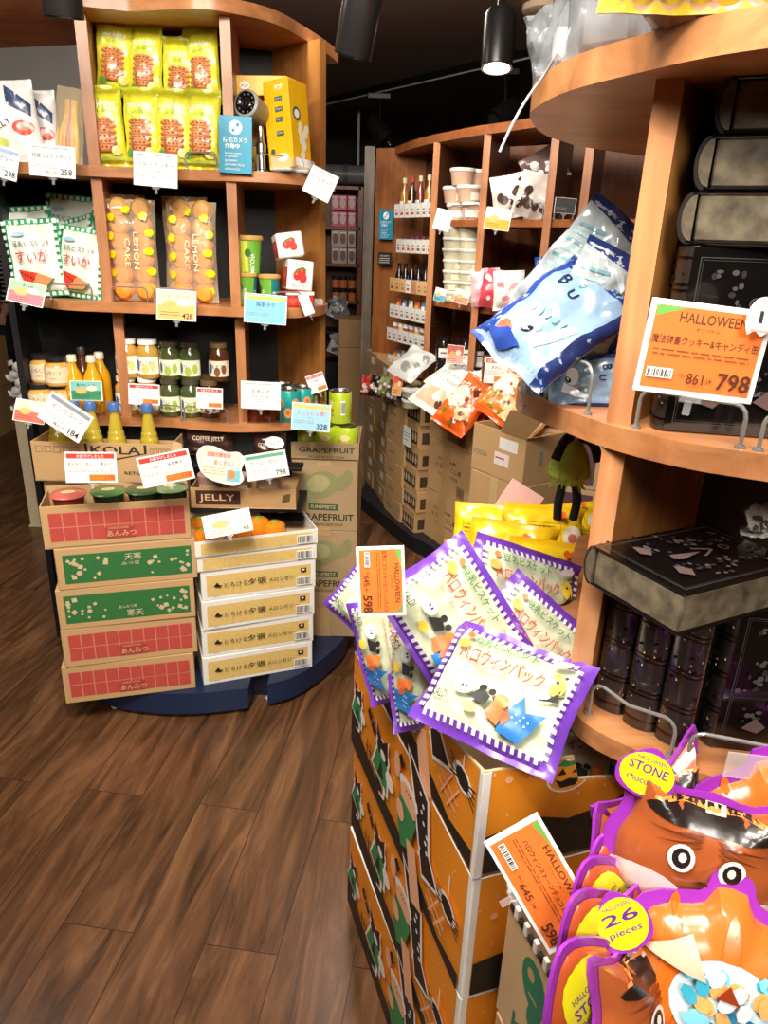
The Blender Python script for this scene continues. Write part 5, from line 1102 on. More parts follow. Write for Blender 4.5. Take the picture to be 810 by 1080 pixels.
def fr_print(w, h):
    a = Art(); a.rect(w*.08, h*.12, w*.86, h*.55, C('#3a2c22', .7))
    for k in range(6): a.ell(w*(.16+.14*k), h*.4, w*.05, h*.18, C('#cbb08a', .7), 10); a.rect(w*(.14+.14*k), h*.55, w*.04, h*.1, C('#cbb08a', .7))
    a.rect(w*.1, h*.76, w*.3, h*.1, C('#8d6c44')); return a
def rt_print(w, h): return Art().rect(w*.1, h*.15, w*.3, h*.5, C('#4a382a', .7)).rect(w*.6, h*.15, w*.3, h*.5, C('#4a382a', .7))
stack(380, 500, 393, 516, .08, [.102]*8, .3, fr_lab, 'kraft carton in the far leftmost pile under the racks, %s from the bottom', 'stock_carton', KRAFT2, group='eight-high far pile')
stack(392, 514, 405, 533, .08, [.100]*8, .3, fr_lab, 'white-labelled kraft carton in the second pile from the left, %s from the bottom', 'stock_carton', KRAFT2, group='second eight-high far pile')
stack(405, 536, 422, 552, .08, [.104]*7, .28, lambda w, h: Art().rect(w*.2, h*.4, w*.3, h*.1, C('#8d6c44')), 'plain kraft carton between labelled and printed piles, %s from the bottom', 'stock_carton', KRAFT, group='seven-high far pile')
p = stack(419, 547, 437, 563, .08, [.115]*6, .2, fr_print, 'kraft carton printed with a row of dark bottles, %s from the bottom', 'stock_carton', KRAFT, right=rt_print, group='printed kraft cartons')
m = M(); m.box(0, 0, 0, .09, .002, .10, C('#eef0f0')); m.art(Art().rect(.01, .05, .07, .004, GREY).rect(.01, .065, .07, .004, GREY).rect(.01, .03, .05, .004, GREY), fface(.09, .002))
for px, py, n in ((432, 411, 'upper'), (429, 452, 'lower')):
    P = PY(px, py+3, p[0].y-.03) ; solo('paper_sheet', m, 'white paper sheet stuck on the printed cartons, the %s one' % n, 'paper', (P.x, P.y-.16+.06, P.z-.05), (0, 0, p[3]), 'paper sheets on the cartons')
def fr_big(w, h): return Art().text('北海道産', w*.45, h*.66, h*.06, C('#5c4a34'), w*.45, bold=.02).text('とうもろこし茶', w*.5, h*.5, h*.1, C('#4a3a28'), w*.6, bold=.03).text('KALDI COFFEE', w*.5, h*.38, h*.05, C('#5c4a34'), w*.45).frame(w*.72, h*.1, w*.16, h*.2, .004, C('#5c4a34')).rect(w*.74, h*.13, w*.12, h*.14, C('#7a6244')).rect(w*.35, h*.0, w*.18, h, C('#b8915f', .5))
stack(447, 563, 488, 590, .08, [.262, .262, .235], .3, fr_big, ['kraft carton with dark lettering, lowest of the three-high pile', 'kraft carton with dark lettering, middle of the three-high pile', 'open kraft carton holding the snack bags, top of the three-high pile'], 'stock_carton', KRAFT, group='lettered kraft cartons', opentop=True)
P5a, P5b, w5, yaw5, z5 = stack(486, 625, 535, 655, .08, [.285, .285], .24, lambda w, h: Art().rect(w*.4, h*.5, w*.14, h*.5, C('#c9ab7c', .4)), ['plain kraft carton, lowest of the pile right of the lettered cartons', 'plain kraft carton with clear tape, middle of the pile right of the lettered cartons'], 'stock_carton', KRAFT, right=lambda w, h: Art().rect(w*.2, h*.3, w*.1, h*.2, C('#b8946a')), group='plain kraft cartons')
dd = .24
t = thing('open_carton', 'open kraft carton with pasted white labels and one raised flap, holding orange snack bags', 'carton', ((P5a.x+P5b.x)/2-sin(yaw5)*dd/2, (P5a.y+P5b.y)/2+cos(yaw5)*dd/2, z5), (0, 0, yaw5))
build('carton_body', cartonmesh(w5, dd, .19, KRAFT, Art().rect(w5*.52, .12, .1, .045, C('#e6e3dc')).rect(w5*.45, .055, .08, .05, C('#e6dcd6')).rect(w5*.47, .08, .05, .006, C('#c9443c')).text('FOOD', .05, .07, .02, C('#6a7a6a')), right=Art().rect(.08, .07, .02, .06, C('#8d8a84')), openbox=True, inner=KRAFTL), t)
m = M(); F0 = Vector((w5*.5, -dd/2, .19)); m.add([(w5*.02, -dd/2, .19), (w5/2, -dd/2, .19), (w5/2+.15, -dd/2-.06, .33), (w5*.30, -dd/2-.04, .29)], [(0, 1, 2, 3)], KRAFTL); m.add([(a+.003, b-.003, c-.003) for a, b, c in m.v[:4]], [(0, 1, 2, 3)], KRAFT); build('raised_flap', m, t)
# orange snack bags ------------------------------------------------------------------
def snackart(w, h, seed, main='#e8641e', words='かりんとう'):
    a = Art(); r = random.Random(seed); a.rect(.006, .01, w-.012, h-.02, F_(main)); a.ell(w*.3, h*.55, w*.28, h*.2, F_('#f3e4c4'), 16, .5)
    for k in range(22): a.ell(w*r.uniform(.08, .92), h*r.uniform(.08, .6), w*r.uniform(.03, .07), h*r.uniform(.02, .05), F_(r.choice(('#6a8c2e', '#f0d9a0', '#9c2f1a', '#d98f3c', '#f6efe0'))), 8, r.random()*3)
    a.text(words, w*.5, h*.72, h*.1, C('#f6f0e0'), w*.75, bold=.03); a.text('お徳用', w*.5, h*.87, h*.05, C('#2e6a3a'), w*.3, bold=.02); a.ell(w*.7, h*.3, w*.16, h*.12, F_('#e9b27c'), 12); a.ell(w*.7, h*.3, w*.08, h*.05, F_('#7c4a28'), 10); return a
sb = bagmesh(.19, .27, .07, snackart(.19, .27, 3), F_('#e2581a'), 61, .006); sb2 = bagmesh(.19, .27, .07, snackart(.19, .27, 7, '#e9752a', 'ミックス'), F_('#d9501a'), 63, .006); sb3 = bagmesh(.18, .26, .06, snackart(.18, .26, 9, '#e3b98c', 'えびせん'), F_('#d99a5c'), 65, .005)
for k, (mm, px, py, Y, yw, tl, rl, lb) in enumerate(((sb, 470, 452, 3.02, -30, 38, 22, 'orange snack bag sliding over the front edge of the lettered carton'), (sb, 492, 436, 3.08, -25, 40, 30, 'orange snack bag with green print, second from the left'), (sb2, 515, 440, 2.85, -25, 42, 28, 'orange mixed snack bag in the middle of the pile'), (sb2, 550, 412, 2.98, -15, 30, 40, 'orange snack bag at the back right, highest of the pile'), (sb3, 540, 452, 2.72, -25, 45, 34, 'peach-coloured rice cracker bag at the front beside the raised flap'), (sb, 528, 425, 2.95, -5, 34, 12, 'orange snack bag standing behind the middle one'))):
    P = PY(px, py, Y); solo('snack_bag', mm, lb, 'snacks', P, rot(yw, tl, rl), 'orange snack bags')
wb = bagmesh(.22, .27, .05, Art().text('コーヒーキャンディ', .11, .2, .025, INK, .16).text('COFFEE', .11, .16, .02, GREY, .12).rect(.03, .03, .16, .09, F_('#d9b294')).ell(.16, .05, .02, .02, F_('#5a3a2c')), F_('#e2dfd8'), 71, .005)
for k, (px, py, Y, rl, lb) in enumerate(((447, 432, 3.18, 22, 'white and grey printed bag lying on the printed cartons, front one'), (462, 414, 3.3, 26, 'white and grey printed bag behind the front one'), (420, 398, 3.5, 20, 'pale bag lying further back near the racks'))):
    solo('printed_bag', wb if k < 2 else crumple(.18, .2, .05, '#cfd0ca', '#8d8f8c', 74), lb, 'snacks', PY(px, py, Y), rot(-30, 50, rl), 'white printed bags')
protos2 = []
for k, (px, py, Y, c1, c2, lb) in enumerate(((387, 412, 3.85, '#c9402e', '#efe6d8', 'small red packet on the far left cartons'), (395, 412, 3.8, '#2a2624', '#d9d2c6', 'small dark packet on the far left cartons'), (404, 413, 3.75, '#8a8a5c', '#e9e2d2', 'small olive packet on the far left cartons'), (411, 418, 3.7, '#5c4a3c', '#dcd6cc', 'small brown packet beside the orange card'), (423, 420, 3.6, '#9c8f7c', '#3a322c', 'small grey packet behind the orange card'))):
    solo('small_packet', crumple(.09, .11, .04, c1, c2, 80+k), lb, 'packet', PY(px, py+6, Y), rot(-30, 10, 5*k), 'small packets on the far cartons')
card('small orange card standing on the far cartons', 419, 407, 3.5, 11, 20, card_pic('', C('#e0603a'), C('#e9a25c')), 4, -20, 5, GF)
for k, (py) in enumerate((424, 413)):
    P = PY(434, py+4, 3.45); solo('round_tin', M().lathe([(0, 0), (.045, 0), (.047, .03)], C('#a99f84', .3), 18).lathe([(.05, .028), (.05, .038), (0, .04)], C('#dcdcd4', .3), 18), 'round tub with white lid on the cartons beside the orange card, %s' % ('lower', 'upper')[k], 'tub', (P.x, P.y, P.z-.005), (0, 0, 0), 'tubs on the cartons')
# purple-brown picture cartons, right of the pile -----------------------------------
PBR = C('#6a4650', .7, 'board')
def cookiebox(w, h):
    a = Art(); a.rect(w*.06, h*.08, w*.88, h*.84, PBR); a.poly([(w*.35, h*.92), (w*.7, h*.92), (w*.55, h*.75)], C('#cdb189')); a.rect(w*.16, h*.2, w*.62, h*.54, C('#3a2f22')); r = random.Random(2)
    for k in range(40): a.ell(w*r.uniform(.2, .74), h*r.uniform(.24, .7), w*.035, h*.03, C(r.choice(('#e4d3ac', '#c9ab74', '#8f7448'))), 8)
    a.ell(w*.66, h*.28, w*.06, h*.05, C('#c9406c'), 10); return a
P = PY(563, 508, 2.72); z = P.z; yw = -26
for k, (h, lb) in enumerate(((z-.085, 'kraft carton with purple-brown print, lowest under the cookie picture cartons'),)):
    solo('picture_carton', cartonmesh(.27, .25, h, KRAFTL, Art().rect(.01, h-.12, .25, .1, PBR)), lb, 'carton', (P.x+.16, P.y+.08, .082), (0, 0, radians(yw)), 'picture cartons')
solo('picture_carton', cartonmesh(.27, .25, .20, KRAFTL, cookiebox(.27, .20)), 'purple-brown carton with a cookie picture in its panel, behind the witch doll', 'carton', (P.x+.16, P.y+.08, z), (0, 0, radians(yw)), 'picture cartons')
solo('picture_carton', cartonmesh(.27, .25, .09, KRAFTL, Art().rect(.01, .02, .25, .06, PBR).text('COOKIES', .13, .035, .03, KRAFTL, .18, bold=.03)), 'shallow purple-brown carton on top of the cookie picture carton', 'carton', (P.x+.16, P.y+.08, z+.202), (0, 0, radians(yw+2)), 'picture cartons')

# ================================================================ SMALL UNIT FAR BEHIND THE AISLE
t = thing('narrow_shelf', 'narrow wooden shelf seen down the aisle between the two big units', 'shelf unit', (-.33, 6.0, 0))
x0, x1 = XA(330, 6, 1.6), XA(381, 6, 1.6); xc, ww = (x0+x1)/2, x1-x0
zs = [PY(365, q, 6.0).z for q in (198, 240, 278, 316)]
for z in zs: build('shelf_board', M().box(xc+.33, 0, z-.02, ww, .3, .022, WDX), t)
build('side_panel', M().box(x1+.33, 0, 0, .035, .3, zs[0], WDX), t); build('side_panel', M().box(x0+.33, 0, 0, .035, .3, zs[0], WD), t); build('back_panel', M().box(xc+.33, .16, 0, ww, .015, zs[0], WD), t)
build('lower_board', M().box(xc+.33, 0, PY(365, 350, 6).z, ww, .32, .02, BLACK), t)
build('lower_cabinet', M().box(xc+.33, .02, 0, ww-.04, .28, PY(365, 380, 6).z, BLACK), t)
r = random.Random(4)
rows = [(zs[1], '#e2546c', '#f3d9dc', .12, 'pink box', 'upper'), (zs[2], '#cfb8ac', '#8f6a5c', .13, 'round-printed box', 'middle'), (zs[3], '#e2814c', '#3a2018', .1, 'orange jar', 'lower')]
for i, (z, c1, c2, h, nm, lv) in enumerate(rows):
    for k, px in enumerate((354, 362, 371)):
        for lay in range(2):
            zz = z+.002+lay*(h*.95)
            if i == 2: m = M().lathe([(0, 0), (.03, 0), (.03, h*.6)], C(c1, .3), 14).lathe([(.028, h*.6), (.028, h*.85), (0, h*.86)], C('#1c1512'), 14)
            else: m = M().box(0, 0, 0, .062, .08, h*.9, C(c1, .4), .003).art(Art().ell(.031, h*.45, .022, h*.3, C(c2), 14).rect(.008, h*.72, .046, h*.1, WHITE), fface(.062, .08))
            solo(nm.split()[-1]+'_small' if False else nm.replace('-', '_').replace(' ', '_'), m, '%s on the %s level of the aisle shelf, %s, %s column' % (nm, lv, ('bottom layer', 'top layer')[lay], ('left', 'middle', 'right')[k]), 'box' if i < 2 else 'jar', (XA(px, 5.9, zz), 5.9, zz), (0, 0, 0), nm+'es on the aisle shelf')
for k, (px, py, c) in enumerate(((352, 335, '#c9cccf'), (361, 334, '#8f9498'), (352, 373, '#dcdad4'), (362, 371, '#b9b4ac'), (370, 373, '#cfd0cc'))):
    solo('foil_bag', crumple(.13, .16, .05, c, '#6a6c70', 90+k), 'silvery foil bag low on the aisle shelf, %s' % ('upper left', 'upper right', 'lower left', 'lower middle', 'lower right')[k], 'snacks', PY(px, py, 5.8), rot(0, 15, (-1)**k*20), 'foil bags on the aisle shelf')
for k in range(5):
    z = .02+.2*k; solo('kraft_carton', cartonmesh(.3, .3, .195, KRAFT2, tape=(KRAFTL, 'x')), 'kraft carton in the pile just right of the aisle shelf, %s from the floor' % ordn(k), 'carton', (XA(378, 5.3, .5), 5.3, .001+.197*k), (0, 0, .02*k), 'kraft cartons by the aisle shelf')
m = M(); Pp = PY(365, 184, 6.6); m.tube([(-1.2, 0, 0), (1.2, 0, 0)], .075, C('#8a8884', .35), 20)
for x in (-.8, 0, .5): m.tube([(x-.02, 0, 0), (x+.02, 0, 0)], .082, C('#6a6866', .35), 20)
[m.box(x, 0, .07, .02, .02, 2.52-Pp.z-.07, C('#6a6866', .35)) for x in (-.7, .6)]
solo('duct_pipe', m, 'grey duct pipe running above the aisle shelf', 'pipe', (Pp.x-.5, 6.6, Pp.z))
# ================================================================ RIGHT DISPLAY UNIT (near)
RU = thing('display_shelf_unit', 'near wooden shelf unit on the right, holding black book-shaped tins', 'shelf unit', (.75, 1.15, 0))
def RUp(name, m): return build(name, sh(m, RU), RU)
rc1 = smooth_curve([(.30, 1.33), (.225, 1.22), (.178, 1.08), (.169, 1.0), (.185, .89), (.231, .792), (.273, .722), (.33, .67), (.42, .62), (.55, .60), (.72, .63)], 6)
rc2 = smooth_curve([(.32, 1.30), (.235, 1.18), (.19, 1.05), (.189, .975), (.220, .895), (.258, .812), (.317, .743), (.379, .707), (.45, .68), (.56, .665), (.72, .69)], 6)
rc3 = smooth_curve([(.36, 1.25), (.29, 1.12), (.262, .98), (.255, .88), (.268, .785), (.311, .735), (.355, .706), (.40, .682), (.458, .664), (.56, .655), (.72, .68)], 6)
rb = [(1.2, .9), (1.2, 1.5), (.62, 1.55), (.42, 1.42)]
RUp('shelf_board', M().prism(rc1+rb, 1.66, 1.692, WX)); RUp('shelf_board', M().prism(rc2+rb, 1.282, 1.31, WX)); RUp('shelf_board', M().prism(rc3+rb, .892, .92, WX))
for z0, z1 in ((.92, 1.282), (1.31, 1.66), (1.692, 2.1)):
    RUp('upright', upright((.272, .822), (.52, 1.14), z0, z1, .026, WP))
    RUp('back_panel', upright((.52, 1.145), (1.2, .98), z0, z1, .015, C('#1a0d08', .5, 'board')))
    RUp('upright_edge', upright((.268, .812), (.272, .8205), z0, z1, .027, wood('upright_edge_wood_%d' % int(z0*10), '#b87648', '#d39a6c', 2)))
RUp('bracket', M().box(.30, .885, 1.635, .02, .012, .024, C('#3a1d10', .5), .001))
RUp('base_panel', M().prism([(.50, 1.15), (.56, 1.0), (.75, .88), (1.2, .9), (1.2, 1.45), (.6, 1.45)], 0, .892, BLACK, smooth=False))
def rrail(p0, p1, z, h, r=.0024, bow=0): build('guard_rail', sh(rail_mesh(p0[0], p0[1], p1[0], p1[1], z, h, r, bow), RU), RU)
rrail((.282, .795), (.362, .715), .92, .05, .0024, .012); rrail((.378, .705), (.53, .672), .92, .045, .0024, .004)
rrail((.285, .80), (.37, .725), 1.31, .045, .0024, .004); rrail((.385, .716), (.53, .685), 1.31, .04, .0024)
rrail((.200, 1.02), (.245, .86), 1.31, .06, .0022, .01); rrail((.19, 1.03), (.245, .80), 1.692, .085, .0028, .008)
m = M(); m.box(0, 0, 0, .11, .002, .035, CLEAR, .0005); build('label_holder', M().join(m, Matrix.Translation((.46-.75, .664-1.15, .93)) @ Matrix.Rotation(radians(-8), 4, 'Z')), RU)

# book-shaped tins --------------------------------------------------------------------
TB = C('#0c0a0a', .16, 'jar'); TE = C('#2a2522', .25, 'jar'); BRZ = C('#5c4438', .28, 'metal')
def pagemat():
    m, t, b = newmat('aged_page_edge_print'); N = t.nodes; L = t.links; tc = N.new('ShaderNodeTexCoord'); n = N.new('ShaderNodeTexNoise'); n.inputs['Scale'].default_value = 45; n.inputs['Detail'].default_value = 6
    L.new(tc.outputs['Object'], n.inputs['Vector']); cr = N.new('ShaderNodeValToRGB'); cr.color_ramp.elements[0].position = .3; cr.color_ramp.elements[0].color = hexc('#3d362c'); cr.color_ramp.elements[1].position = .7; cr.color_ramp.elements[1].color = hexc('#776c58')
    L.new(n.outputs['Fac'], cr.inputs[0]); L.new(cr.outputs[0], b.inputs['Base Color']); b.inputs['Roughness'].default_value = .35; return m
PG = pagemat()
def cover_art(w, h, seed=1):
    a = Art(); r = random.Random(seed); G = C('#2e2a2a', .2); G2 = C('#4a4446', .2); PK = C('#5c4a48', .25)
    a.frame(w*.06, h*.05, w*.88, h*.9, .0012, C('#3a3a34', .2)); a.frame(w*.08, h*.065, w*.84, h*.87, .0006, C('#3a3a34', .2))
    for cx, cy in ((.28, .8), (.3, .62), (.72, .8), (.7, .6), (.3, .3), (.7, .28), (.2, .5), (.8, .45)):
        for k in range(9): a.ell(w*(cx+r.uniform(-.11, .11)), h*(cy+r.uniform(-.08, .08)), w*r.uniform(.012, .03), w*r.uniform(.012, .03), r.choice((G, G2)), 9)
    a.ell(w*.5, h*.72, w*.05, h*.035, G2, 14); a.ell(w*.5, h*.72, w*.035, h*.024, TB, 14)
    a.line([(w*.42, h*.5), (w*.5, h*.62), (w*.58, h*.5)], .003, PK); a.poly([(w*.45, h*.3), (w*.5, h*.52), (w*.56, h*.34), (w*.53, h*.28)], PK); a.poly([(w*.2, h*.18), (w*.3, h*.26), (w*.4, h*.2), (w*.34, h*.15)], PK); a.poly([(w*.62, h*.2), (w*.72, h*.27), (w*.82, h*.22), (w*.74, h*.16)], PK)
    return a
TW, TH, TD = .14, .195, .05
def tin_parts(t):
    """book standing up: cover faces -Y, spine at -X; TW wide, TH tall, TD thick"""
    m = M(); m.box(0.003, 0, 0.001, TW-.010, TD-.006, TH-.002, PG, .002); m.prism([(-TW/2+.006-.012*sin(pi*i/10), -(TD/2-.003)*cos(pi*i/10)) for i in range(11)], -.0008, TH+.0008, PG); build('page_block', m, t)
    m = M()
    for s_ in (-1, 1): m.box(0, s_*(TD/2-.0015), 0, TW, .003, TH, TB, .001)
    m.art(cover_art(TW, TH), lambda u, v, k: (-TW/2+u, -TD/2-k, v), base=.0004, step=.00004); build('cover', m, t)
    m = M(); n = 10; out = [(-TW/2+.004-.012*sin(pi*i/n)-.002, -TD/2*cos(pi*i/n)) for i in range(n+1)]; m.prism(out, 0, TH, TE)
    for z in (.012, .05, .056, .1, .106, .15, .156, .183): m.prism([(x-.0012*(1 if abs(y) < TD*.45 else 0), y*1.02) for x, y in out], z, z+.0022, BRZ)
    r = random.Random(3)
    for k in range(26):
        z = r.uniform(.02, .175); i = r.randint(2, 8); a0 = pi*i/10; T = Matrix.Translation((-TW/2+.002-.012*sin(a0), -TD/2*cos(a0), z)); m.lathe([(0, -.0025), (r.uniform(.0015, .004), 0), (0, .0025)], BRZ, 6, T=T)
    build('spine', m, t)
def tin(label, loc, M3, first=[]):
    e = M3.to_euler()
    if not first:
        t = thing('book_tin', label, 'tin', loc, e, 'black book-shaped tins'); tin_parts(t); first.append(t); return t
    return dup(first[0], loc, e, label)
RZ = lambda a: Matrix.Rotation(radians(a), 4, 'Z'); RX = lambda a: Matrix.Rotation(radians(a), 4, 'X'); RY = lambda a: Matrix.Rotation(radians(a), 4, 'Y')
# three lying on the standing ones (upper shelf): cover up, pages of the long side to the viewer
def lying(cx, cy, z, yaw): return Vector((cx, cy, z)), RZ(yaw)
for k, (dx, lb) in enumerate(((0, 'lying book-shaped tin, lowest of the three stacked on the upper shelf'), (.005, 'lying book-shaped tin, middle of the three stacked on the upper shelf'), (.012, 'lying book-shaped tin, topmost of the three, just below the top shelf board'))):
    # spine toward the left: rotate so that TH runs away... long side across the view
    R = RZ(-25+k) @ RX(-90)   # cover up, height towards the back
    tin(lb, (.365+dx*1.6, .765, 1.508+TD/2+k*(TD+.001)), R @ Matrix.Identity(4))
tin('upright book-shaped tin facing out on the upper shelf, behind the large orange price card', (.384, .80, 1.311), RZ(-10))
tin('upright book-shaped tin facing out on the upper shelf at the right edge', (.54, .775, 1.311), RZ(-6))
tin('upright book-shaped tin in the second row of the upper shelf', (.42, .875, 1.311), RZ(-10)); tin('upright book-shaped tin in the second row, right', (.57, .85, 1.311), RZ(-6))
# spines on the lower shelf
for k, (x, y, lb) in enumerate(((.306, .80, 'book-shaped tin showing its round bronze-ribbed spine, left of the three on the lower shelf'), (.334, .765, 'book-shaped tin showing its round bronze-ribbed spine, middle of the three on the lower shelf'), (.366, .735, 'book-shaped tin showing its round bronze-ribbed spine, right of the three on the lower shelf'))):
    yaw = 52; c_, s_ = cos(radians(yaw)), sin(radians(yaw)); o_ = tin(lb, (x+c_*(TW/2+.012), y+s_*(TW/2+.012), .921), RZ(yaw)); o_.scale = (1, .86, 1)
tin('book-shaped tin facing out beside the three spines on the lower shelf', (.492, .752, .921), RZ(-6))
tin('book-shaped tin behind the facing one on the lower shelf', (.53, .82, .921), RZ(-4))
# lying tin on the spines
ce = Vector((.242, .798)); e1 = Vector((.063, -.122)).normalized(); e2 = Vector((.94, .34)).normalized()
cx, cy = .242+.063/2+.1*e2.x, .798-.061+.1*e2.y
tin('book-shaped tin lying cover-up across the three spines on the lower shelf', (.283, .724, 1.118+TD/2), RZ(-63) @ RX(-90))
# ---------------------------------------------------------------- Halloween cards
def hallow(title, price, tax, ghost=False):
    def fn(w, h):
        a = Art(); OR = C('#e8742a'); a.rect(w*.045, h*.06, w*.91, h*.88, OR); a.poly([(w*.05, h*.93), (w*.3, h*.93), (w*.15, h*.87), (w*.06, h*.82)], C('#5fae4c')); a.poly([(w*.8, h*.93), (w*.95, h*.93), (w*.94, h*.8), (w*.88, h*.88)], C('#7a8c4c'))
        a.text('HALLOWEEN', w*.53, h*.78, h*.11, C('#5a3418'), w*.56, bold=.03); a.text('オリジナル', w*.5, h*.70, h*.04, C('#5a3418'), w*.2)
        a.text(title, w*.5, h*.54, h*.095, C('#4a2412'), maxw=w*.88, bold=.012); lines(a, w*.09, h*.47, w*.8, 2, h*.045, h*.014, C('#8c4418'))
        barcode(a, w*.07, h*.17, w*.22, h*.11, 6); a.text('(税込', w*.37, h*.2, h*.05, C('#5a3418'), w*.06); a.text(tax, w*.48, h*.14, h*.12, C('#4a2412'), w*.14); a.text(')¥', w*.6, h*.15, h*.07, C('#4a2412'), w*.05)
        a.text(price, w*.94, h*.11, h*.19, C('#4a2412'), al='r', maxw=w*.3, bold=.03); return a
    return fn
card('large white-edged orange card reading HALLOWEEN and 798 on the upper right shelf', 741, 371, .672, 129, 93, hallow('魔法辞書クッキー&キャンディ缶', '798', '861'), 5, 0, 4, 'Halloween price cards')
gh = smooth_curve([(.1, .05), (.0, .3), (.05, .7), (.3, .97), (.7, .97), (.95, .7), (1, .3), (.9, .1), (.7, .16), (.5, .04), (.3, .15), (.1, .05)], 4)[:-1]
cloud_sign('white ghost-shaped tag reading 1 at the upper right edge of the orange card', 806, 335, .66, 36, 42, gh, lambda w, h: Art().text('1', w*.4, h*.35, h*.3, INK, w*.12, bold=.03).text('お一人', w*.45, h*.72, h*.1, INK, w*.5).rect(w*.15, h*.14, w*.7, h*.06, C('#e99a8c')), 4)
card('orange HALLOWEEN card reading 598 turned sideways at the left rim of the top carton', 402, 613, .86, 76, 49, hallow('豆乳ビスケットハロウィンパック', '598', '645'), 86, 0, 10, 'Halloween price cards')
card('orange HALLOWEEN card reading 598 tilted in front of the Halloween cartons, above the kraft box', 573, 932, .545, 141, 63, hallow('ハロウィンストーンチョコレート', '598', '645'), 58, 0, 18, 'Halloween price cards')
m = M(); r = random.Random(2)
for k in range(14): m.box(.006*k, .004*sin(k), -.008*k, .012, .016, .007, CLEAR if k % 2 else C('#e9e6e0', .2), .001)
solo('clear_clip', m, 'clear plastic clip holding the tilted orange card on the kraft box', 'clip', PY(541, 940, .57))

# ================================================================ HALLOWEEN CARTONS
HO = C('#eb8f1c', .5, 'board'); HB = C('#1c1512', .55); HW = C('#f1eee6', .5); HG = C('#2f8a4e', .55); HP = C('#efb48c', .55)
def cat(a, x, y, s, kind):
    """small printed figure: 0 green-caped cat, 1 witch in dotted hat, 2 striped ghost, 3 spider"""
    o = .06*s
    if kind == 0:
        for d, m_ in ((.045, HW), (0, None)):
            a.ell(x, y+.62*s, .17*s+d*s, .2*s+d*s, m_ or HB, 12); a.poly([(x-.16*s-d*s, y+.5*s), (x-.3*s-d*s, y+.02*s-d*s), (x+.16*s+d*s, y-.05*s-d*s), (x+.15*s+d*s, y+.5*s)], m_ or HG)
            a.poly([(x-.16*s, y+.72*s), (x-.2*s-d*s, y+1.0*s+d*s), (x-.02*s, y+.8*s)], m_ or HB); a.poly([(x+.16*s, y+.72*s), (x+.14*s+d*s, y+1.0*s+d*s), (x+.0*s, y+.8*s)], m_ or HB)
        a.ell(x+.02*s, y+.58*s, .08*s, .09*s, HW, 8); a.ell(x+.24*s, y+.35*s, .12*s, .16*s, HW, 10); a.poly([(x-.02*s, y+.45*s), (x-.12*s, y+.05*s), (x+.06*s, y+.1*s)], HB); a.line([(x+.1*s, y+.02*s), (x+.08*s, y-.25*s), (x-.06*s, y-.3*s)], .05*s, HW)
    if kind == 1:
        a.poly([(x-.1*s, y+1.3*s), (x+.35*s, y+1.05*s), (x+.42*s, y+.3*s), (x+.62*s, y+.05*s), (x+.3*s, y-.2*s), (x+.05*s, y+.75*s)], HW)
        a.poly([(x-.06*s, y+1.25*s), (x+.32*s, y+1.0*s), (x+.38*s, y+.3*s), (x+.56*s, y+.05*s), (x+.3*s, y-.14*s), (x+.1*s, y+.75*s)], HB); r = random.Random(3)
        for k in range(9): a.ell(x+(.2+.03*k % .2)*s+.03*s*sin(k*2), y+(.95-.11*k)*s, .022*s, .03*s, HW, 7)
        a.ell(x-.02*s, y+.62*s, .2*s, .16*s, HW, 12); a.ell(x-.02*s, y+.5*s, .17*s, .2*s, HP, 12); a.ell(x-.28*s, y+.72*s, .07*s, .2*s, HP, 8)
        a.poly([(x-.2*s, y+.38*s), (x+.16*s, y+.38*s), (x+.05*s, y-.2*s), (x-.12*s, y-.4*s), (x-.22*s, y-.1*s)], HG); a.poly([(x-.02*s, y-.1*s), (x+.16*s, y+.0*s), (x+.34*s, y-.75*s), (x+.14*s, y-.9*s)], HP)
        for k in range(3): a.ell(x-.06*s+.04*s*k, y+.6*s, .012*s, .02*s, HB, 6)
    if kind == 2:
        a.ell(x, y+.4*s, .3*s, .4*s, HW, 14, .3); 
        for k in range(5): a.rect(x-.2*s, y+(.15+.13*k)*s, .4*s, .05*s, HB, .5)
        a.ell(x+.06*s, y+.75*s, .13*s, .12*s, HW, 10)
    if kind == 3:
        a.line([(x, y+.9*s), (x, y+.3*s)], .02*s, HW); a.ell(x, y+.2*s, .2*s, .22*s, HW, 12); a.ell(x, y+.2*s, .14*s, .17*s, HB, 10)
        for k in range(4): a.line([(x-.26*s, y+(.02+.12*k)*s), (x+.26*s, y+(.32-.12*k)*s)], .03*s, HB)
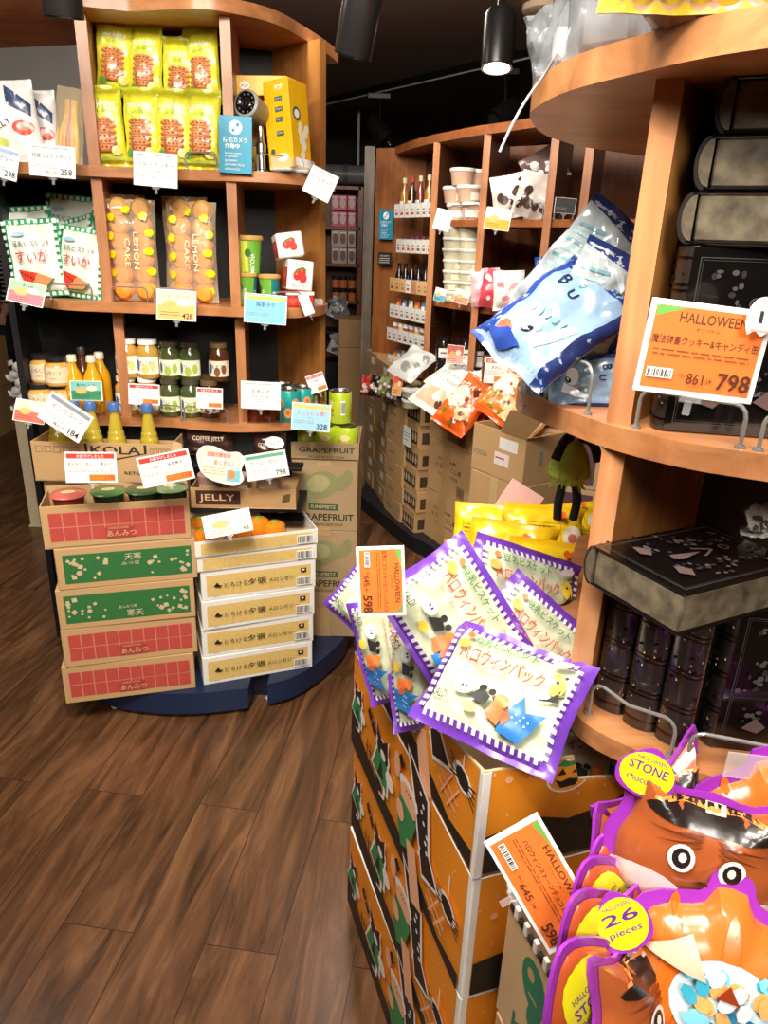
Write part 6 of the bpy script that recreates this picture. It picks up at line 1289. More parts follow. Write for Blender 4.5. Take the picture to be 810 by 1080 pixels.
def pump(a, x, y, s):
    a.ell(x, y, .62*s, .5*s, HW, 20); a.ell(x, y, .56*s, .45*s, C('#f0a02c', .5), 20); a.poly([(x-.35*s, y+.05*s), (x-.2*s, y+.25*s), (x-.08*s, y+.04*s)], HB); a.poly([(x+.06*s, y+.05*s), (x+.2*s, y+.25*s), (x+.35*s, y+.07*s)], HB)
    a.poly([(x-.4*s, y-.05*s), (x-.2*s, y-.14*s), (x, y-.08*s), (x+.2*s, y-.13*s), (x+.42*s, y-.02*s), (x+.2*s, y-.33*s), (x-.2*s, y-.34*s)], HB)
    a.poly([(x-.4*s, y+.36*s), (x-.2*s, y+.5*s), (x, y+.4*s), (x+.2*s, y+.52*s), (x+.42*s, y+.38*s), (x+.2*s, y+.3*s), (x-.1*s, y+.28*s)], HG)
    a.ell(x+.2*s, y+.78*s, .34*s, .3*s, HW, 16); a.ell(x-.02*s, y+1.02*s, .1*s, .1*s, HW, 8); a.ell(x+.32*s, y+1.08*s, .09*s, .1*s, HW, 8); a.ell(x+.46*s, y+.76*s, .15*s, .1*s, HW, 10); a.ell(x+.56*s, y+.80*s, .045*s, .04*s, HB, 8); a.ell(x+.3*s, y+.86*s, .03*s, .04*s, HB, 7)
    a.ell(x-.62*s, y+.6*s, .1*s, .28*s, HW, 10, .5); a.ell(x+.68*s, y+.4*s, .1*s, .2*s, HW, 10, -.4); a.ell(x-.3*s, y+.95*s, .14*s, .1*s, HP, 10)
def hill(w, h, pts, top): return [(0, 0)]+[(w, 0)]+[(w*x, h*y) for x, y in pts]
def hleft(w, h):
    a = Art(); a.rect(.002, .009, w-.014, h-.012, HO); r = random.Random(4)
    for k in range(40): a.ell(w*r.random()*.97+.005, h*r.uniform(.1, .95), .0018, .0025, HP, 6)
    a.poly([(0.002, .006), (w-.012, .006), (w-.012, h*.16), (w*.85, h*.10), (w*.7, h*.2), (w*.5, h*.22), (w*.35, h*.2), (w*.2, h*.26), (w*.12, h*.30), (w*.06, h*.42), (.002, h*.42)], HB)
    for x in (.20, .235, .265): a.line([(w*x, h*.18), (w*x, h*.44)], .004, HB); a.line([(w*x-.008, h*.35), (w*x+.008, h*.37)], .004, HB)
    a.poly([(w*.30, h*.2), (w*.31, h*.34), (w*.33, h*.24), (w*.345, h*.36), (w*.36, h*.2)], HB)
    for x, y in ((.20, .72), (.24, .66), (.51, .88)): a.poly([(w*x, h*y), (w*x+.014, h*y+.018), (w*x+.022, h*y+.004), (w*x+.034, h*y+.012), (w*x+.02, h*y-.012), (w*x+.008, h*y-.006)], HB)
    
    for cx_, cy_, s_, kd_ in ((.09, .42, .085, 0), (.37, .34, .11, 0), (.62, .42, .13, 1), (.91, .45, .09, 3)):
        q_ = Art(); cat(q_, 0, 0, s_, kd_); a.sub(q_, w*cx_, h*cy_, 1, 0, 1.75)
    a.line([(w*.80, h*.2), (w*.86, h*.45)], .004, HP); a.line([(w*.84, h*.18), (w*.9, h*.42)], .004, HP); a.line([(w*.79, h*.36), (w*.9, h*.30)], .004, HP); a.line([(w*.78, h*.28), (w*.89, h*.23)], .004, HP)
    a.ell(w*.56, h*.5, .02, .02, HP, 10); return a
def hfront(w, h):
    a = Art(); a.rect(.012, .009, w-.014, h-.012, HO); r = random.Random(6)
    for k in range(22): a.ell(.015+(w-.03)*r.random(), h*r.uniform(.3, .95), .002, .003, HP, 6)
    a.poly([(.012, .006), (w-.002, .006), (w-.002, h*.42), (w*.85, h*.44), (w*.65, h*.34), (w*.45, h*.30), (w*.3, h*.36), (.012, h*.30)], HB)
    pump(a, w*.42, h*.62, .055); cat(a, w*.85, h*.40, .10, 2); a.ell(w*.12, h*.68, .006, .006, HP, 8); return a
HW_, HD_, HH_ = .30, .594, .2345; HYAW = 18.5
hn = Vector((.137, .72)); _c, _s = cos(radians(HYAW)), sin(radians(HYAW))
def hloc(u, v, z): return (hn.x+_c*u-_s*v, hn.y+_s*u+_c*v, z)      # u along the front, v to the back
for k, nm in enumerate(('lowest, standing on the floor', 'second from the floor', 'third from the floor, under the open one')):
    m = cartonmesh(HW_, HD_, HH_-.001, HW, hfront(HW_, HH_-.001), left=hleft(HD_, HH_-.001), bev=.0025)
    solo('halloween_carton', m, 'orange Halloween-printed carton with cats and pumpkins, '+nm, 'carton', hloc(HW_/2+.002*(k % 2), HD_/2, k*HH_), (0, 0, radians(HYAW+(.4, -.4, 0)[k])), 'orange Halloween cartons')
ZT = 3*HH_
t = thing('halloween_carton', 'open orange Halloween-printed carton on top of the stack, its side torn low', 'carton', hloc(HW_/2, HD_/2, ZT), (0, 0, radians(HYAW)), 'orange Halloween cartons')
def wallpoly(prof, th, side):
    """wall with a cut top edge; prof = [(distance, height)...]"""
    out = [(prof[0][0], 0), (prof[-1][0], 0)]+[p for p in reversed(prof)]; m = M(); q = M().prism(out, -th/2, th/2, KRAFTL, smooth=False); return m.join(q)
H1 = .178
lp = [(0, .13), (.012, .12), (.04, .05), (.1, .015), (.2, .03), (.3, .045), (.36, .06), (.395, .13), (.402, .135), (.5, .155), (.594, H1)]   # u from the far end to the near corner
m = M(); q = wallpoly(lp, .004, 0); m.join(q, Matrix.Translation((-HW_/2+.002, HD_/2, 0)) @ RZ(-90) @ RX(90))
def clipart(a, prof, w):
    """keep only the part of the print below the cut edge"""
    import bmesh
    out = Art()
    def hgt(x):
        for (a0, b0), (a1, b1) in zip(prof, prof[1:]):
            if a0 <= x <= a1: return b0+(b1-b0)*(x-a0)/max(a1-a0, 1e-6)
        return prof[-1][1]
    for vs, fs, mt in a.it:
        for f in fs:
            pts = [vs[i] for i in f]
            st = [(pts[0], pts[i], pts[i+1]) for i in range(1, len(pts)-1)]; res = []
            while st:
                tr = st.pop(); L = max(hypot(tr[i][0]-tr[(i+1) % 3][0], tr[i][1]-tr[(i+1) % 3][1]) for i in range(3))
                ins = [p[1] < hgt(p[0])-.001 for p in tr]
                if all(ins) and L < .03: res.append(tr); continue
                if not any(ins) and L < .03: continue
                if L < .004: continue
                i = max(range(3), key=lambda i: hypot(tr[i][0]-tr[(i+1) % 3][0], tr[i][1]-tr[(i+1) % 3][1]))
                p, q_, r_ = tr[i], tr[(i+1) % 3], tr[(i+2) % 3]; mm = ((p[0]+q_[0])/2, (p[1]+q_[1])/2); st += [(p, mm, r_), (mm, q_, r_)]
            if res: out.it.append(([p for tr in res for p in tr], [(3*i, 3*i+1, 3*i+2) for i in range(len(res))], mt))
    # merge consecutive items of the same source layer
    return out
def mergeart(a, prof):
    out = Art()
    for it in a.it:
        b = Art(); b.it = [it]; c_ = clipart(b, prof, 0); vs = []; fs = []
        for v, f, mt in c_.it: o_ = len(vs); vs += v; fs += [tuple(o_+i for i in g) for g in f]
        if vs: out.it.append((vs, fs, it[2]))
    return out
m.art(mergeart(hleft(HD_, HH_), lp), lface(HW_, HD_)); build('left_wall', m, t)
fp = [(0, H1), (.13, H1-.004), (.142, .135), (.2, .125), (.25, .105), (.3, .1)]
m = M(); m.join(wallpoly(fp, .004, 0), Matrix.Translation((-HW_/2, -HD_/2+.002, 0)) @ RX(90)); m.art(mergeart(hfront(HW_, HH_), fp), fface(HW_, HD_)); m.box(-HW_/2+.0055, -HD_/2-.0002, 0, .011, .0012, H1-.002, HW); m.box(-HW_/2-.0002, -HD_/2+.004, 0, .0012, .008, H1-.002, HW); build('front_wall', m, t)
m = M(); m.box(0, 0, 0, HW_, HD_, .004, KRAFTL); m.box(0, HD_/2-.002, 0, HW_, .004, .16, KRAFT); m.box(HW_/2-.002, 0, 0, .004, HD_, .10, KRAFT); build('tray', m, t)

# biscuit bags --------------------------------------------------------------------------
PUR = F_('#6a3aa8'); CRM = F_('#c6cdae'); PK_W, PK_H = .235, .185
def hpack(w, h):
    a = Art(); b = .02; a.rect(b, b, w-2*b, h-2*b, CRM); n = 16; m_ = 12; c1 = F_('#efe9f0'); GD = C('#2f7a4a', .4); RD = C('#d04a34', .4)
    for i in range(n): u = b+(w-2*b)*(i+.1)/n; a.rect(u, h-b-.001, (w-2*b)/n*.5, .009, c1); a.rect(u, b-.008, (w-2*b)/n*.5, .009, c1)
    for i in range(m_): v = b+(h-2*b)*(i+.1)/m_; a.rect(b-.008, v, .009, (h-2*b)/m_*.5, c1); a.rect(w-b-.001, v, .009, (h-2*b)/m_*.5, c1)
    a.ell(w*.84, h*.68, .013, .019, F_('#f0d03c'), 16, .3); a.poly([(w*.83, h*.52), (w*.80, h*.50), (w*.86, h*.60), (w*.88, h*.66), (w*.885, h*.58), (w*.9, h*.54)], INK); a.line([(w*.78, h*.5), (w*.92, h*.6)], .0025, INK)
    for x, y in ((.86, .76), (.82, .70)): a.poly([(w*x, h*y), (w*x+.004, h*y+.003), (w*x+.008, h*y), (w*x+.004, h*y-.003)], INK)
    a.text('豆乳ビスケット', w*.44, h*.77, h*.085, GD, w*.46, bold=.02); a.text('ハロウィンパック', w*.46, h*.58, h*.14, RD, w*.60, bold=.03); a.text('Soymilk Biscuits for Halloween', w*.46, h*.515, h*.04, C('#c9703c', .4), w*.5)
    a.ell(w*.16, h*.72, .012, .009, C('#eea04c', .4), 10); a.ell(w*.17, h*.83, .006, .006, C('#e8743c', .4), 8)
    a.ell(w*.3, h*.36, .017, .012, F_('#f4f4ec'), 12); a.ell(w*.29, h*.37, .002, .003, INK, 6); a.ell(w*.32, h*.37, .002, .003, INK, 6)
    a.poly([(w*.36, h*.3), (w*.42, h*.4), (w*.5, h*.36), (w*.48, h*.28)], INK); a.ell(w*.43, h*.41, .007, .006, INK, 9); a.ell(w*.5, h*.40, .006, .006, INK, 8)
    a.ell(w*.58, h*.36, .012, .01, C('#e8843c', .4), 12); a.poly([(w*.5, h*.22), (w*.53, h*.33), (w*.62, h*.3), (w*.6, h*.18)], C('#e8743c', .4)); a.ell(w*.4, h*.22, .012, .008, C('#e4b93c', .4), 10)
    BL = C('#2c74b8', .4); a.poly([(w*.60, h*.14), (w*.65, h*.34), (w*.70, h*.48), (w*.75, h*.34), (w*.88, h*.38), (w*.82, h*.24), (w*.76, h*.12)], BL)
    for k in range(8): a.ell(w*(.66+.018*k), h*(.25+.03*(k % 3)), .0016, .0016, F_('#f4f4ec'), 6)
    a.poly([(w*.60, h*.24), (w*.64, h*.32), (w*.67, h*.26), (w*.64, h*.19)], C('#b5603c', .4))
    a.text('KALDI', w*.17, h*.21, h*.07, INK, w*.11, bold=.005); a.text('COFFEE FARM', w*.17, h*.175, h*.022, INK, w*.08)
    a.ell(w*.82, h*.86, .016, .007, F_('#e9dce4'), 10, .3); return a
pks = [bagmesh(PK_W, PK_H, .055, hpack(PK_W, PK_H), PUR, s_, .006, nu=24, nv=22, maxlen=.01, step=.0002) for s_ in (101, 104, 109)]
def hp(k, px, py, Y, yw, tl, rl, lb, sc=1):
    """centre of the bag at the pixel"""
    P = PY(px, py, Y); e = rot(yw, tl, rl); R = e.to_matrix(); b = P-R @ Vector((0, 0, PK_H/2*sc)); o = solo('biscuit_pack', pks[k], lb, 'biscuits', b, e, 'purple-edged Halloween biscuit bags'); o.scale = (sc,)*3; return o
hp(0, 530, 732, .80, -32, 56, 2, 'cream biscuit bag with purple edge, large front one lying on the open carton rim', .88)
hp(1, 478, 652, .93, 6, 22, 58, 'cream biscuit bag with purple edge standing tall in the middle, lettering running downwards', .88)
hp(2, 416, 682, 1.02, -28, 18, 62, 'cream biscuit bag with purple edge at the left, under the sideways orange card', .76)
hp(1, 548, 628, 1.12, 18, 24, 22, 'cream biscuit bag with purple edge, right one at the back', .92)
hp(2, 450, 712, .96, -30, 30, 66, 'cream biscuit bag with purple edge pressed between the left and middle bags', .72)
hp(0, 592, 700, .98, 6, 28, 12, 'cream biscuit bag with purple edge at the back right, mostly hidden', .8)
hp(2, 400, 640, 1.22, -20, 20, 30, 'purple corner of a biscuit bag poking up behind the sideways orange card', .8)
hp(0, 610, 812, .86, 10, 70, 10, 'cream biscuit bag with purple edge lying low at the right in the open carton', .85)
hp(1, 560, 680, .95, 0, 20, 40, 'cream biscuit bag with purple edge standing behind the large front one', .8)

# yellow bags ---------------------------------------------------------------------------
def yart(w, h):
    a = Art(); a.rect(.008, .012, w-.016, h-.024, F_('#f2cc1e')); lines(a, w*.12, h*.66, w*.5, 6, h*.055, h*.016, C('#8a6a18')); a.frame(w*.1, h*.34, w*.56, h*.38, .0012, C('#8a6a18')); barcode(a, w*.12, h*.12, w*.16, h*.14, 3); a.ell(w*.6, h*.86, .008, .008, F_('#e0641c'), 10); a.ell(w*.67, h*.86, .008, .008, F_('#e0641c'), 10); a.ell(w*.8, h*.5, w*.12, h*.2, F_('#e8e2cc'), 14); a.ell(w*.8, h*.5, w*.06, h*.08, F_('#c9705c'), 10); return a
yb = bagmesh(.20, .15, .05, yart(.20, .15), F_('#f0bd14'), 121, .006, nu=18, nv=16)
t = thing('open_carton', 'open kraft carton of yellow bags between the Halloween carton and the right shelf post', 'carton', (.33, 1.62, .0), (0, 0, radians(-6)))
build('carton_body', cartonmesh(.36, .34, .74, KRAFT, openbox=True, inner=KRAFTL), t)
m = M(); m.box(0, 0, 0, .10, .003, .09, C('#e9b8ac', .6), .001); solo('pink_card', m, 'small plain pinkish card standing at the back of the yellow bags', 'card', PY(537, 545, 1.74), rot(0, 8, 30))
for k, (px, py, Y, yw, tl, rl, lb) in enumerate(((538, 585, 1.46, -4, 8, 6, 'yellow bag with printed text panel, front left, standing'), (578, 606, 1.40, 6, 14, 8, 'yellow bag, front right, leaning back on the others'), (572, 566, 1.56, 4, 22, 4, 'yellow bag with a pale oval picture, upper right'), (520, 565, 1.60, -6, 14, 2, 'yellow bag at the upper left of the pile'), (600, 560, 1.66, 4, 44, -4, 'orange-yellow bag at the back right of the pile'))):
    P = PY(px, py, Y); e = rot(yw, tl, rl); b = P-e.to_matrix() @ Vector((0, 0, .075)); solo('yellow_bag', yb, lb, 'snacks', b, e, 'yellow snack bags')
# blue-silver bags on the rounded end --------------------------------------------------------
def bart(w, h):
    a = Art(); a.rect(.006, .01, w-.012, h-.02, F_('#7f9cb8', .22)); a.rect(.0, h*.86, w, h*.14, F_('#22356e', .22)); a.poly([(0, 0), (w*.16, 0), (w*.10, h*.9), (0, h*.95)], F_('#26408a', .25)); a.poly([(w, 0), (w*.86, 0), (w*.92, h), (w, h)], F_('#1c2c5e', .25))
    a.text('B', w*.28, h*.66, h*.11, C('#16233e', .3), w*.1, bold=.05); a.text('U', w*.46, h*.62, h*.08, C('#16233e', .3), w*.09, bold=.03); a.poly([(w*.5, h*.2), (w*.75, h*.5), (w*.84, h*.46), (w*.64, h*.16)], F_('#d8e4ec', .2)); a.ell(w*.4, h*.3, w*.16, h*.08, F_('#e6ecec', .2), 12); a.ell(w*.45, h*.25, w*.07, h*.03, F_('#20242c', .2), 9, .5); a.ell(w*.25, h*.16, w*.08, h*.06, F_('#e0684a', .3), 9)
    for k in range(5): a.ell(w*(.3+.09*k), h*(.40+.012*k), w*.03, h*.035, F_('#7fb4b8', .2), 9)
    a.poly([(w*.1, h*.1), (w*.3, h*.05), (w*.55, h*.12), (w*.3, h*.18)], F_('#2f4a9c', .25)); return a
bb = bagmesh(.15, .21, .06, bart(.15, .21), F_('#8ea3bc', .15), 131, .009, nu=22, nv=26, maxlen=.012)
def bart2(w, h):
    a = Art(); a.rect(.006, .01, w-.012, h-.02, F_('#a3adaf', .2)); a.poly([(0, h), (w, h), (w, h*.9), (w*.7, h*.86), (0, h*.93)], F_('#26366e', .22))
    for k in range(6): a.poly([(w*.08, h*(.36+.075*k)), (w*.42, h*(.40+.075*k)), (w*.42, h*(.43+.075*k)), (w*.08, h*(.385+.075*k))], F_('#6f9ea4' if k % 2 else '#9cc4c6', .2))
    a.poly([(w*.9, h*.05), (w, h*.1), (w, h*.9), (w*.86, h*.8)], F_('#26408a', .22)); a.poly([(w*.5, h*.1), (w*.62, h*.7), (w*.72, h*.68), (w*.6, h*.08)], F_('#2d3140', .2)); a.ell(w*.35, h*.18, w*.12, h*.04, F_('#e0684a', .3), 9); a.poly([(w*.45, h*.82), (w*.8, h*.72), (w*.78, h*.62)], F_('#b9c4cc', .12)); a.ell(w*.75, h*.3, w*.06, h*.03, F_('#20242c', .2), 8, .6); return a
bb2 = bagmesh(.15, .21, .055, bart2(.15, .21), F_('#aab4bc', .15), 137, .011, nu=22, nv=26, maxlen=.012)
def bl(mm, px, py, Y, yw, tl, rl, lb, sc=1):
    P = PY(px, py, Y); e = rot(yw, tl, rl); b = P-e.to_matrix() @ Vector((0, 0, .105*sc)); o = solo('foil_snack_bag', mm, lb, 'snacks', b, e, 'blue and silver foil bags'); o.scale = (sc,)*3
bl(bb, 588, 340, .93, -16, 42, 40, 'pale blue foil bag with dark lettering, leaning out over the shelf edge', .85)
bl(bb2, 617, 287, 1.02, -20, 10, 36, 'silver and blue foil bag leaning up against the post, upper one', .8)
bl(bb2, 628, 325, .95, -10, 0, 24, 'silver, white and blue foil bag squeezed beside the post', .7)
bl(bb, 596, 318, 1.06, -30, 10, -8, 'dark blue foil bag standing behind the leaning ones', .62)
bl(bb2, 598, 398, .96, -30, 10, 85, 'white and aqua foil bag lying in the wire rail', .62); bl(bb, 622, 404, .93, -20, 20, 80, 'white and orange foil bag lying at the front inside the wire rail', .5)
bl(bb2, 577, 375, 1.0, -30, 10, -60, 'white foil bag crumpled under the leaning pale blue bag', .6)
# top shelf goods on the right unit ----------------------------------------------------------
CL2 = clear('clear_pack_film', '#c4c8cc', .25, .12)
for k, (px, py, Y, w_, h_, rl, lb) in enumerate(((612, 40, 1.0, .10, .15, 6, 'clear film bag with pale contents, left on the top right shelf'), (645, 30, .93, .10, .17, -3, 'clear film bag with pale contents, next to the left upright'), (672, 20, .95, .07, .16, 4, 'clear film bag pressed against the upright at the top'), (600, 60, 1.06, .08, .10, -16, 'small clear film bag at the rounded tip of the top right shelf'))):
    m = bagmesh(w_, h_, .04, None, CL2, 140+k, .007); m2 = M(); m2.box(0, 0, .015, w_*.6, .018, h_*.6, C('#8f8b86', .4), .006); m.join(m2)
    solo('clear_film_bag', m, lb, 'bag', (XA(px, Y, 1.75), Y, 1.694), rot(-30, 3, rl), 'clear film bags')
na = Art(); na.rect(0, 0, .2, .16, F_('#e9b79a')); na.poly([(0, 0), (.2, 0), (.2, .03), (.05, .02), (.0, .04)], F_('#e8c23c')); r = random.Random(9)
for k in range(50): na.ell(r.uniform(.05, .2), r.uniform(.03, .16), .011, .008, F_(r.choice(('#e2a888', '#edc4a6', '#c98a6c', '#f2d2b8'))), 8, r.random()*3)
for k in range(10): na.ell(r.uniform(.01, .05), r.uniform(.04, .1), .012, .014, F_(r.choice(('#2c4f9c', '#d8402c', '#f4f0ea', '#4c7fc4'))), 8)
m = bagmesh(.20, .16, .05, na, F_('#e9dccf'), 151, .004); solo('fried_snack_bag', m, 'colourful bag with a picture of fried snacks at the upper right corner', 'snacks', (XA(775, .72, 1.75), .735, 1.694), rot(-8, 3, 0))
m = M(); m.box(0, 0, 0, .006, .10, .14, C('#e9edf2', .2), .001); solo('white_divider', m, 'white edge of a packet standing between the post and the fried snack bag', 'packet', (XA(722, .75, 1.75), .79, 1.693), rot(-30))
cw = [PY(590, 52, .86), PY(575, 78, .9), PY(556, 104, .92), PY(540, 132, .93), PY(527, 160, .94)]
m = M(); m.tube(smooth_curve([tuple(p) for p in cw], 5), .0016, C('#e3dfe6', .3), 8); q = cw[0]; m.box(q.x, q.y, q.z-.008, .012, .02, .026, CLEAR, .002); solo('flexible_card_stem', m, 'thin bent translucent strip sticking out from the tip of the top right shelf', 'card holder')
solo('silver_packet', crumple(.035, .045, .02, '#c9c4c0', '#5a5450', 160), 'small crumpled silvery packet at the right edge below the upper shelf', 'packet', (XA(800, .86, 1.2), .85, 1.16), rot(0))
# witch doll -----------------------------------------------------------------------------------
P = PY(601, 492, 1.05); t = thing('hanging_doll', 'lime green furry hanging charm with long black arms and legs below the blue foil bags', 'hanging charm', P)
m = M(); LG = C('#bcd04a', .8); m.lathe([(0, .045), (.015, .04), (.028, .015), (.032, -.012), (.02, -.026), (0, -.03)], LG, 16); r = random.Random(12)
for k in range(160):
    a_ = r.random()*2*pi; zz = r.uniform(-.028, .035); rr = .030-.018*abs(zz+.005)/.04; p0 = Vector((rr*cos(a_), rr*sin(a_), zz)); p1 = p0+Vector((cos(a_)*.008, sin(a_)*.008, -.008)); m.tube([tuple(p0), tuple(p1)], [.0016, .0004], LG, 4)
build('furry_body', m, t); FB = C('#141214', .8)
for sx in (-1, 1):
    build('arm', M().tube(smooth_curve([(sx*.008, -.012, .05), (sx*.022, -.03, .045), (sx*.032, -.034, .02)], 4), .0075, FB), t); build('leg', M().tube(smooth_curve([(sx*.008, -.01, -.02), (sx*.014, -.014, -.05), (sx*.012, -.012, -.082)], 4), [.007]*9, FB), t)
build('ribbon', M().tube([(0, 0, .05), (0, .0, .1), (.0, .0, .12)], .002, C('#d9d4cc')).box(.0, -.012, .045, .026, .012, .018, C('#e0479c', .5), .004), t)
t.location.x += .0

# ================================================================ KRAFT BOX AND TREAT BAGS, lower right
def kaldi(w, h):
    a = Art(); G = C('#2c7a5c', .6); a.ell(w*.27, h*.70, w*.10, h*.19, G, 16, .2); a.ell(w*.30, h*.5, w*.05, h*.14, G, 12, -.3); a.ell(w*.24, h*.76, w*.03, h*.05, KRAFT, 8); a.rect(w*.24, h*.60, w*.07, h*.02, KRAFT); a.line([(w*.35, h*.4), (w*.42, h*.25)], .008, G)
    a.text('KALDI', w*.42, h*.1, h*.17, G, w*.55, rot=0, bold=.01); a.poly([(w*.72, h*.0), (w*.8, h*.35), (w*.9, h*.42), (w*.96, h*.3), (w*.97, 0)], G); return a
kw, kd, kh = .30, .30, .21; KY = HYAW
kx, ky = .190, .722      # back left corner, close to the Halloween carton front
cxk = kx+_c*kw/2+_s*kd/2; cyk = ky+_s*kw/2-_c*kd/2-.0
t = thing('kraft_box', 'open kraft box with green logo in front of the Halloween cartons, holding the treat bags', 'carton', (cxk, cyk, .455), (0, 0, radians(KY)))
build('box_body', cartonmesh(kw, kd, kh, KRAFTL, left=kaldi(kd, kh), openbox=True, inner=KRAFTL), t)
m = M(); r = random.Random(7)
for k in range(22): m.box(-kw/2-.001, kd/2-.012-k*.0125, kh-.004, .006, .009, .012+.006*(k % 2), C('#e9e4dc' if k % 2 else '#2a2624', .4), .001)
build('printed_rim', m, t)
for k in range(2): solo('kraft_carton', cartonmesh(.32, .31, .226, KRAFT, tape=(KRAFTL, 'y')), 'plain kraft carton under the kraft box with the green logo, %s' % ('on the floor', 'upper one')[k], 'carton', (cxk+.012, cyk-.004, .001+.227*k), (0, 0, radians(KY+1)), 'plain kraft cartons under the kraft box')
PU = F_('#9c34b4', .25)
def inset(out, k, cx=.5, cy=.5): return [(cx+(x-cx)*k, cy+(y-cy)*k) for x, y in out]
def treat(out, w, h, fill, edge=PU, deco=None, d=.028, seed=1):
    """die-cut bag: purple edge outline with a bulging printed front"""
    pts = [(x*w, y*h) for x, y in out]; m = M()
    q = M().prism(pts, -.0018, .0018, edge, smooth=False); m.join(q, Matrix.Translation((-w/2, 0, 0)) @ RX(90))
    ins = [(x*w, y*h) for x, y in inset(out, .86, .5, .46)]; cx, cy = w*.5, h*.46
    def bulge(x, y, k):
        # distance ratio to the outline along the ray from the centre
        a_ = atan2(y-cy, x-cx); rmax = max(radial(ins, cx, cy, a_), 1e-4); q_ = min(1, hypot(x-cx, y-cy)/rmax)
        n = noise.noise(Vector((x*30+seed, y*30, seed)))*.004*(1-q_)
        return (x-w/2, -.0024-d*(1-q_**2.4)**.6-n-k, y)
    vs = []; fs = []; N_ = 40; Rr = 7
    for j in range(Rr+1):
        for i in range(N_):
            a_ = 2*pi*i/N_; rr = radial(ins, cx, cy, a_)*sin(pi/2*j/Rr); vs.append(bulge(cx+rr*cos(a_), cy+rr*sin(a_), 0))
    for j in range(Rr):
        for i in range(N_): fs.append((j*N_+i, j*N_+(i+1) % N_, (j+1)*N_+(i+1) % N_, (j+1)*N_+i))
    m.add(vs, fs, fill, None, True)
    if deco: m.art(deco(w, h), bulge, base=.0014, step=.0003, maxlen=.008, smooth=True)
    return m
def radial(poly, cx, cy, a_):
    dx, dy = cos(a_), sin(a_); best = 0
    for (x0, y0), (x1, y1) in zip(poly, poly[1:]+poly[:1]):
        ex, ey = x1-x0, y1-y0; den = dx*ey-dy*ex
        if abs(den) < 1e-9: continue
        t_ = ((x0-cx)*ey-(y0-cy)*ex)/den; s_ = ((x0-cx)*dy-(y0-cy)*dx)/den
        if t_ > 0 and -1e-6 <= s_ <= 1.000001: best = max(best, t_)
    return best
catout = smooth_curve([(.5, .02), (.22, .04), (.06, .2), (.02, .45), (.08, .66), (.06, .98), (.3, .84), (.5, .86), (.7, .84), (.94, .98), (.92, .66), (.98, .45), (.94, .2), (.78, .04), (.5, .02)], 3)[:-1]
pumpout = smooth_curve([(.5, .0), (.2, .04), (.03, .25), (.0, .5), (.1, .78), (.36, .88), (.42, 1.0), (.58, 1.0), (.64, .88), (.9, .78), (1.0, .5), (.97, .25), (.8, .04), (.5, .0)], 3)[:-1]
def catdeco(w, h):
    a = Art(); B = F_('#231a18', .3); a.ell(w*.5, h*.74, w*.33, h*.075, B, 18); a.rect(w*.2, h*.78, w*.6, h*.02, F_('#ee9044')); a.rect(w*.46, h*.77, w*.1, h*.045, F_('#f4d9b8')); a.rect(w*.485, h*.782, w*.05, h*.022, F_('#ee9044'))
    for sx in (-1, 1):
        for k in range(3): a.poly([(w*(.5+sx*.03), h*(.66-.03*k)), (w*(.5+sx*(.3-.04*k)), h*(.63-.07*k)), (w*(.5+sx*.06), h*(.63-.03*k))], F_('#6e3216', .3))
        a.ell(w*(.5+sx*.12), h*.5, w*.065, h*.085, F_('#f6efe6'), 16); a.ell(w*(.5+sx*.12), h*.5, w*.045, h*.062, F_('#231a18'), 14); a.ell(w*(.5+sx*.115), h*.505, w*.02, h*.03, F_('#f6efe6'), 8)
        a.ell(w*(.5+sx*.25), h*.22, w*.2, h*.14, F_('#f3d3cf'), 16)
    a.ell(w*.5, h*.39, w*.03, h*.02, F_('#3a1d14'), 8); a.line([(w*.4, h*.33), (w*.5, h*.36), (w*.6, h*.33)], .0022, F_('#3a1d14')); return a
def pumpdeco(w, h):
    a = Art()
    for x in (.25, .5, .75): a.ell(w*x, h*.45, w*.05, h*.4, F_('#d96a1c'), 16)
    W_ = F_('#f6ead8'); a.ell(w*.5, h*.42, w*.24, h*.22, F_('#cfe4e8', .15), 18); r = random.Random(2)
    for k in range(26): a.ell(w*r.uniform(.32, .68), h*r.uniform(.24, .60), w*.05, h*.035, F_(r.choice(('#3fa8c4', '#7fcbe0', '#2c86b4', '#e9eef0', '#f0a860')), .15), 7, r.random()*3)
    a.poly([(w*.10, h*.58), (w*.32, h*.72), (w*.4, h*.53)], F_('#f3bda0')); a.poly([(w*.66, h*.58), (w*.72, h*.75), (w*.9, h*.58)], F_('#f3bda0')); a.poly([(w*.45, h*.48), (w*.5, h*.56), (w*.55, h*.48)], F_('#8c3414')); return a
def tagart(w, h, t1, t2):
    return Art().ell(w/2, h/2, w*.46, h*.46, F_('#e9dc1e'), 22).text(t1, w/2, h*.52, h*.2, C('#6a2c8c', .4), w*.66, bold=.03).text(t2, w/2, h*.28, h*.14, C('#6a2c8c', .4), w*.6, bold=.02).text('HALLOWEEN', w/2, h*.78, h*.08, C('#6a2c8c', .4), w*.5)
tagout = smooth_curve([(.5, 0), (.1, .12), (.0, .5), (.25, .85), (.5, 1.0), (.75, .85), (1.0, .5), (.9, .12), (.5, 0)], 3)[:-1]
def tag_mesh(w, h, t1, t2):
    m = M(); q = M().prism([(x*w, y*h) for x, y in tagout], -.0012, .0012, PU, smooth=False); m.join(q, Matrix.Translation((-w/2, 0, 0)) @ RX(90)); a = tagart(w, h, t1, t2); m.art(a, lambda u, v, k: (-w/2+u, -.0014-k, v*.92+h*.02)); return m
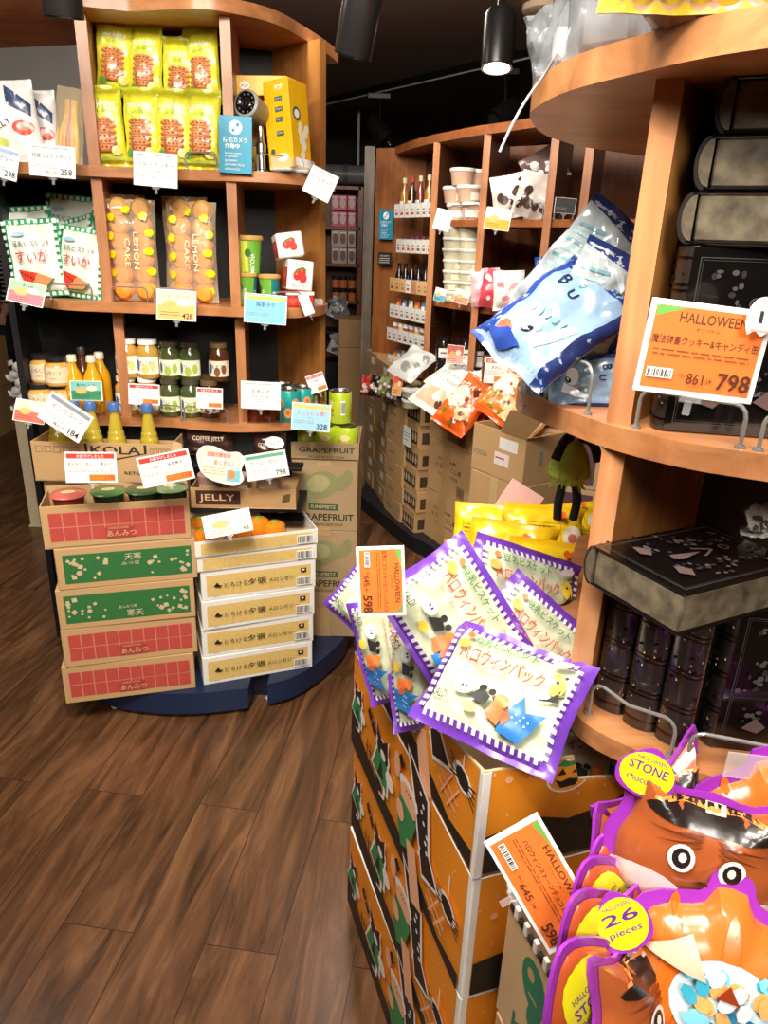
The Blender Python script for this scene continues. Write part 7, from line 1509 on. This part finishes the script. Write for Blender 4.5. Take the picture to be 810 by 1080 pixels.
def put(name, mm, px, py, Y, h, yw, tl, rl, lb, cat_, grp=None, tagm=None, tagp=None):
    P = PY(px, py, Y); e = rot(yw, tl, rl); b = P-e.to_matrix() @ Vector((0, 0, h/2)); t = thing(name, lb, cat_, b, e, grp); build('bag', mm, t)
    if tagm: build('tag', tagm, t, tagp[0], rot(tagp[1], 0, tagp[2]))
    return t
tg1 = tag_mesh(.06, .055, 'STONE', 'chocolate'); tg2 = tag_mesh(.055, .06, '26', 'pieces')
cm = treat(catout, .20, .17, F_('#a9572c', .25), deco=catdeco, d=.03, seed=2); pm = treat(pumpout, .20, .19, F_('#d9702a', .25), deco=pumpdeco, d=.034, seed=4); gm = treat(pumpout, .16, .16, F_('#c9c0c4', .25), deco=lambda w, h: Art().ell(w*.35, h*.55, w*.05, h*.07, INK).ell(w*.65, h*.55, w*.05, h*.07, INK).ell(w*.5, h*.35, w*.08, h*.05, INK), d=.03, seed=6)
GT = 'die-cut Halloween treat bags'
put('treat_bag', cm, 738, 893, .575, .17, -14, 14, 6, 'brown striped cat-face treat bag with purple edge under the wooden shelf', 'sweets', GT, tg1, ((-.075, -.012, .125), 0, 8))
put('treat_bag', pm, 756, 1024, .50, .19, -14, 24, 4, 'orange pumpkin treat bag with blue candies, front one in the lower right corner', 'sweets', GT, tg2, ((-.085, -.035, .105), 10, -34))
put('treat_bag', gm, 828, 915, .57, .16, -10, 14, -4, 'white ghost treat bag with purple edge cut by the right picture edge', 'sweets', GT)
put('treat_bag', pm, 812, 868, .66, .19, -6, 10, -10, 'orange treat bag behind the ghost bag at the right edge', 'sweets', GT)
put('treat_bag', cm, 655, 905, .635, .17, 48, 10, 20, 'black-hatted cat treat bag seen from the side, left of the brown cat face', 'sweets', GT)
put('treat_bag', cm, 690, 860, .68, .17, 30, 8, -16, 'cat treat bag behind the brown cat face, only its purple edge showing', 'sweets', GT)
put('treat_bag', pm, 690, 985, .56, .19, 40, 14, 14, 'orange treat bag standing sideways between the yellow labels and the pumpkin', 'sweets', GT)
put('treat_bag', cm, 668, 1045, .50, .17, 50, 16, 10, 'orange-brown treat bag at the bottom, below the yellow labels', 'sweets', GT, None)
put('treat_bag', pm, 700, 1165, .44, .19, 10, 34, -8, 'orange treat bag with yellow tag at the bottom picture edge', 'sweets', GT, tag_mesh(.07, .06, 'HALLOWEEN', 'choco'), ((-.03, -.02, .13), 0, -8))
rowm = treat(tagout, .11, .15, F_('#b5502a', .25), deco=lambda w, h: Art().ell(w*.5, h*.5, w*.30, h*.36, F_('#e9dc1e'), 20).text('STONE', w*.5, h*.5, h*.1, C('#6a2c8c', .4), w*.42, bold=.03).text('CHOCOLATE', w*.5, h*.4, h*.06, C('#6a2c8c', .4), w*.42, bold=.03).text('HALLOWEEN', w*.5, h*.64, h*.05, C('#6a2c8c', .4), w*.36), d=.012, seed=8)
for k, (px, py, Y, lb) in enumerate(((646, 928, .60, 'farthest'), (632, 955, .56, 'second farthest'), (622, 992, .515, 'second nearest'), (612, 1045, .47, 'nearest'))):
    put('treat_bag', rowm, px, py, Y, .15, 38, 8, -22, 'purple-edged treat bag with yellow oval label beside the tilted card, %s' % lb, 'sweets', 'row of yellow-labelled treat bags')
